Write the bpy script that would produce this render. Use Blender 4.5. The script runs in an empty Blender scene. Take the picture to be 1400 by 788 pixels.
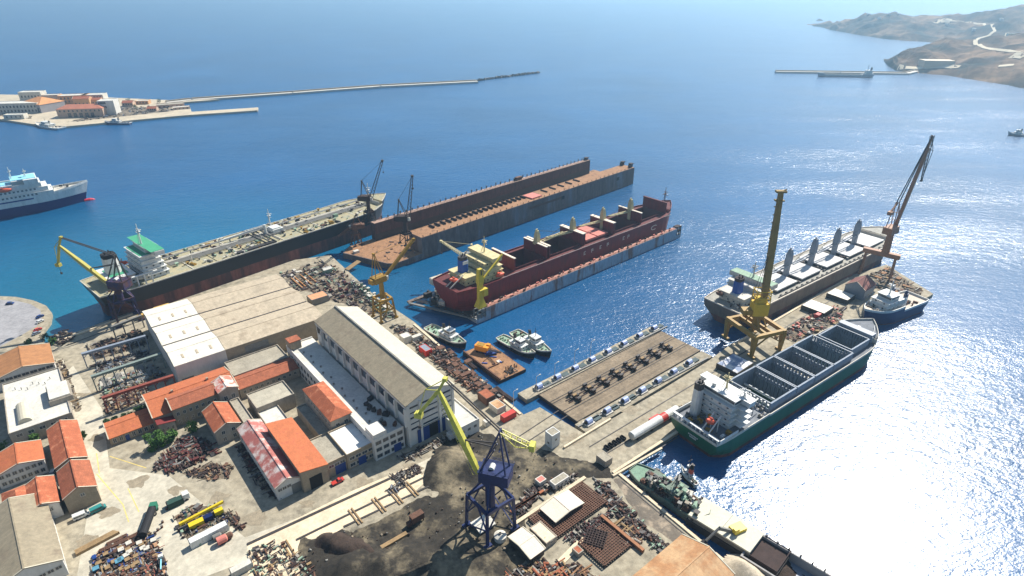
import bpy, math, random
from mathutils import Vector, Matrix, noise
random.seed(7)
R = math.radians
PI = math.pi
S = bpy.context.scene
COL = S.collection
H = 180.0
F = 830.0
PITCH = math.atan(419 / 830)
YA = R(39.5)

# ------------------------------------------------------------ camera geometry: a photo pixel -> the point where it lies at height z
def P(px, py, z=2.0):
    x = (px - 700) / F; y = -(py - 394) / F
    d = (x, math.cos(PITCH) + y * math.sin(PITCH), -math.sin(PITCH) + y * math.cos(PITCH))
    t = (z - H) / d[2]
    return Vector((d[0] * t, d[1] * t, z))

def PF(base, px, py):
    """point above ground point BASE's vertical plane facing the camera that shows at pixel px,py (used to size masts)"""
    x = (px - 700) / F; y = -(py - 394) / F
    d = Vector((x, math.cos(PITCH) + y * math.sin(PITCH), -math.sin(PITCH) + y * math.cos(PITCH)))
    t = base.y / d.y
    return Vector((d.x * t, d.y * t, H + d.z * t))

# ------------------------------------------------------------ materials
def lin(c):
    return tuple((v / 12.92 if v <= .04045 else ((v + .055) / 1.055) ** 2.4) for v in c)

MATS = {}
def mat(name, c, rough=.75, var=.25, sc=.25, c2=None, metal=0.0, bump=0.0, streak=False, brick=None, mix=.5, spec=.4, fine=True, emit=None):
    """c: linear colour. var: brightness variation of a coarse and a fine noise. c2: second colour in patches. brick=(w,h,amt,rot)"""
    if name in MATS: return MATS[name]
    m = bpy.data.materials.new(name); m.use_nodes = True
    nt = m.node_tree; N = nt.nodes; K = nt.links
    b = N['Principled BSDF']
    b.inputs['Roughness'].default_value = rough
    b.inputs['Metallic'].default_value = metal
    b.inputs['Specular IOR Level'].default_value = spec
    tc = N.new('ShaderNodeTexCoord'); mp = N.new('ShaderNodeMapping')
    K.new(tc.outputs['Object'], mp.inputs['Vector'])
    if streak: mp.inputs['Scale'].default_value = (1, 1, .25)
    n1 = N.new('ShaderNodeTexNoise'); n1.inputs['Scale'].default_value = sc; n1.inputs['Detail'].default_value = 8; n1.inputs['Roughness'].default_value = .65
    K.new(mp.outputs[0], n1.inputs['Vector'])
    n2 = N.new('ShaderNodeTexNoise'); n2.inputs['Scale'].default_value = sc * 6.3; n2.inputs['Detail'].default_value = 5; n2.inputs['Roughness'].default_value = .7
    K.new(mp.outputs[0], n2.inputs['Vector'])
    base = N.new('ShaderNodeRGB'); base.outputs[0].default_value = (*c, 1)
    cur = base.outputs[0]
    if c2:
        rp = N.new('ShaderNodeValToRGB'); rp.color_ramp.elements[0].position = mix - .06; rp.color_ramp.elements[1].position = mix + .06
        K.new(n1.outputs['Fac'], rp.inputs[0])
        mx = N.new('ShaderNodeMix'); mx.data_type = 'RGBA'
        K.new(rp.outputs[0], mx.inputs[0]); K.new(cur, mx.inputs[6]); mx.inputs[7].default_value = (*c2, 1)
        cur = mx.outputs[2]
    if brick:
        bt = N.new('ShaderNodeTexBrick'); bm = N.new('ShaderNodeMapping')
        K.new(tc.outputs['Object'], bm.inputs['Vector']); bm.inputs['Rotation'].default_value = (0, 0, brick[3])
        K.new(bm.outputs[0], bt.inputs['Vector'])
        bt.inputs['Scale'].default_value = 1; bt.inputs['Brick Width'].default_value = brick[0]; bt.inputs['Row Height'].default_value = brick[1]
        bt.inputs['Mortar Size'].default_value = brick[4] if len(brick) > 4 else .05
        a = brick[2]
        bt.inputs['Color1'].default_value = (1, 1, 1, 1); bt.inputs['Color2'].default_value = (1 - a, 1 - a, 1 - a, 1); bt.inputs['Mortar'].default_value = (1 - 1.6 * a,) * 3 + (1,)
        mx = N.new('ShaderNodeMix'); mx.data_type = 'RGBA'; mx.blend_type = 'MULTIPLY'; mx.inputs[0].default_value = 1
        K.new(cur, mx.inputs[6]); K.new(bt.outputs['Color'], mx.inputs[7]); cur = mx.outputs[2]
    # brightness variation
    ad = N.new('ShaderNodeMath'); ad.operation = 'ADD'
    K.new(n1.outputs['Fac'], ad.inputs[0]); K.new(n2.outputs['Fac'], ad.inputs[1])
    mr = N.new('ShaderNodeMapRange'); mr.inputs['From Min'].default_value = .7; mr.inputs['From Max'].default_value = 1.3
    mr.inputs['To Min'].default_value = 1 - var; mr.inputs['To Max'].default_value = 1 + var * .55
    K.new(ad.outputs[0], mr.inputs['Value'])
    mx = N.new('ShaderNodeMix'); mx.data_type = 'RGBA'; mx.blend_type = 'MULTIPLY'; mx.inputs[0].default_value = 1
    K.new(cur, mx.inputs[6]); K.new(mr.outputs[0], mx.inputs[7])
    K.new(mx.outputs[2], b.inputs['Base Color'])
    if bump:
        bp = N.new('ShaderNodeBump'); bp.inputs['Strength'].default_value = bump; bp.inputs['Distance'].default_value = .3
        K.new(n2.outputs['Fac'], bp.inputs['Height']); K.new(bp.outputs[0], b.inputs['Normal'])
    MATS[name] = m
    return m

def M_(n, srgb, **k): return mat(n, lin([v / 255 for v in srgb]), **k)

white = M_('white_paint', (206, 206, 200), rough=.5, var=.25, sc=.3, streak=True)
offwhite = M_('weathered_white', (196, 190, 176), var=.3, sc=.25, streak=True)
render_w = M_('white_render', (205, 200, 190), var=.16, sc=.2, streak=True, rough=.9)
stone = M_('pale_stone', (168, 152, 128), var=.35, sc=.3, brick=(1.2, .5, .12, 0), rough=.9)
stone2 = M_('weathered_plaster', (160, 150, 134), var=.35, sc=.3, streak=True, rough=.9)
tile = M_('orange_roof_tile', (176, 98, 64), var=.34, c2=lin((.78, .50, .36)), mix=.6, sc=.3, brick=(.7, 1.4, .16, 0), rough=.85)
tile2 = M_('bright_orange_tile', (186, 106, 66), var=.32, c2=lin((.66, .36, .24)), mix=.6, sc=.22, brick=(.9, 1.6, .12, 0), rough=.85)
tile3 = M_('weathered_tile', (168, 98, 68), var=.45, sc=.4, brick=(.7, 1.4, .2, 0), rough=.9)
maroon = M_('maroon_sheet', (120, 42, 38), var=.3, rough=.6)
pinkroof = M_('faded_red_sheet', (176, 104, 94), var=.3, sc=.16, c2=lin((.80, .74, .70)), mix=.54, brick=(12, 4, .16, 0), rough=.7)
sheet = M_('beige_roof_sheet', (186, 170, 144), var=.34, sc=.1, c2=lin((.60, .54, .45)), mix=.6, brick=(1.1, 7, .09, 0), rough=.7)
sheetw = M_('white_roof_sheet', (220, 212, 194), var=.2, sc=.12, c2=lin((.76, .72, .64)), mix=.62, brick=(2.2, 8, .06, 0), rough=.6)
sheetl = M_('sun_side_roof_sheet', (190, 182, 160), var=.14, sc=.12, brick=(8, 1.1, .07, 0), rough=.6)
sheetd = M_('grey_roof_sheet', (150, 138, 114), var=.34, sc=.12, c2=lin((.50, .45, .37)), mix=.58, brick=(6, 1.1, .1, 0), rough=.7)
sheetrust = M_('rusty_roof_sheet', (176, 128, 84), var=.3, sc=.12, c2=lin((.72, .58, .42)), brick=(1.4, 9, .12, 0), rough=.75)
membrane = M_('pale_roof_membrane', (200, 196, 184), var=.3, sc=.14, rough=.85)
flatgrey = M_('concrete_roof', (158, 150, 132), var=.4, sc=.18, rough=.9)
glass = M_('dark_glass', (52, 58, 66), rough=.15, var=.1, spec=.8)
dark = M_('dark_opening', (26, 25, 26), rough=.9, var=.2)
bluepaint = M_('blue_crane_paint', (14, 34, 84), rough=.45, var=.5, sc=.5)
bluedoor = M_('blue_door_paint', (28, 60, 120), rough=.5, var=.25)
yellow = M_('pale_yellow_crane_paint', (196, 190, 84), rough=.5, var=.4, sc=.6)
yellow2 = M_('ochre_crane_paint', (156, 120, 38), rough=.55, var=.4, sc=.5, c2=lin((.42, .26, .12)), mix=.62)
yellow3 = M_('machine_yellow', (214, 186, 40), rough=.45, var=.2)
brownp = M_('brown_crane_paint', (150, 104, 72), rough=.6, var=.35, sc=.4)
creamp = M_('cream_crane_paint', (198, 184, 136), rough=.6, var=.35, sc=.4, streak=True)
greyc = M_('grey_crane_paint', (128, 136, 146), rough=.5, var=.22)
steel = M_('dark_steel', (62, 58, 56), rough=.6, var=.4, metal=.2)
greysteel = M_('grey_steel', (120, 118, 112), rough=.6, var=.35)
rust = M_('rust', (104, 74, 58), rough=.9, var=.5, sc=.4)
rustd = M_('dark_rust', (62, 48, 44), rough=.9, var=.45, sc=.3)
rusto = M_('orange_rust_deck', (156, 116, 82), rough=.92, var=.6, sc=.16, c2=lin((.40, .30, .22)), mix=.6)
dockwall = M_('streaked_dock_plate', (92, 66, 62), rough=.85, var=.6, sc=.09, streak=True, c2=lin((.30, .22, .21)), mix=.5)
dockgrey = M_('grey_dock_plate', (116, 98, 90), rough=.8, var=.6, sc=.07, streak=True, c2=lin((.44, .43, .43)), mix=.56)
dockblue = M_('pale_blue_dock_plate', (160, 172, 180), rough=.8, var=.45, sc=.13, streak=True, c2=lin((.50, .38, .33)), mix=.55)
redhull = M_('oxblood_hull_paint', (116, 36, 36), rough=.55, var=.45, sc=.12, streak=True, c2=lin((.36, .15, .14)), mix=.58)
redin = M_('dark_red_hold', (92, 36, 36), rough=.8, var=.35, sc=.15)
pinkred = M_('primer_red_hatch', (196, 118, 104), rough=.8, var=.15)
blackhull = M_('black_hull_paint', (30, 30, 34), rough=.5, var=.3, sc=.1, streak=True)
bottomred = M_('worn_antifouling', (128, 78, 66), rough=.8, var=.5, sc=.08, streak=True, c2=lin((.30, .20, .18)))
greenhull = M_('green_hull_paint', (22, 92, 62), rough=.45, var=.35, sc=.12, streak=True)
greendeck = M_('green_deck_paint', (66, 150, 112), rough=.7, var=.2)
palegreen = M_('pale_green_deck', (140, 164, 140), rough=.8, var=.4, sc=.4)
navyhull = M_('navy_hull_paint', (30, 42, 84), rough=.4, var=.15)
deckcream = M_('worn_cream_deck', (176, 164, 128), rough=.85, var=.5, sc=.25, c2=lin((.56, .55, .46)))
deckgrey = M_('grey_deck', (112, 116, 122), rough=.8, var=.4, sc=.3)
hatchbeige = M_('beige_hatch', (214, 200, 180), rough=.7, var=.12, sc=.3)
holdgrey = M_('blue_grey_hold', (128, 138, 150), rough=.7, var=.3, sc=.25, streak=True)
hullgrey = M_('faded_grey_hull', (118, 100, 86), rough=.7, var=.4, sc=.1, streak=True)
orangeboat = M_('orange_red_paint', (214, 92, 62), rough=.5, var=.1)
blueboat = M_('funnel_blue', (30, 74, 150), rough=.4, var=.1)
cyanp = M_('pale_cyan_paint', (140, 200, 214), rough=.5, var=.1)
concrete = M_('quay_concrete', (166, 156, 134), rough=.92, var=.6, sc=.06, brick=(14, 14, .04, YA, .12), c2=lin((.56, .52, .44)), mix=.55)
slab = M_('bright_slab', (212, 194, 164), rough=.92, var=.3, sc=.12)
timber = M_('worn_timber_decking', (138, 122, 100), rough=.92, var=.5, sc=.12, brick=(60, 1.2, .22, 0))
grit = M_('dark_blasting_grit', (56, 51, 43), rough=.97, var=.75, sc=.07, c2=lin((.44, .40, .32)), mix=.54, bump=1.0)
grit2 = M_('brown_scale_heap', (62, 50, 42), rough=.97, var=.6, sc=.3, bump=.8)
asphalt = M_('worn_asphalt', (150, 148, 148), rough=.9, var=.4, sc=.08)
wood = M_('weathered_wood', (150, 124, 88), rough=.9, var=.4)
redp = M_('red_container_paint', (186, 52, 40), rough=.55, var=.2)
blackm = M_('black_rubber', (26, 26, 28), rough=.8, var=.3)
leafm = M_('green_foliage', (70, 104, 40), rough=.9, var=.6, sc=1.2)
leafd = M_('dark_green_foliage', (48, 78, 36), rough=.9, var=.6, sc=1.2)
bark = M_('bark', (84, 66, 50), rough=.95, var=.3)
lineyel = M_('yellow_line_paint', (214, 190, 110), rough=.9, var=.35)
terrain_far = None

# ------------------------------------------------------------ mesh builder
class MB:
    def __init__(s): s.v = []; s.f = []; s.m = []; s.k = 0
    def slot(s, k): s.k = k; return s
    def face(s, pts):
        n = len(s.v); s.v += [tuple(p) for p in pts]; s.f.append(tuple(range(n, n + len(pts)))); s.m.append(s.k)
    def box(s, x0, x1, y0, y1, z0, z1, T=None):
        n = len(s.v)
        vs = [(x, y, z) for z in (z0, z1) for x, y in ((x0, y0), (x1, y0), (x1, y1), (x0, y1))]
        if T: vs = [tuple(T @ Vector(v)) for v in vs]
        s.v += vs
        for q in ((0, 3, 2, 1), (4, 5, 6, 7), (0, 1, 5, 4), (1, 2, 6, 5), (2, 3, 7, 6), (3, 0, 4, 7)):
            s.f.append(tuple(n + i for i in q)); s.m.append(s.k)
        return s
    def cb(s, cx, cy, cz, sx, sy, sz, rz=0, tilt=0):
        T = Matrix.Translation((cx, cy, cz)) @ Matrix.Rotation(rz, 4, 'Z') @ Matrix.Rotation(tilt, 4, 'Y')
        return s.box(-sx / 2, sx / 2, -sy / 2, sy / 2, -sz / 2, sz / 2, T)
    def bar(s, p, q, w, h=None):
        p = Vector(p); q = Vector(q); d = q - p; L = d.length
        if L < 1e-4: return s
        h = h or w
        z = Vector((0, 0, 1)) if abs(d.z) < .95 * L else Vector((1, 0, 0))
        x = d / L; y = z.cross(x).normalized(); z = x.cross(y)
        T = Matrix(((x.x, y.x, z.x, p.x), (x.y, y.y, z.y, p.y), (x.z, y.z, z.z, p.z), (0, 0, 0, 1)))
        return s.box(0, L, -w / 2, w / 2, -h / 2, h / 2, T)
    def tube(s, p, q, r, r2=None, n=10, cap=True):
        p = Vector(p); q = Vector(q); r2 = r if r2 is None else r2
        d = (q - p).normalized(); a = Vector((0, 0, 1)) if abs(d.z) < .95 else Vector((1, 0, 0))
        u = a.cross(d).normalized(); w = d.cross(u); k = len(s.v)
        for c, rr in ((p, r), (q, r2)):
            for i in range(n):
                t = 2 * PI * i / n; s.v.append(tuple(c + u * math.cos(t) * rr + w * math.sin(t) * rr))
        for i in range(n):
            j = (i + 1) % n; s.f.append((k + i, k + j, k + n + j, k + n + i)); s.m.append(s.k)
        if cap:
            s.f.append(tuple(k + i for i in reversed(range(n)))); s.m.append(s.k)
            s.f.append(tuple(k + n + i for i in range(n))); s.m.append(s.k)
        return s
    def prism(s, poly, z0, z1):
        n = len(poly); k = len(s.v)
        s.v += [(p[0], p[1], z0) for p in poly] + [(p[0], p[1], z1) for p in poly]
        for i in range(n):
            j = (i + 1) % n; s.f.append((k + i, k + j, k + n + j, k + n + i)); s.m.append(s.k)
        s.f.append(tuple(k + i for i in reversed(range(n)))); s.m.append(s.k)
        s.f.append(tuple(k + n + i for i in range(n))); s.m.append(s.k)
        return s
    def lat(s, p, q, w0, w1, n, t, h0=None, h1=None):
        """lattice boom of four chords and zig-zag bracing"""
        p = Vector(p); q = Vector(q); d = (q - p).normalized()
        a = Vector((0, 0, 1)) if abs(d.z) < .97 else Vector((1, 0, 0))
        y = a.cross(d).normalized(); z = d.cross(y); h0 = h0 or w0; h1 = h1 or w1
        def c(i, f):
            w = (w0 + (w1 - w0) * f) / 2; h = (h0 + (h1 - h0) * f) / 2
            sy, sz = ((-1, -1), (1, -1), (1, 1), (-1, 1))[i]
            return p + (q - p) * f + y * w * sy + z * h * sz
        for i in range(4):
            s.bar(c(i, 0), c(i, 1), t)
            for k in range(n):
                s.bar(c(i, k / n), c((i + 1) % 4, (k + 1) / n), t * .6)
        return s
    def loft(s, rings, close=True):
        k = len(s.v); n = len(rings[0])
        for r in rings: s.v += [tuple(p) for p in r]
        for a in range(len(rings) - 1):
            for i in range(n if close else n - 1):
                j = (i + 1) % n
                s.f.append((k + a * n + i, k + a * n + j, k + (a + 1) * n + j, k + (a + 1) * n + i)); s.m.append(s.k)
        return s
    def build(s, name, m, parent=None, smooth=False):
        me = bpy.data.meshes.new(name); me.from_pydata(s.v, [], s.f)
        ms = m if isinstance(m, (list, tuple)) else [m]
        for x in ms: me.materials.append(x)
        if len(ms) > 1: me.polygons.foreach_set('material_index', s.m)
        if smooth: me.polygons.foreach_set('use_smooth', [True] * len(me.polygons))
        me.update()
        o = bpy.data.objects.new(name, me); COL.objects.link(o)
        if parent: o.parent = parent
        return o

def tag(o, label=None, cat=None, group=None, kind=None):
    if label: o['label'] = label
    if cat: o['category'] = cat
    if group: o['group'] = group
    if kind: o['kind'] = kind
    return o

def thing(name, label, cat, loc=(0, 0, 0), rz=0, group=None):
    o = bpy.data.objects.new(name, None); COL.objects.link(o)
    o.location = loc; o.rotation_euler = (0, 0, rz); o.empty_display_size = .5
    return tag(o, label, cat, group)

def dup(root, loc, rz, label=None, scale=None):
    r = root.copy(); COL.objects.link(r); r.location = loc; r.rotation_euler = (0, 0, rz)
    if scale: r.scale = (scale,) * 3
    if label: r['label'] = label
    for ch in list(root.children):
        c = ch.copy(); COL.objects.link(c); c.parent = r
        for g in ch.children:
            d = g.copy(); COL.objects.link(d); d.parent = c
    return r

def copy_part(src, parent, loc, rz=0):
    c = src.copy(); COL.objects.link(c); c.parent = parent; c.location = loc; c.rotation_euler = (0, 0, rz)
    return c

# window meshes, shared by size and colour
WM = {}
def window_mesh(w, h, fm, kind='window'):
    key = (round(w, 1), round(h, 1), fm.name, kind)
    if key not in WM:
        b = MB(); t = min(.18, w * .12)
        b.slot(0)
        b.box(-w / 2 - t, w / 2 + t, -.10, .02, -t, 0).box(-w / 2 - t, w / 2 + t, -.10, .02, h, h + t)
        b.box(-w / 2 - t, -w / 2, -.10, .02, 0, h).box(w / 2, w / 2 + t, -.10, .02, 0, h)
        if w > 1: b.box(-.05, .05, -.07, .02, 0, h)
        b.slot(1).box(-w / 2, w / 2, -.04, .02, 0, h)
        me = bpy.data.meshes.new(kind); me.from_pydata(b.v, [], b.f)
        me.materials.append(fm); me.materials.append(glass); me.polygons.foreach_set('material_index', b.m); me.update()
        WM[key] = me
    return WM[key]

def put_window(root, x, y, z, rz, w, h, fm, kind='window'):
    o = bpy.data.objects.new(kind, window_mesh(w, h, fm, kind)); COL.objects.link(o)
    o.parent = root; o.location = (x, y, z); o.rotation_euler = (0, 0, rz)
    return o

def side_place(side, s, L, W):
    """a spot s metres along a wall of the box [0,L]x[0,W]; returns x, y, rz with local -y looking out"""
    return {'f': (s, 0, 0), 'l': (0, W - s, -PI / 2), 'r': (L, s, PI / 2), 'b': (L - s, W, PI)}[side]

def frame(p0, p1, p2, z, ang=YA):
    a = P(*p0, z); b = P(*p1, z); c = P(*p2, z)
    u = Vector((math.cos(ang), math.sin(ang), 0)); v = Vector((-u.y, u.x, 0))
    return a, (b - a).dot(u), (c - a).dot(v)

def roof_gable(root, x0, x1, y0, y1, z, rh, ax, m, over=.5, t=.25, name='roof'):
    b = MB()
    if ax == 'x':
        ym = (y0 + y1) / 2; k = rh / (ym - y0)
        for s, ye in ((-1, y0 - over), (1, y1 + over)):
            ze = z - over * k
            r = [[(x0 - over, ye, ze), (x0 - over, ym, z + rh), (x0 - over, ym, z + rh + t), (x0 - over, ye, ze + t)],
                 [(x1 + over, ye, ze), (x1 + over, ym, z + rh), (x1 + over, ym, z + rh + t), (x1 + over, ye, ze + t)]]
            b.loft(r); b.face(r[0]); b.face(r[1])
        b.box(x0 - over, x1 + over, ym - .25, ym + .25, z + rh + t - .02, z + rh + t + .12)
    else:
        xm = (x0 + x1) / 2; k = rh / (xm - x0)
        for s, xe in ((-1, x0 - over), (1, x1 + over)):
            ze = z - over * k
            r = [[(xe, y0 - over, ze), (xm, y0 - over, z + rh), (xm, y0 - over, z + rh + t), (xe, y0 - over, ze + t)],
                 [(xe, y1 + over, ze), (xm, y1 + over, z + rh), (xm, y1 + over, z + rh + t), (xe, y1 + over, ze + t)]]
            b.loft(r); b.face(r[0]); b.face(r[1])
        b.box(xm - .25, xm + .25, y0 - over, y1 + over, z + rh + t - .02, z + rh + t + .12)
    return b.build(name, m, root)

def roof_hip(root, x0, x1, y0, y1, z, rh, m, over=.5):
    x0 -= over; x1 += over; y0 -= over; y1 += over
    b = MB(); L = x1 - x0; W = y1 - y0; d = min(L, W) / 2
    if L >= W: r0 = (x0 + d, (y0 + y1) / 2, z + rh); r1 = (x1 - d, (y0 + y1) / 2, z + rh)
    else: r0 = ((x0 + x1) / 2, y0 + d, z + rh); r1 = ((x0 + x1) / 2, y1 - d, z + rh)
    A, B, C, D = (x0, y0, z), (x1, y0, z), (x1, y1, z), (x0, y1, z)
    if L >= W: fs = [(A, B, r1, r0), (B, C, r1), (C, D, r0, r1), (D, A, r0)]
    else: fs = [(A, B, r0), (B, C, r1, r0), (C, D, r1), (D, A, r0, r1)]
    for q in fs: b.face(q)
    b.box(x0, x1, y0, y1, z - .2, z - .01)
    return b.build('roof', m, root)

def bld(name, label, cat, p0, p1, p2, ze, roof='gable', ax='x', rh=2.5, wall=None, rm=None, over=.4, z0=2.0,
        wins=(), doors=(), ang=YA, fm=None, par=.6, group=None, size=None, base=None, chim=()):
    wall = wall or stone2; rm = rm or tile; fm = fm or offwhite
    if size: A = P(*p0, ze); L, W = size
    else: A, L, W = frame(p0, p1, p2, ze, ang)
    if base is not None: z0 = base
    h = ze - z0
    root = thing(name, label, cat, (A.x, A.y, z0), ang, group)
    b = MB()
    if roof == 'gable':
        e = .02
        if ax == 'x': b.loft([[(x, 0, 0), (x, W, 0), (x, W, h), (x, W / 2, h + rh - e), (x, 0, h)] for x in (0, L)]); b.face([(0, 0, 0), (0, W, 0), (0, W, h), (0, W / 2, h + rh - e), (0, 0, h)]); b.face([(L, 0, 0), (L, W, 0), (L, W, h), (L, W / 2, h + rh - e), (L, 0, h)])
        else: b.loft([[(0, y, 0), (L, y, 0), (L, y, h), (L / 2, y, h + rh - e), (0, y, h)] for y in (0, W)]); b.face([(0, 0, 0), (L, 0, 0), (L, 0, h), (L / 2, 0, h + rh - e), (0, 0, h)]); b.face([(0, W, 0), (L, W, 0), (L, W, h), (L / 2, W, h + rh - e), (0, W, h)])
        b.build('wall', wall, root)
        roof_gable(root, 0, L, 0, W, h, rh, ax, rm, over)
        if L * W > 60:
            for e_ in (0, 1):
                vb = MB()
                if ax == 'x':
                    xx = -over + .2 if not e_ else L + over - .2
                    k_ = rh / (W / 2)
                    vb.bar((xx, -over, h - over * k_ + .3), (xx, W / 2, h + rh + .3), .4, .16).bar((xx, W / 2, h + rh + .3), (xx, W + over, h - over * k_ + .3), .4, .16)
                else:
                    yy = -over + .2 if not e_ else W + over - .2
                    k_ = rh / (L / 2)
                    vb.bar((-over, yy, h - over * k_ + .3), (L / 2, yy, h + rh + .3), .4, .16).bar((L / 2, yy, h + rh + .3), (L + over, yy, h - over * k_ + .3), .4, .16)
                vb.build('verge', sheetl, root)
    elif roof == 'hip':
        b.box(0, L, 0, W, 0, h - .2).build('wall', wall, root); roof_hip(root, 0, L, 0, W, h, rh, rm, over)
    elif roof == 'mono':
        r0 = [[(0, y, 0), (L, y, 0), (L, y, h), (0, y, h + rh)] for y in (0, W)]
        b.loft(r0); b.face(r0[0]); b.face(r0[1]); b.build('wall', wall, root)
        r = [[(-over, y, h + rh + .02), (L + over, y, h + .02), (L + over, y, h + .3), (-over, y, h + rh + .3)] for y in (-over, W + over)]
        c = MB().loft(r); c.face(r[0]); c.face(r[1]); c.build('roof', rm, root)
    else:
        b.box(0, L, 0, W, 0, h - .25)
        t = .35
        b.box(0, L, 0, t, h - .25, h + par).box(0, L, W - t, W, h - .25, h + par).box(0, t, t, W - t, h - .25, h + par).box(L - t, L, t, W - t, h - .25, h + par)
        b.build('wall', wall, root)
        MB().box(t + .003, L - t - .003, t + .003, W - t - .003, h - .24, h).build('roof', rm, root)
    for (side, n, z, w, hh, a, bb) in wins:
        Ls = L if side in 'fb' else W
        for i in range(n):
            s = Ls * (a + (bb - a) * (i + .5) / n); x, y, rz = side_place(side, s, L, W)
            put_window(root, x, y, z, rz, w, hh, fm)
    for (side, s, w, hh, dm) in doors:
        Ls = L if side in 'fb' else W
        x, y, rz = side_place(side, s * Ls, L, W)
        d = MB().box(-w / 2, w / 2, -.12, .02, 0, hh).build('door', dm, root); d.location = (x, y, 0); d.rotation_euler = (0, 0, rz)
    for (cx, cy) in chim:
        MB().box(cx * L - .5, cx * L + .5, cy * W - .5, cy * W + .5, h + .3, h + rh + 1.2).build('chimney', wall, root)
    root['_L'] = L; root['_W'] = W
    return root, L, W, h
# ============================================================ camera, world, sun
cam = bpy.data.objects.new('camera', bpy.data.cameras.new('camera')); COL.objects.link(cam)
cam.location = (0, 0, H); cam.rotation_euler = (PI / 2 - PITCH, 0, 0)
cam.data.sensor_width = 36; cam.data.lens = F / 1400 * 36; cam.data.clip_end = 40000; cam.data.clip_start = 1
S.camera = cam
SUN_AZ = R(51); SUN_EL = R(45)
w = bpy.data.worlds.new('World'); S.world = w; w.use_nodes = True
nt = w.node_tree; bg = nt.nodes['Background']; sk = nt.nodes.new('ShaderNodeTexSky'); sk.sky_type = 'NISHITA'
sk.sun_disc = False; sk.sun_elevation = SUN_EL; sk.sun_rotation = PI / 2 - SUN_AZ; sk.air_density = 1.0; sk.dust_density = .4; sk.ozone_density = 2.5
nt.links.new(sk.outputs[0], bg.inputs[0]); bg.inputs[1].default_value = .075
sl = bpy.data.lights.new('sun', 'SUN'); sl.energy = 5.0; sl.angle = R(.5); sl.color = (1, .95, .87)
so = bpy.data.objects.new('sun', sl); COL.objects.link(so)
sd = Vector((math.cos(SUN_EL) * math.cos(SUN_AZ), math.cos(SUN_EL) * math.sin(SUN_AZ), math.sin(SUN_EL)))
so.rotation_euler = sd.to_track_quat('Z', 'Y').to_euler()
vs = S.view_settings; vs.view_transform = 'Standard'; vs.look = 'None'; vs.exposure = .85; vs.gamma = 1; vs.use_curve_mapping = False
S.render.engine = 'CYCLES'; cy = S.cycles
cy.max_bounces = 5; cy.diffuse_bounces = 2; cy.glossy_bounces = 2; cy.transmission_bounces = 2; cy.volume_bounces = 0; cy.transparent_max_bounces = 4
cy.sample_clamp_indirect = 4; cy.use_denoising = True; cy.caustics_reflective = False; cy.caustics_refractive = False

# ============================================================ sea
def make_water():
    m = bpy.data.materials.new('sea_water'); m.use_nodes = True
    nt = m.node_tree; N = nt.nodes; K = nt.links; b = N['Principled BSDF']
    b.inputs['Roughness'].default_value = .25; b.inputs['IOR'].default_value = 1.5
    tc = N.new('ShaderNodeTexCoord')
    # shallow turquoise near the town-side quay, deep blue elsewhere: a property of the water there
    mp = N.new('ShaderNodeMapping'); c = P(120, 420, 0); mp.inputs['Location'].default_value = (-c.x / 260, -c.y / 260, 0); mp.inputs['Scale'].default_value = (1 / 260,) * 3
    K.new(tc.outputs['Object'], mp.inputs['Vector'])
    g = N.new('ShaderNodeTexGradient'); g.gradient_type = 'SPHERICAL'; K.new(mp.outputs[0], g.inputs[0])
    n0 = N.new('ShaderNodeTexNoise'); n0.inputs['Scale'].default_value = .006; n0.inputs['Detail'].default_value = 4; K.new(tc.outputs['Object'], n0.inputs['Vector'])
    mx = N.new('ShaderNodeMix'); mx.data_type = 'RGBA'
    mx.inputs[6].default_value = (.002, .066, .172, 1); mx.inputs[7].default_value = (.004, .125, .20, 1); K.new(g.outputs['Fac'], mx.inputs[0])
    mr = N.new('ShaderNodeMapRange'); mr.inputs['From Min'].default_value = .3; mr.inputs['From Max'].default_value = .7; mr.inputs['To Min'].default_value = .82; mr.inputs['To Max'].default_value = 1.18
    K.new(n0.outputs['Fac'], mr.inputs['Value'])
    mm = N.new('ShaderNodeMix'); mm.data_type = 'RGBA'; mm.blend_type = 'MULTIPLY'; mm.inputs[0].default_value = 1
    K.new(mx.outputs[2], mm.inputs[6]); K.new(mr.outputs[0], mm.inputs[7]); K.new(mm.outputs[2], b.inputs['Base Color'])
    prev = None
    lm = N.new('ShaderNodeMapping'); lm.inputs['Rotation'].default_value = (0, 0, R(-18)); lm.inputs['Scale'].default_value = (.35, 1, 1); K.new(tc.outputs['Object'], lm.inputs['Vector'])
    ln = N.new('ShaderNodeTexNoise'); ln.inputs['Scale'].default_value = .012; ln.inputs['Detail'].default_value = 5; K.new(lm.outputs[0], ln.inputs['Vector'])
    lr = N.new('ShaderNodeMapRange'); lr.inputs['From Min'].default_value = .35; lr.inputs['From Max'].default_value = .62; lr.inputs['To Min'].default_value = .45; lr.inputs['To Max'].default_value = 1.0; K.new(ln.outputs['Fac'], lr.inputs['Value'])
    wm = N.new('ShaderNodeMapping'); wm.inputs['Rotation'].default_value = (0, 0, R(-20)); wm.inputs['Scale'].default_value = (.6, 1, 1)
    K.new(tc.outputs['Object'], wm.inputs['Vector'])
    for sc, dist, det in ((.03, .9, 3), (.2, .62, 4), (.8, .22, 4)):
        n = N.new('ShaderNodeTexNoise'); n.inputs['Scale'].default_value = sc; n.inputs['Detail'].default_value = det; n.inputs['Roughness'].default_value = .6
        K.new(wm.outputs[0], n.inputs['Vector'])
        bp = N.new('ShaderNodeBump'); bp.inputs['Strength'].default_value = 1; bp.inputs['Distance'].default_value = dist
        K.new(n.outputs['Fac'], bp.inputs['Height']); K.new(lr.outputs[0], bp.inputs['Strength'])
        if prev: K.new(prev.outputs[0], bp.inputs['Normal'])
        prev = bp
    K.new(prev.outputs[0], b.inputs['Normal'])
    return m
water = make_water()
b = MB(); n = 40
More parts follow.
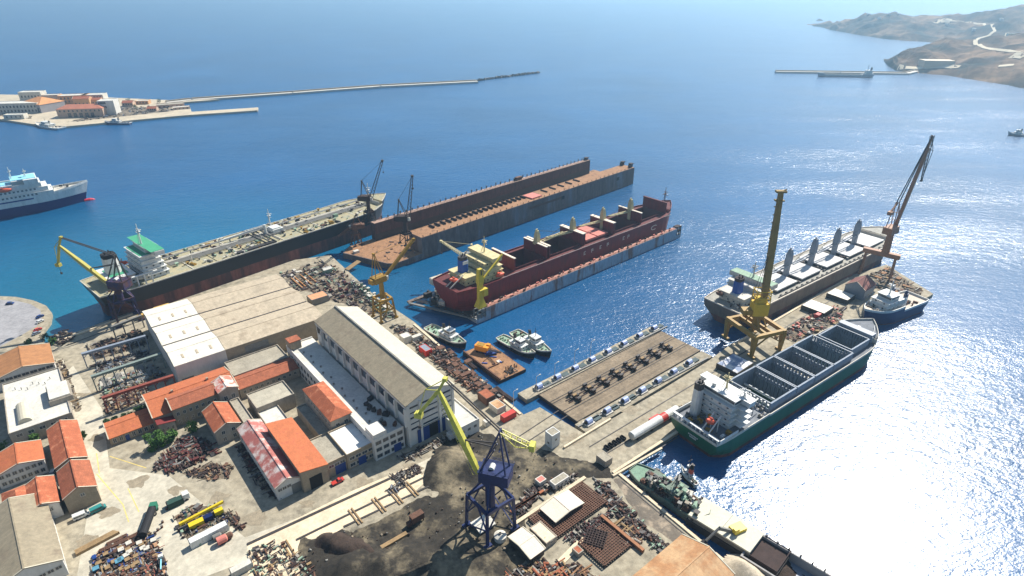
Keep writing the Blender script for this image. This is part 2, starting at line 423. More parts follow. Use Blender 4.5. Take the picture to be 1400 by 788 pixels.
b.box(-9000, 9000, -600, 12000, -6, 0)
o = tag(b.build('water', water), kind='structure', label='blue sea of the bay with sun glitter')

# haze
hz = MB().box(-9600, 9600, -700, 12600, -12, 400)
hm = bpy.data.materials.new('haze'); hm.use_nodes = True; nt = hm.node_tree; nt.nodes.remove(nt.nodes['Principled BSDF'])
pv = nt.nodes.new('ShaderNodeVolumePrincipled'); pv.inputs['Color'].default_value = (.46, .75, 1, 1); pv.inputs['Density'].default_value = 0.00016; pv.inputs['Anisotropy'].default_value = .45
nt.links.new(pv.outputs[0], nt.nodes['Material Output'].inputs['Volume'])
ho = tag(hz.build('haze', hm), kind='stuff', label='thin pale sea haze over the bay')

# ============================================================ shipyard ground
def px_poly(pts, z): return [P(x, y, z) for x, y in pts]
land = [(-160, 402), (0, 405), (22, 406), (46, 411), (63, 418), (71, 428), (69, 440), (60, 452), (58, 468), (72, 472), (86, 461), (150, 437), (196, 420),
        (250, 404), (340, 374), (400, 356), (452, 349), (478, 373), (512, 404), (566, 440), (620, 487), (660, 519), (700, 553), (716, 567), (738, 557),
        (800, 594), (845, 568), (905, 533), (968, 494), (1000, 470), (1050, 446), (1100, 412), (1160, 378), (1212, 362), (1276, 402), (1246, 420), (1230, 405), (1184, 430), (1080, 496), (925, 592), (845, 643),
        (905, 698), (965, 745), (1012, 788), (1110, 880), (1200, 1000), (-400, 1000), (-500, 500)]
o = MB().prism(px_poly(land, 2), -4, 2).build('ground', concrete); tag(o, 'pale stained concrete ground of the shipyard', kind='structure')

def sheet_poly(name, label, pts, z, m, kind='structure', th=.02):
    o = MB().prism(px_poly(pts, z), z - th, z).build(name, m); return tag(o, label, kind=kind)

sheet_poly('road', 'grey asphalt turning area on the curved pier', [(-160, 406), (0, 410), (20, 411), (42, 416), (55, 424), (58, 434), (50, 446), (30, 458), (0, 474), (-160, 480)], 2.03, asphalt)
sheet_poly('road', 'pale concrete road along the workshop fronts', [(100, 500), (140, 560), (150, 640), (230, 650), (335, 735), (470, 685), (640, 600), (640, 612), (470, 702), (330, 770), (250, 800), (100, 820), (120, 700), (100, 600), (80, 520)], 2.012, M_('road_concrete', (186, 178, 158), var=.35, sc=.1, rough=.92))
sheet_poly('slab', 'bright concrete assembly slab with crane rails', [(338, 742), (400, 712), (480, 672), (556, 640), (590, 652), (556, 682), (470, 722), (400, 760), (420, 800), (340, 800)], 2.06, slab)
# quay edge kerbs, piers
def strip(name, label, a, b2, w, z0, z1, m, cat=None, kind='structure'):
    A = P(*a, z1); B = P(*b2, z1)
    o = MB().bar(A - Vector((0, 0, (z1 - z0) / 2)), B - Vector((0, 0, (z1 - z0) / 2)), w, z1 - z0).build(name, m); return tag(o, label, cat, kind=kind)

# ============================================================ far headland with hills
def terrain():
    m = bpy.data.materials.new('dry_scrub'); m.use_nodes = True; nt = m.node_tree; N = nt.nodes; K = nt.links; b = N['Principled BSDF']; b.inputs['Roughness'].default_value = .95
    b.inputs['Specular IOR Level'].default_value = .1
    tc = N.new('ShaderNodeTexCoord'); n = N.new('ShaderNodeTexNoise'); n.inputs['Scale'].default_value = .009; n.inputs['Detail'].default_value = 10; n.inputs['Roughness'].default_value = .62
    K.new(tc.outputs['Object'], n.inputs['Vector'])
    rp = N.new('ShaderNodeValToRGB'); e = rp.color_ramp.elements
    e[0].position = .38; e[0].color = (.02, .024, .02, 1); e[1].position = .64; e[1].color = (.27, .17, .095, 1)
    k = e.new(.5); k.color = (.09, .055, .03, 1)
    K.new(n.outputs['Fac'], rp.inputs[0]); K.new(rp.outputs[0], b.inputs['Base Color'])
    return m
scrub = terrain()
paleearth = M_('pale_earth_track', (206, 190, 160), rough=.95, var=.2, sc=.02)
def interp(t, tab):
    if t <= tab[0][0]: return tab[0][1]
    for (a, va), (b, vb) in zip(tab, tab[1:]):
        if t <= b: return va + (vb - va) * (t - a) / (b - a)
    return tab[-1][1]
HP = R(0)
def rdist(px, py): v = P(px, py, 0); return math.hypot(v.x, v.y)
def az_of(px, py=60): v = P(px, py, 0); return math.atan2(v.x, v.y)
HILLS = []
def hills(name, label, pxs, shore, crest, depth, rough, back, z_shore=-2):
    """a headland: along each bearing the shore line, then the slope up to a crest line seen at pixel row crest, then down behind"""
    b = MB(); rings = []
    K_ = 26
    for px in pxs:
        a = az_of(px); sy = interp(px, shore); r0 = rdist(px, sy)
        r0 += 14 * noise.noise(Vector((px * .045, 3, 1))) + 8 * noise.noise(Vector((px * .16, 3, 1)))
        cyy = interp(px, crest); dp = interp(px, depth)
        rc = r0 + dp
        # height at distance rc that shows at row cyy
        x = (px - 700) / F; y = -(cyy - 394) / F; d = (x, math.cos(PITCH) + y * math.sin(PITCH), -math.sin(PITCH) + y * math.cos(PITCH))
        hc = max(1.5, H + d[2] / math.hypot(d[0], d[1]) * rc)
        ring = []
        for i in range(K_):
            f = i / (K_ - 1)
            if f < .7:
                g = f / .7; r = r0 + dp * g; z = z_shore + (hc - z_shore) * (.45 * (1 - (1 - g) ** 5) + .55 * g)
            else:
                g = (f - .7) / .3; r = rc + back * g; z = hc * (1 - g * 1.02) - 3 * g
            q = Vector((r * math.sin(a) * .006, r * math.cos(a) * .006, 0))
            amp = rough * min(1, g * 4 if f < .7 else 1) * min(1, hc / 12)
            if i: z += amp * (noise.noise(q) + .5 * noise.noise(q * 2.7) + .3 * noise.noise(q * 6)) - (amp * .3)
            ring.append((r * math.sin(a), r * math.cos(a), z))
        rings.append(ring)
    b.loft(rings, close=False)
    HILLS.append((b.v, b.f)); return tag(b.build(name, scrub, smooth=False), label, kind='structure')
fa = list(range(1098, 1640, 5))
hills('hill', 'brown headland closing the bay at the top right', fa,
      [(1098, 34.5), (1130, 40.5), (1170, 48), (1210, 54), (1275, 58.5), (1330, 64), (1640, 90)], [(1098, 34), (1120, 30), (1150, 25), (1172, 19), (1190, 17), (1240, 19.5), (1290, 15), (1330, 10.5), (1400, 1), (1500, -8), (1640, -12)],
      [(1098, 20), (1170, 260), (1240, 420), (1400, 800), (1640, 900)], 26, 500)
hills('hill', 'brown scrub slope behind the far breakwater', list(range(1214, 1640, 4)),
      [(1214, 84), (1222, 91), (1236, 98), (1262, 101), (1310, 105), (1352, 112), (1400, 119), (1500, 140), (1640, 170)],
      [(1214, 82), (1232, 76), (1250, 67), (1270, 60), (1292, 54), (1330, 50), (1400, 42), (1640, 30)], [(1214, 20), (1250, 180), (1300, 330), (1400, 430), (1640, 500)], 20, 260)

from mathutils.bvhtree import BVHTree
hv = []; hf = []
for v_, f_ in HILLS:
    k = len(hv); hv += [Vector(p) for p in v_]; hf += [tuple(i + k for i in q) for q in f_]
HB = BVHTree.FromPolygons(hv, hf)
def on_hill(px, py):
    x = (px - 700) / F; y = -(py - 394) / F
    d = Vector((x, math.cos(PITCH) + y * math.sin(PITCH), -math.sin(PITCH) + y * math.cos(PITCH))).normalized()
    return HB.ray_cast(Vector((0, 0, H)), d, 6000)[0]
def hill_ribbon(label, pts, w_):
    """a track laid on the slope: centre line and both edges dropped on to the terrain"""
    c = [on_hill(*p) for p in pts]; c = [p for p in c if p]
    if len(c) < 2: return
    fine = []
    for a, q in zip(c, c[1:]):
        n = max(1, int((q - a).length / 12)); fine += [a.lerp(q, i / n) for i in range(n)]
    fine.append(c[-1]); rings = []
    for i, p in enumerate(fine):
        a = fine[max(0, i - 1)]; q = fine[min(len(fine) - 1, i + 1)]; s = (q - a); s.z = 0; s.normalize(); nn = Vector((-s.y, s.x, 0)); ring = []
        for k in (-1, -.33, .33, 1):
            r_ = p + nn * w_ / 2 * k; hit = HB.ray_cast(Vector((r_.x, r_.y, 400)), Vector((0, 0, -1)))[0]
            ring.append(Vector((r_.x, r_.y, (hit.z if hit else p.z) + 1.2)))
        rings.append(ring)
    tag(MB().loft(rings, close=False).build('track', paleearth), label, kind='structure')
hill_ribbon('winding pale track over the near headland', [(1400, 73), (1378, 70), (1356, 68), (1340, 63), (1333, 58), (1338, 53), (1352, 49), (1360, 43), (1357, 37), (1345, 33), (1326, 31), (1300, 29), (1282, 28)], 9)
hill_ribbon('pale shore road behind the far breakwater', [(1228, 92), (1240, 93), (1262, 93), (1290, 92), (1312, 92)], 15)
hill_ribbon('pale terrace cut high on the far headland', [(1276, 31), (1292, 28), (1300, 29)], 24)
hill_ribbon('pale bare patch on the headland slope', [(1380, 46), (1390, 47)], 20)
hill_ribbon('white terrace at the right edge of the headland', [(1384, 76), (1400, 78)], 20)
hill_ribbon('pale yard on the lower right slope', [(1365, 91), (1386, 89)], 14)
hill_ribbon('pale terrace on the ridge of the far headland', [(1250, 21), (1270, 22)], 30)
hw_ = M_('far_house_white', (214, 208, 196), var=.1)
for i, (x, y, s) in enumerate(((1186, 19, 12), (1216, 19, 10), (1229, 19, 14), (1334, 40, 14), (1372, 26, 12), (1298, 33, 12), (1205, 24, 10))):
    q = on_hill(x, y + 2)
    if not q: continue
    t = thing('far_house', ('lone pale house at the tip of the far headland ridge', 'second small house along the far ridge', 'wider pale house third along the far ridge', 'white house above the winding track', 'white house high on the slope at top right', 'white house below the high terrace', 'small white house under the far ridge houses')[i], 'house', (q.x, q.y, q.z - 1), R(20 * i))
    MB().box(0, s, 0, 9, 0, 7).build('wall', hw_, t); MB().box(-.3, s + .3, -.3, 9.3, 7, 7.5).build('roof', hw_, t); MB().box(s * .3, s * .3 + 1.5, -.1, .02, 2, 5).build('window', glass, t)
# ============================================================ workshops and halls
def three_bay():
    A, L, W = frame((239, 502), (439.5, 432), (191, 427), 14, YA)
    root = thing('workshop_hall', 'large three bay hall with beige roof and white western third', 'hall', (A.x, A.y, 2), YA)
    h = 12; Ls = L * .31; bw = W / 3
    for (x0, x1, wm, nm) in ((0, Ls, render_w, 'white_wall'), (Ls + .01, L, stone, 'wall')):
        b = MB()
        for i in range(3):
            y0 = i * bw
            b.loft([[(x, y0, 0), (x, y0 + bw, 0), (x, y0 + bw, h), (x, y0 + bw / 2, h + 1.9), (x, y0, h)] for x in (x0, x1)])
            b.face([(x0, y0, 0), (x0, y0 + bw, 0), (x0, y0 + bw, h), (x0, y0 + bw / 2, h + 1.9), (x0, y0, h)])
            b.face([(x1, y0, 0), (x1, y0 + bw, 0), (x1, y0 + bw, h), (x1, y0 + bw / 2, h + 1.9), (x1, y0, h)])
        b.build(nm, wm, root)
    for i in range(3):
        r = roof_gable(root, 0, Ls - .4, i * bw + .3, (i + 1) * bw - .3, h, 2, 'x', sheetw, .25, name='white_roof'); r['label'] = 'white roof bay'
        roof_gable(root, Ls + .3, L, i * bw + .3, (i + 1) * bw - .3, h, 2, 'x', sheet, .25)
        for k in range(3):
            v = MB().box(0, 1.0, 0, 3.2, 0, .12).build('roof_light', sheet, root)
            v.location = (Ls * (.2 + .28 * k), i * bw + bw * .18, h + .99)
            v.rotation_euler = (math.atan(2 / (bw / 2)), 0, 0)
    MB().box(-.2, 0, -.2, W + .2, h - .9, h - .2).build('gutter', greysteel, root)
    for i in (1, 2): MB().box(-.2, L + .2, i * bw - .45, i * bw + .45, h + .1, h + .42).build('valley_gutter', steel, root)
    for x in range(3): MB().box(L - .02, L + .35, x * bw + .3, (x + 1) * bw - .3, h - .4, h + .1).build('end_gutter', greysteel, root)
    for s in (.1, .17, .25):
        put_window(root, Ls * s, 0, 0, 0, 1.6, 4, greysteel, 'side_door')
    MB().box(Ls + L * .12, Ls + L * .28, -.15, .03, 6.8, 10.5).build('upper_band', greysteel, root)
three_bay()

def main_hall():
    A, L, W = frame((554.7, 555), (616, 523), (431.4, 439.4), 24, YA)
    root = thing('machine_hall', 'tall grey roofed hall with blue sliding doors in its striped white gable', 'hall', (A.x, A.y, 2), YA)
    h = 22; rh = 4.2
    b = MB(); rr = [[(0, y, 0), (L, y, 0), (L, y, h), (L / 2, y, h + rh), (0, y, h)] for y in (0, W)]
    b.loft(rr); b.face(rr[0]); b.face(rr[1]); b.build('wall', render_w, root)
    xm = L / 2; t = .3; k = rh / xm
    for xe, m, nm in ((-.6, sheetd, 'roof'), (L + .6, sheetl, 'sun_side_roof')):  # sunlight put into the colour: paler sheet on the sun side, darker opposite
        ze = h - .6 * k
        r = [[(xe, y, ze), (xm, y, h + rh), (xm, y, h + rh + t), (xe, y, ze + t)] for y in (-.6, W + .6)]
        c = MB().loft(r); c.face(r[0]); c.face(r[1]); c.build(nm, m, root)
    MB().box(xm - .4, xm + .4, -.6, W + .6, h + rh + .1, h + rh + .7).build('ridge', greysteel, root)
    # gable front
    for x in (0, L * .25, L * .66, L - 1):
        MB().box(x, x + 1, -.45, .02, 0, h - .3).build('pilaster', render_w, root)
    for i, z in enumerate((8.2, 11.2, 14, 16.8, 19.4)):
        for a, c in ((1.6, L * .25 - .4), (L * .25 + 1.6, L * .66 - .6), (L * .66 + 1.6, L - 1.6)):
            o = MB().box(a, c, -.12, .02, z, z + (.8 if i % 2 == 0 else .45)).build('window_strip', glass, root)
            MB().box(a - .2, c + .2, -.3, -.1, z - .35, z - .02).build('sill', render_w, o)
    MB().box(L * .25 + .9, L * .66 + 5.2, -.18, .03, 7.2, 7.8).build('door_rail', greysteel, root)
    MB().box(4.2, L * .25 + 4.2, -.35, -.13, 0, 6.9).build('sliding_door', bluedoor, root)
    MB().box(L * .62, L * .62 + 5.8, -.35, -.13, 0, 6.9).build('sliding_door', bluedoor, root)
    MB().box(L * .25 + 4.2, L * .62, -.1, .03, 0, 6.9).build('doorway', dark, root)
    # clerestory on the long side
    n = 11
    for i in range(n):
        y0 = W * i / n; y1 = W * (i + 1) / n
        MB().box(-1.2, .02, y0 - .35, y0 + .35, 11.4, 20.5).build('column', render_w, root)
        o = MB().box(-.1, .02, y0 + .9, y1 - .9, 15.6, 19.6).build('clerestory_window', glass, root)
    MB().box(-.5, .02, 0, W, 20.4, 21.3).build('cornice', render_w, root)
    # long annex with the flat white roof
    A2, L2, W2 = frame((511, 604), (553, 584), (398, 471.5), 12.5, YA)
    r2 = thing('annex', 'long two storey white annex with flat roof beside the tall hall', 'building', (A2.x, A2.y, 2), YA)
    off = (A - A2).dot(Vector((math.cos(YA), math.sin(YA), 0))); L2 = off - 1.3
    MB().box(0, L2, 0, W2, 0, 10.3).build('wall', render_w, r2)
    MB().box(.4, L2, .4, W2 - .4, 10.3, 10.52).build('roof', membrane, r2)
    MB().box(0, .4, 0, W2, 10.3, 11.2).box(.4, L2, 0, .4, 10.3, 11.2).box(.4, L2, W2 - .4, W2, 10.3, 11.2).build('parapet', render_w, r2)
    MB().box(.2, L2 * .45, .25, 7.5, 10.6, 13.2).build('stair_house', render_w, r2)
    o = MB().box(.1, L2 * .42, W2 - 6, W2 - .5, 10.6, 15).build('tank_house', stone, r2); MB().box(0, L2 * .44, W2 - 6.2, W2 - .3, 15, 15.4).build('tank_roof', tile3, o)
    for i in range(13):
        o = MB().tube((0, 0, 0), (0, 0, .7), .35, n=8).tube((0, 0, .7), (0, 0, 1), .6, .2, n=8).build('roof_ventilator', greysteel, r2)
        o.location = (L2 * (.32 + .1 * (i % 2)), W2 * (.13 + .062 * i), 10.5)
    for i in range(22):
        for z in (1.6, 6):
            x, y, rz = side_place('l', W2 * (.03 + .042 * i), L2, W2); put_window(r2, x, y, z, rz, 1.9, 1.8, greysteel)
    for z in (1.2, 4.6, 8):
        for i in range(4):
            put_window(r2, L2 * (.14 + .24 * i), 0, z, 0, 2.2, 1.5, greysteel)
    MB().box(L2 * .62, L2 * .62 + 3.4, -.2, .02, 0, 3.9).build('blue_door', bluedoor, r2)
    for i in range(9):
        o = MB(); o.cb(0, 0, .7, 1 + random.random() * 2, 1 + random.random() * 2, 1.4, random.random()); o.cb(.5, .3, 1.6, 1, .7, .6, .4)
        o = o.build('roof_machine', random.choice([rust, greysteel, steel]), r2); o.location = (L2 * .72 + random.uniform(-2, 2.5), W2 * (.02 + .1 * i * .3) + 1.5, 10.52)
main_hall()

PA = (1855, -25)
bld('side_building', 'white lean-to block on the quay side of the tall hall', 'building', (627, 588), (646, 560), (611, 545), 8.5, 'flat', wall=render_w, rm=membrane, size=(11, 22), wins=[('f', 3, 3.5, 1.3, 1.2, .05, .95)])
bld('annex', 'low white flat roofed annex in front of the hall annex', 'building', (474, 624), (511, 604), (452, 591), 9.5, 'flat', wall=stone, rm=M_('bright_membrane', (226, 224, 216), var=.2, sc=.2), wins=[('f', 4, 1.2, 2.2, 1.6, .05, .95), ('f', 4, 4.6, 2.2, 1.4, .05, .95)], doors=[('f', .5, 3.4, 4, bluedoor)], par=.7)
bld('annex', 'beige workshop annex with stained concrete roof near the orange roofed hall', 'building', (447, 636), (474, 623), (423, 603), 9, 'flat', wall=stone, rm=flatgrey, wins=[('f', 3, 4.6, 2, 1.3, .05, .9)], doors=[('f', .62, 4.5, 4.5, bluedoor)])
bld('workshop', 'long workshop with a plain deep orange roof among the flat roofs', 'workshop', (412, 652), (447, 635), (362, 587.5), 10.5, 'mono', rh=2.2, wall=stone, rm=tile2, wins=[], doors=[('f', .5, 5, 6, dark)])
bld('workshop', 'workshop with faded red and white patched sheet roof', 'workshop', (377, 668), (411.5, 653.5), (322, 588), 8.5, 'gable', 'y', 2.2, wall=render_w, rm=pinkroof, wins=[('f', 3, 4.2, 1.4, 1.2, .05, .6), ('l', 8, 3.6, 1.4, 1.2, .05, .95)], doors=[('f', .8, 4, 4.6, greysteel)])
bld('workshop', 'hipped orange roof building in the middle of the flat roofs', 'building', (452, 576), (480, 563.5), (410.8, 534), 14, 'hip', rh=2.6, wall=stone2, rm=tile, wins=[('f', 2, 8, 1.6, 1.6, .1, .9), ('l', 9, 8, 1.4, 1.8, .03, .97), ('l', 9, 3, 1.4, 1.8, .03, .97)])
bld('corridor_block', 'low grey concrete corridor roof left of the hipped building', 'building', (441, 602), (452, 592), (388, 565), 6.5, 'flat', wall=stone2, rm=flatgrey, size=None)
bld('block', 'flat concrete roof block with a grid of roof seams north of the patched roof', 'building', (351, 560), (402.6, 539.5), (334.6, 541.4), 9, 'flat', wall=stone2, rm=M_('seamed_concrete_roof', (176, 168, 148), var=.3, sc=.3, brick=(7, 5, .12, 0, .15)), wins=[('l', 3, 5, 1.4, 1.4, .05, .95)])
bld('block', 'small white flat roof below the seamed concrete roof', 'building', (366, 585), (392, 570), (351, 561), 6.8, 'flat', wall=stone2, rm=membrane)
bld('block', 'narrow pale parapet roof left of the seamed concrete roof', 'building', (336, 583), (349, 577), (311, 550), 7.2, 'flat', wall=stone2, rm=flatgrey)
bld('block', 'concrete roofed block right behind the long orange roof', 'building', (320, 515.6), (393, 487), (307, 497), 8, 'flat', wall=stone2, rm=flatgrey)
bld('workshop', 'narrow orange roof workshop with a rusty patch beside the white annex', 'workshop', (327, 533), (408, 502), (318, 517), 7.6, 'gable', 'x', 1.6, wall=stone2, rm=tile3, wins=[('f', 10, 2.6, 1.2, 1.4, .03, .97)])
bld('office_building', 'long orange roofed office building along the three bay hall', 'building', (209, 572), (318, 519), (200, 539), 9.5, 'gable', 'x', 2.8, wall=stone, rm=tile2, wins=[('l', 4, 5, 1.2, 1.8, .05, .95)], chim=[(.3, .5), (.72, .5)])
bld('office_building', 'two storey stone office with orange roof and a row of windows', 'building', (235, 561), (297, 536), (226, 545), 11.5, 'gable', 'x', 2, wall=stone, rm=tile3, wins=[('f', 7, 5.6, 1.1, 1.7, .03, .97), ('f', 7, 1.4, 1.1, 1.9, .03, .97), ('l', 2, 5.6, 1.1, 1.7, .1, .9)])
bld('gate_house', 'tall narrow block with red and white striped roof joining the stone office', 'building', (299, 538), (324, 529), (291, 523), 12.8, 'gable', 'y', 1.6, wall=stone2, rm=M_('striped_sheet', (218, 208, 196), var=.2, brick=(5, 40, .0, 0), c2=lin((.76, .42, .34)), sc=.3), wins=[('f', 2, 6, 1.5, 2, .1, .9), ('f', 2, 1.6, 1.5, 2, .1, .9)])
bld('annex', 'low annex with dark maroon sheet roof next to the stone office', 'building', (217, 584), (237, 572), (206, 562), 7, 'mono', rh=1.2, wall=stone2, rm=maroon, wins=[('f', 3, 1.4, 1, 1.8, .05, .95)])
bld('low_house', 'low orange roofed house with arched windows beside the trees', 'building', (149, 600.5), (213, 578), (141.7, 580), 6, 'gable', 'x', 1.7, wall=stone, rm=tile2, wins=[('f', 7, 1.2, 1.2, 2, .03, .97), ('l', 1, 1.2, 1.2, 2, .1, .9)], doors=[('f', .36, 1.6, 2.8, bluedoor)])
bld('office_house', 'square stone house with orange gable roof facing the scrap yard', 'building', (294, 592), (330, 581), (275, 564), 9, 'gable', 'y', 2.6, wall=stone2, rm=tile, wins=[('f', 2, 4.6, 1.3, 1.7, .1, .9), ('f', 2, 1.2, 1.3, 1.7, .1, .9), ('l', 4, 4.6, 1.2, 1.6, .05, .95)])
# town side
bld('warehouse', 'warehouse with rusty brown gable roof and white window wall', 'warehouse', (-8, 521), (73, 494), (64, 471), 8.5, 'gable', 'y', 3, wall=render_w, rm=M_('brown_tile', (170, 118, 74), var=.35, sc=.4, brick=(6, .9, .15, 0)), wins=[('f', 7, 4.6, 2.8, 1.4, .02, .98)])
r, L, W, h = bld('flat_warehouse', 'large flat white roofed warehouse by the town side road', 'warehouse', (12, 595), (98.6, 566), (-10, 531), 9, 'flat', wall=stone2, rm=membrane, wins=[('f', 5, 4.5, 2, 1.4, .05, .95)])
v = MB()
for i in range(8):
    a0 = PI * i / 8; a1 = PI * (i + 1) / 8
    v.loft([[(2.6 * math.cos(a), y, 2.2 * math.sin(a)) for a in (a0, a1)] for y in (0, 15)], close=False)
for y in (0, 15): v.face([(2.6 * math.cos(PI * i / 8), y, 2.2 * math.sin(PI * i / 8)) for i in range(9)])
v = v.build('barrel_skylight', sheetl, r); v.location = (L * .27, W * .12, h)
v = MB().box(0, 9, 0, 15, 0, 2.6).box(.5, 8.5, .5, 14.5, 2.6, 2.9).build('raised_skylight', stone2, r); v.location = (L * .7, W * .25, h)
MB().box(L * .72, L * .72 + 7.8, W * .25 + .8, W * .25 + 14.2, h + 2.92, h + 3.3).build('skylight_cover', membrane, r)
for i in range(7):
    o = MB().tube((0, 0, 0), (0, 0, 1.1), .15, n=8).tube((0, 0, 1.1), (0, 0, 1.3), .3, .1, n=8).build('vent_pipe', greysteel, r); o.location = (L * (.2 + .1 * i), W * (.82 - .04 * (i % 3)), h)
bld('house', 'orange roofed stone house nearest the flat white warehouse', 'house', (76, 641), (119, 627), (66.5, 588), 9, 'gable', 'y', 2.4, wall=stone, rm=tile, wins=[('r', 5, 4, 1.1, 1.6, .05, .95)])
bld('house', 'stone house with weathered orange roof behind the parked van', 'house', (86.8, 683), (131.6, 667), (78, 646), 9.5, 'gable', 'y', 2.8, wall=stone, rm=tile3, wins=[('f', 1, 5.6, 1.2, 1.2, .4, .7)])
bld('villa', 'white walled house with two rows of dark windows and orange roof', 'house', (-6, 653), (61, 635), (53, 603), 8.5, 'gable', 'y', 2.4, wall=render_w, rm=tile2, wins=[('f', 7, 4.6, 1.3, 1.5, .03, .97), ('f', 7, 1.3, 1.3, 1.6, .03, .97)])
bld('villa', 'red-orange gable roof house touching the big grey warehouse', 'house', (37, 704), (69, 694), (28, 668), 8.5, 'gable', 'y', 2.2, wall=render_w, rm=tile, wins=[('f', 2, 4, 1.2, 1.5, .1, .9)], size=(9.5, 17))
bld('villa', 'small hip roofed orange house left of the gable roof house', 'house', (6, 704), (35, 690), (2, 675), 8, 'hip', rh=2.6, wall=render_w, rm=tile, wins=[('f', 2, 3.6, 1.2, 1.4, .1, .9)], size=(8.8, 13))
bld('warehouse', 'grey beige gable warehouse in the bottom left corner', 'warehouse', (-12, 812), (88, 775.5), (-30, 712), 9, 'gable', 'y', 3.6, wall=render_w, rm=sheetd, ang=R(42), wins=[('r', 8, 3, 2, 1.4, .03, .97), ('f', 8, 4, 1.6, 1.2, .03, .97)])
# bottom right sheds
bld('shed', 'open shed with pale folded roof over the big steel grid', 'shed', (760, 714), (801, 693), (749, 698), 5, 'gable', 'y', .9, wall=rustd, rm=hatchbeige, size=(14, 8.4))
bld('shed', 'pale roofed shed beside the foot of the blue crane', 'shed', (725, 764), (743, 752), (697, 733), 5, 'gable', 'x', 1, wall=steel, rm=hatchbeige, size=(6.5, 11.5))
bld('shed', 'cabin with rust spotted flat white roof between two sheds', 'shed', (747, 744), (763, 736), (727, 720), 4.6, 'flat', wall=stone2, rm=M_('spotted_roof', (222, 200, 170), var=.25, c2=lin((.6, .36, .18)), mix=.62, sc=.5), size=(5.2, 9), par=.15, wins=[('f', 1, 1.4, 1, 1, .2, .8)])
bld('shed', 'tiny hut with orange roof by the small steel grid', 'shed', (791, 758), (796, 754), (783, 748), 4, 'flat', wall=stone2, rm=tile3, size=(2.6, 3.2), par=.02)
bld('warehouse', 'rusty tan roofed warehouse at the lower quay', 'warehouse', (925, 795), (981, 768), (880, 748), 9, 'gable', 'x', 3.4, wall=stone2, rm=sheetrust, size=(16, 44), ang=R(39.5)) if False else None
A_ = P(1003, 785, 8); u_ = Vector((math.cos(YA), math.sin(YA), 0)); v_ = Vector((-u_.y, u_.x, 0))
r, L, W, h = bld('warehouse', 'rusty tan gable roof warehouse at the lower quay', 'warehouse', (850, 810), (0, 0), (0, 0), 8, 'gable', 'x', 3.2, wall=stone2, rm=sheetrust, size=(40, 20))
r.location = A_ - u_ * 40; r.location.z = 2
for i in range(3): put_window(r, 40, 5 + i * 5, 3, PI / 2, 2, 1.6, greysteel)
bld('office_cabin', 'white cube cabin alone beside the slipway winch house', 'cabin', (755, 597), (768, 590), (746, 590), 9, 'flat', wall=white, rm=flatgrey, size=(4.6, 4.4), par=.12, wins=[('f', 1, 3.6, 1, 1, .2, .8), ('l', 1, 1.6, 1, 1, .2, .8)])
bld('hut', 'small white hut in front of the blue sliding doors', 'hut', (615, 596), (621, 592), (611, 592), 4.8, 'flat', wall=white, rm=membrane, size=(2.9, 2.7), par=.05)
bld('hut', 'flat roofed hut beside the dark pallets on the jetty root', 'hut', (828, 632), (838, 626), (815, 620), 5.2, 'flat', wall=stone2, rm=flatgrey, size=(4.2, 5.2), par=.05)
bld('cabin', 'long beige cabin behind the big steel grid', 'cabin', (759, 664), (774, 652), (750, 658), 5, 'flat', wall=render_w, rm=flatgrey, size=(7.6, 3.2), par=.05, wins=[('f', 3, 1, 1, .9, .1, .9)])
bld('cabin', 'small shack with flat roof near the blue crane', 'cabin', (738, 661), (745, 657), (733, 657), 4.6, 'flat', wall=offwhite, rm=pinkred, size=(3.6, 3), par=.05)
# cabins and sheds north of the hall
bld('cabin', 'small green walled hut on the quay near the black tanker', 'cabin', (443, 370), (448, 366), (435, 364), 5, 'gable', 'x', .8, wall=palegreen, rm=membrane, size=(5.5, 3.6))
bld('cabin', 'orange roofed flat shed between the two halls and the quay', 'cabin', (426, 411), (444, 401), (419, 396), 6, 'flat', wall=greysteel, rm=M_('orange_flat_roof', (206, 146, 104), var=.25, sc=.4), size=(11, 8), par=.1)
bld('cabin', 'white workshop cabin stacked beside the tall hall', 'cabin', (552, 463), (560, 457), (545, 453), 6, 'flat', wall=offwhite, rm=membrane, size=(5, 5), par=.1)
bld('cabin', 'grey roofed red cabin beside the tall hall roof', 'cabin', (582, 481), (587, 477), (571, 469), 5.4, 'flat', wall=redp, rm=greyc, size=(4, 7), par=.05)
bld('store_hut', 'rust red storehouse near the workshop barge', 'cabin', (665, 546), (676, 539), (652, 532), 6, 'flat', wall=rust, rm=tile3, size=(5.4, 7), par=.05)
bld('store_hut', 'pale hut with rusty roof between red container and storehouse', 'cabin', (680, 560), (688, 553), (668, 547), 5, 'flat', wall=offwhite, rm=M_('spot2', (204, 160, 120), var=.3), size=(5, 6.4), par=.05) if False else None
bld('store_hut', 'pale hut with stained roof next to the red container', 'cabin', (680, 560), (688, 553), (668, 547), 5, 'flat', wall=offwhite, rm=sheetrust, size=(5, 6.4), par=.05)
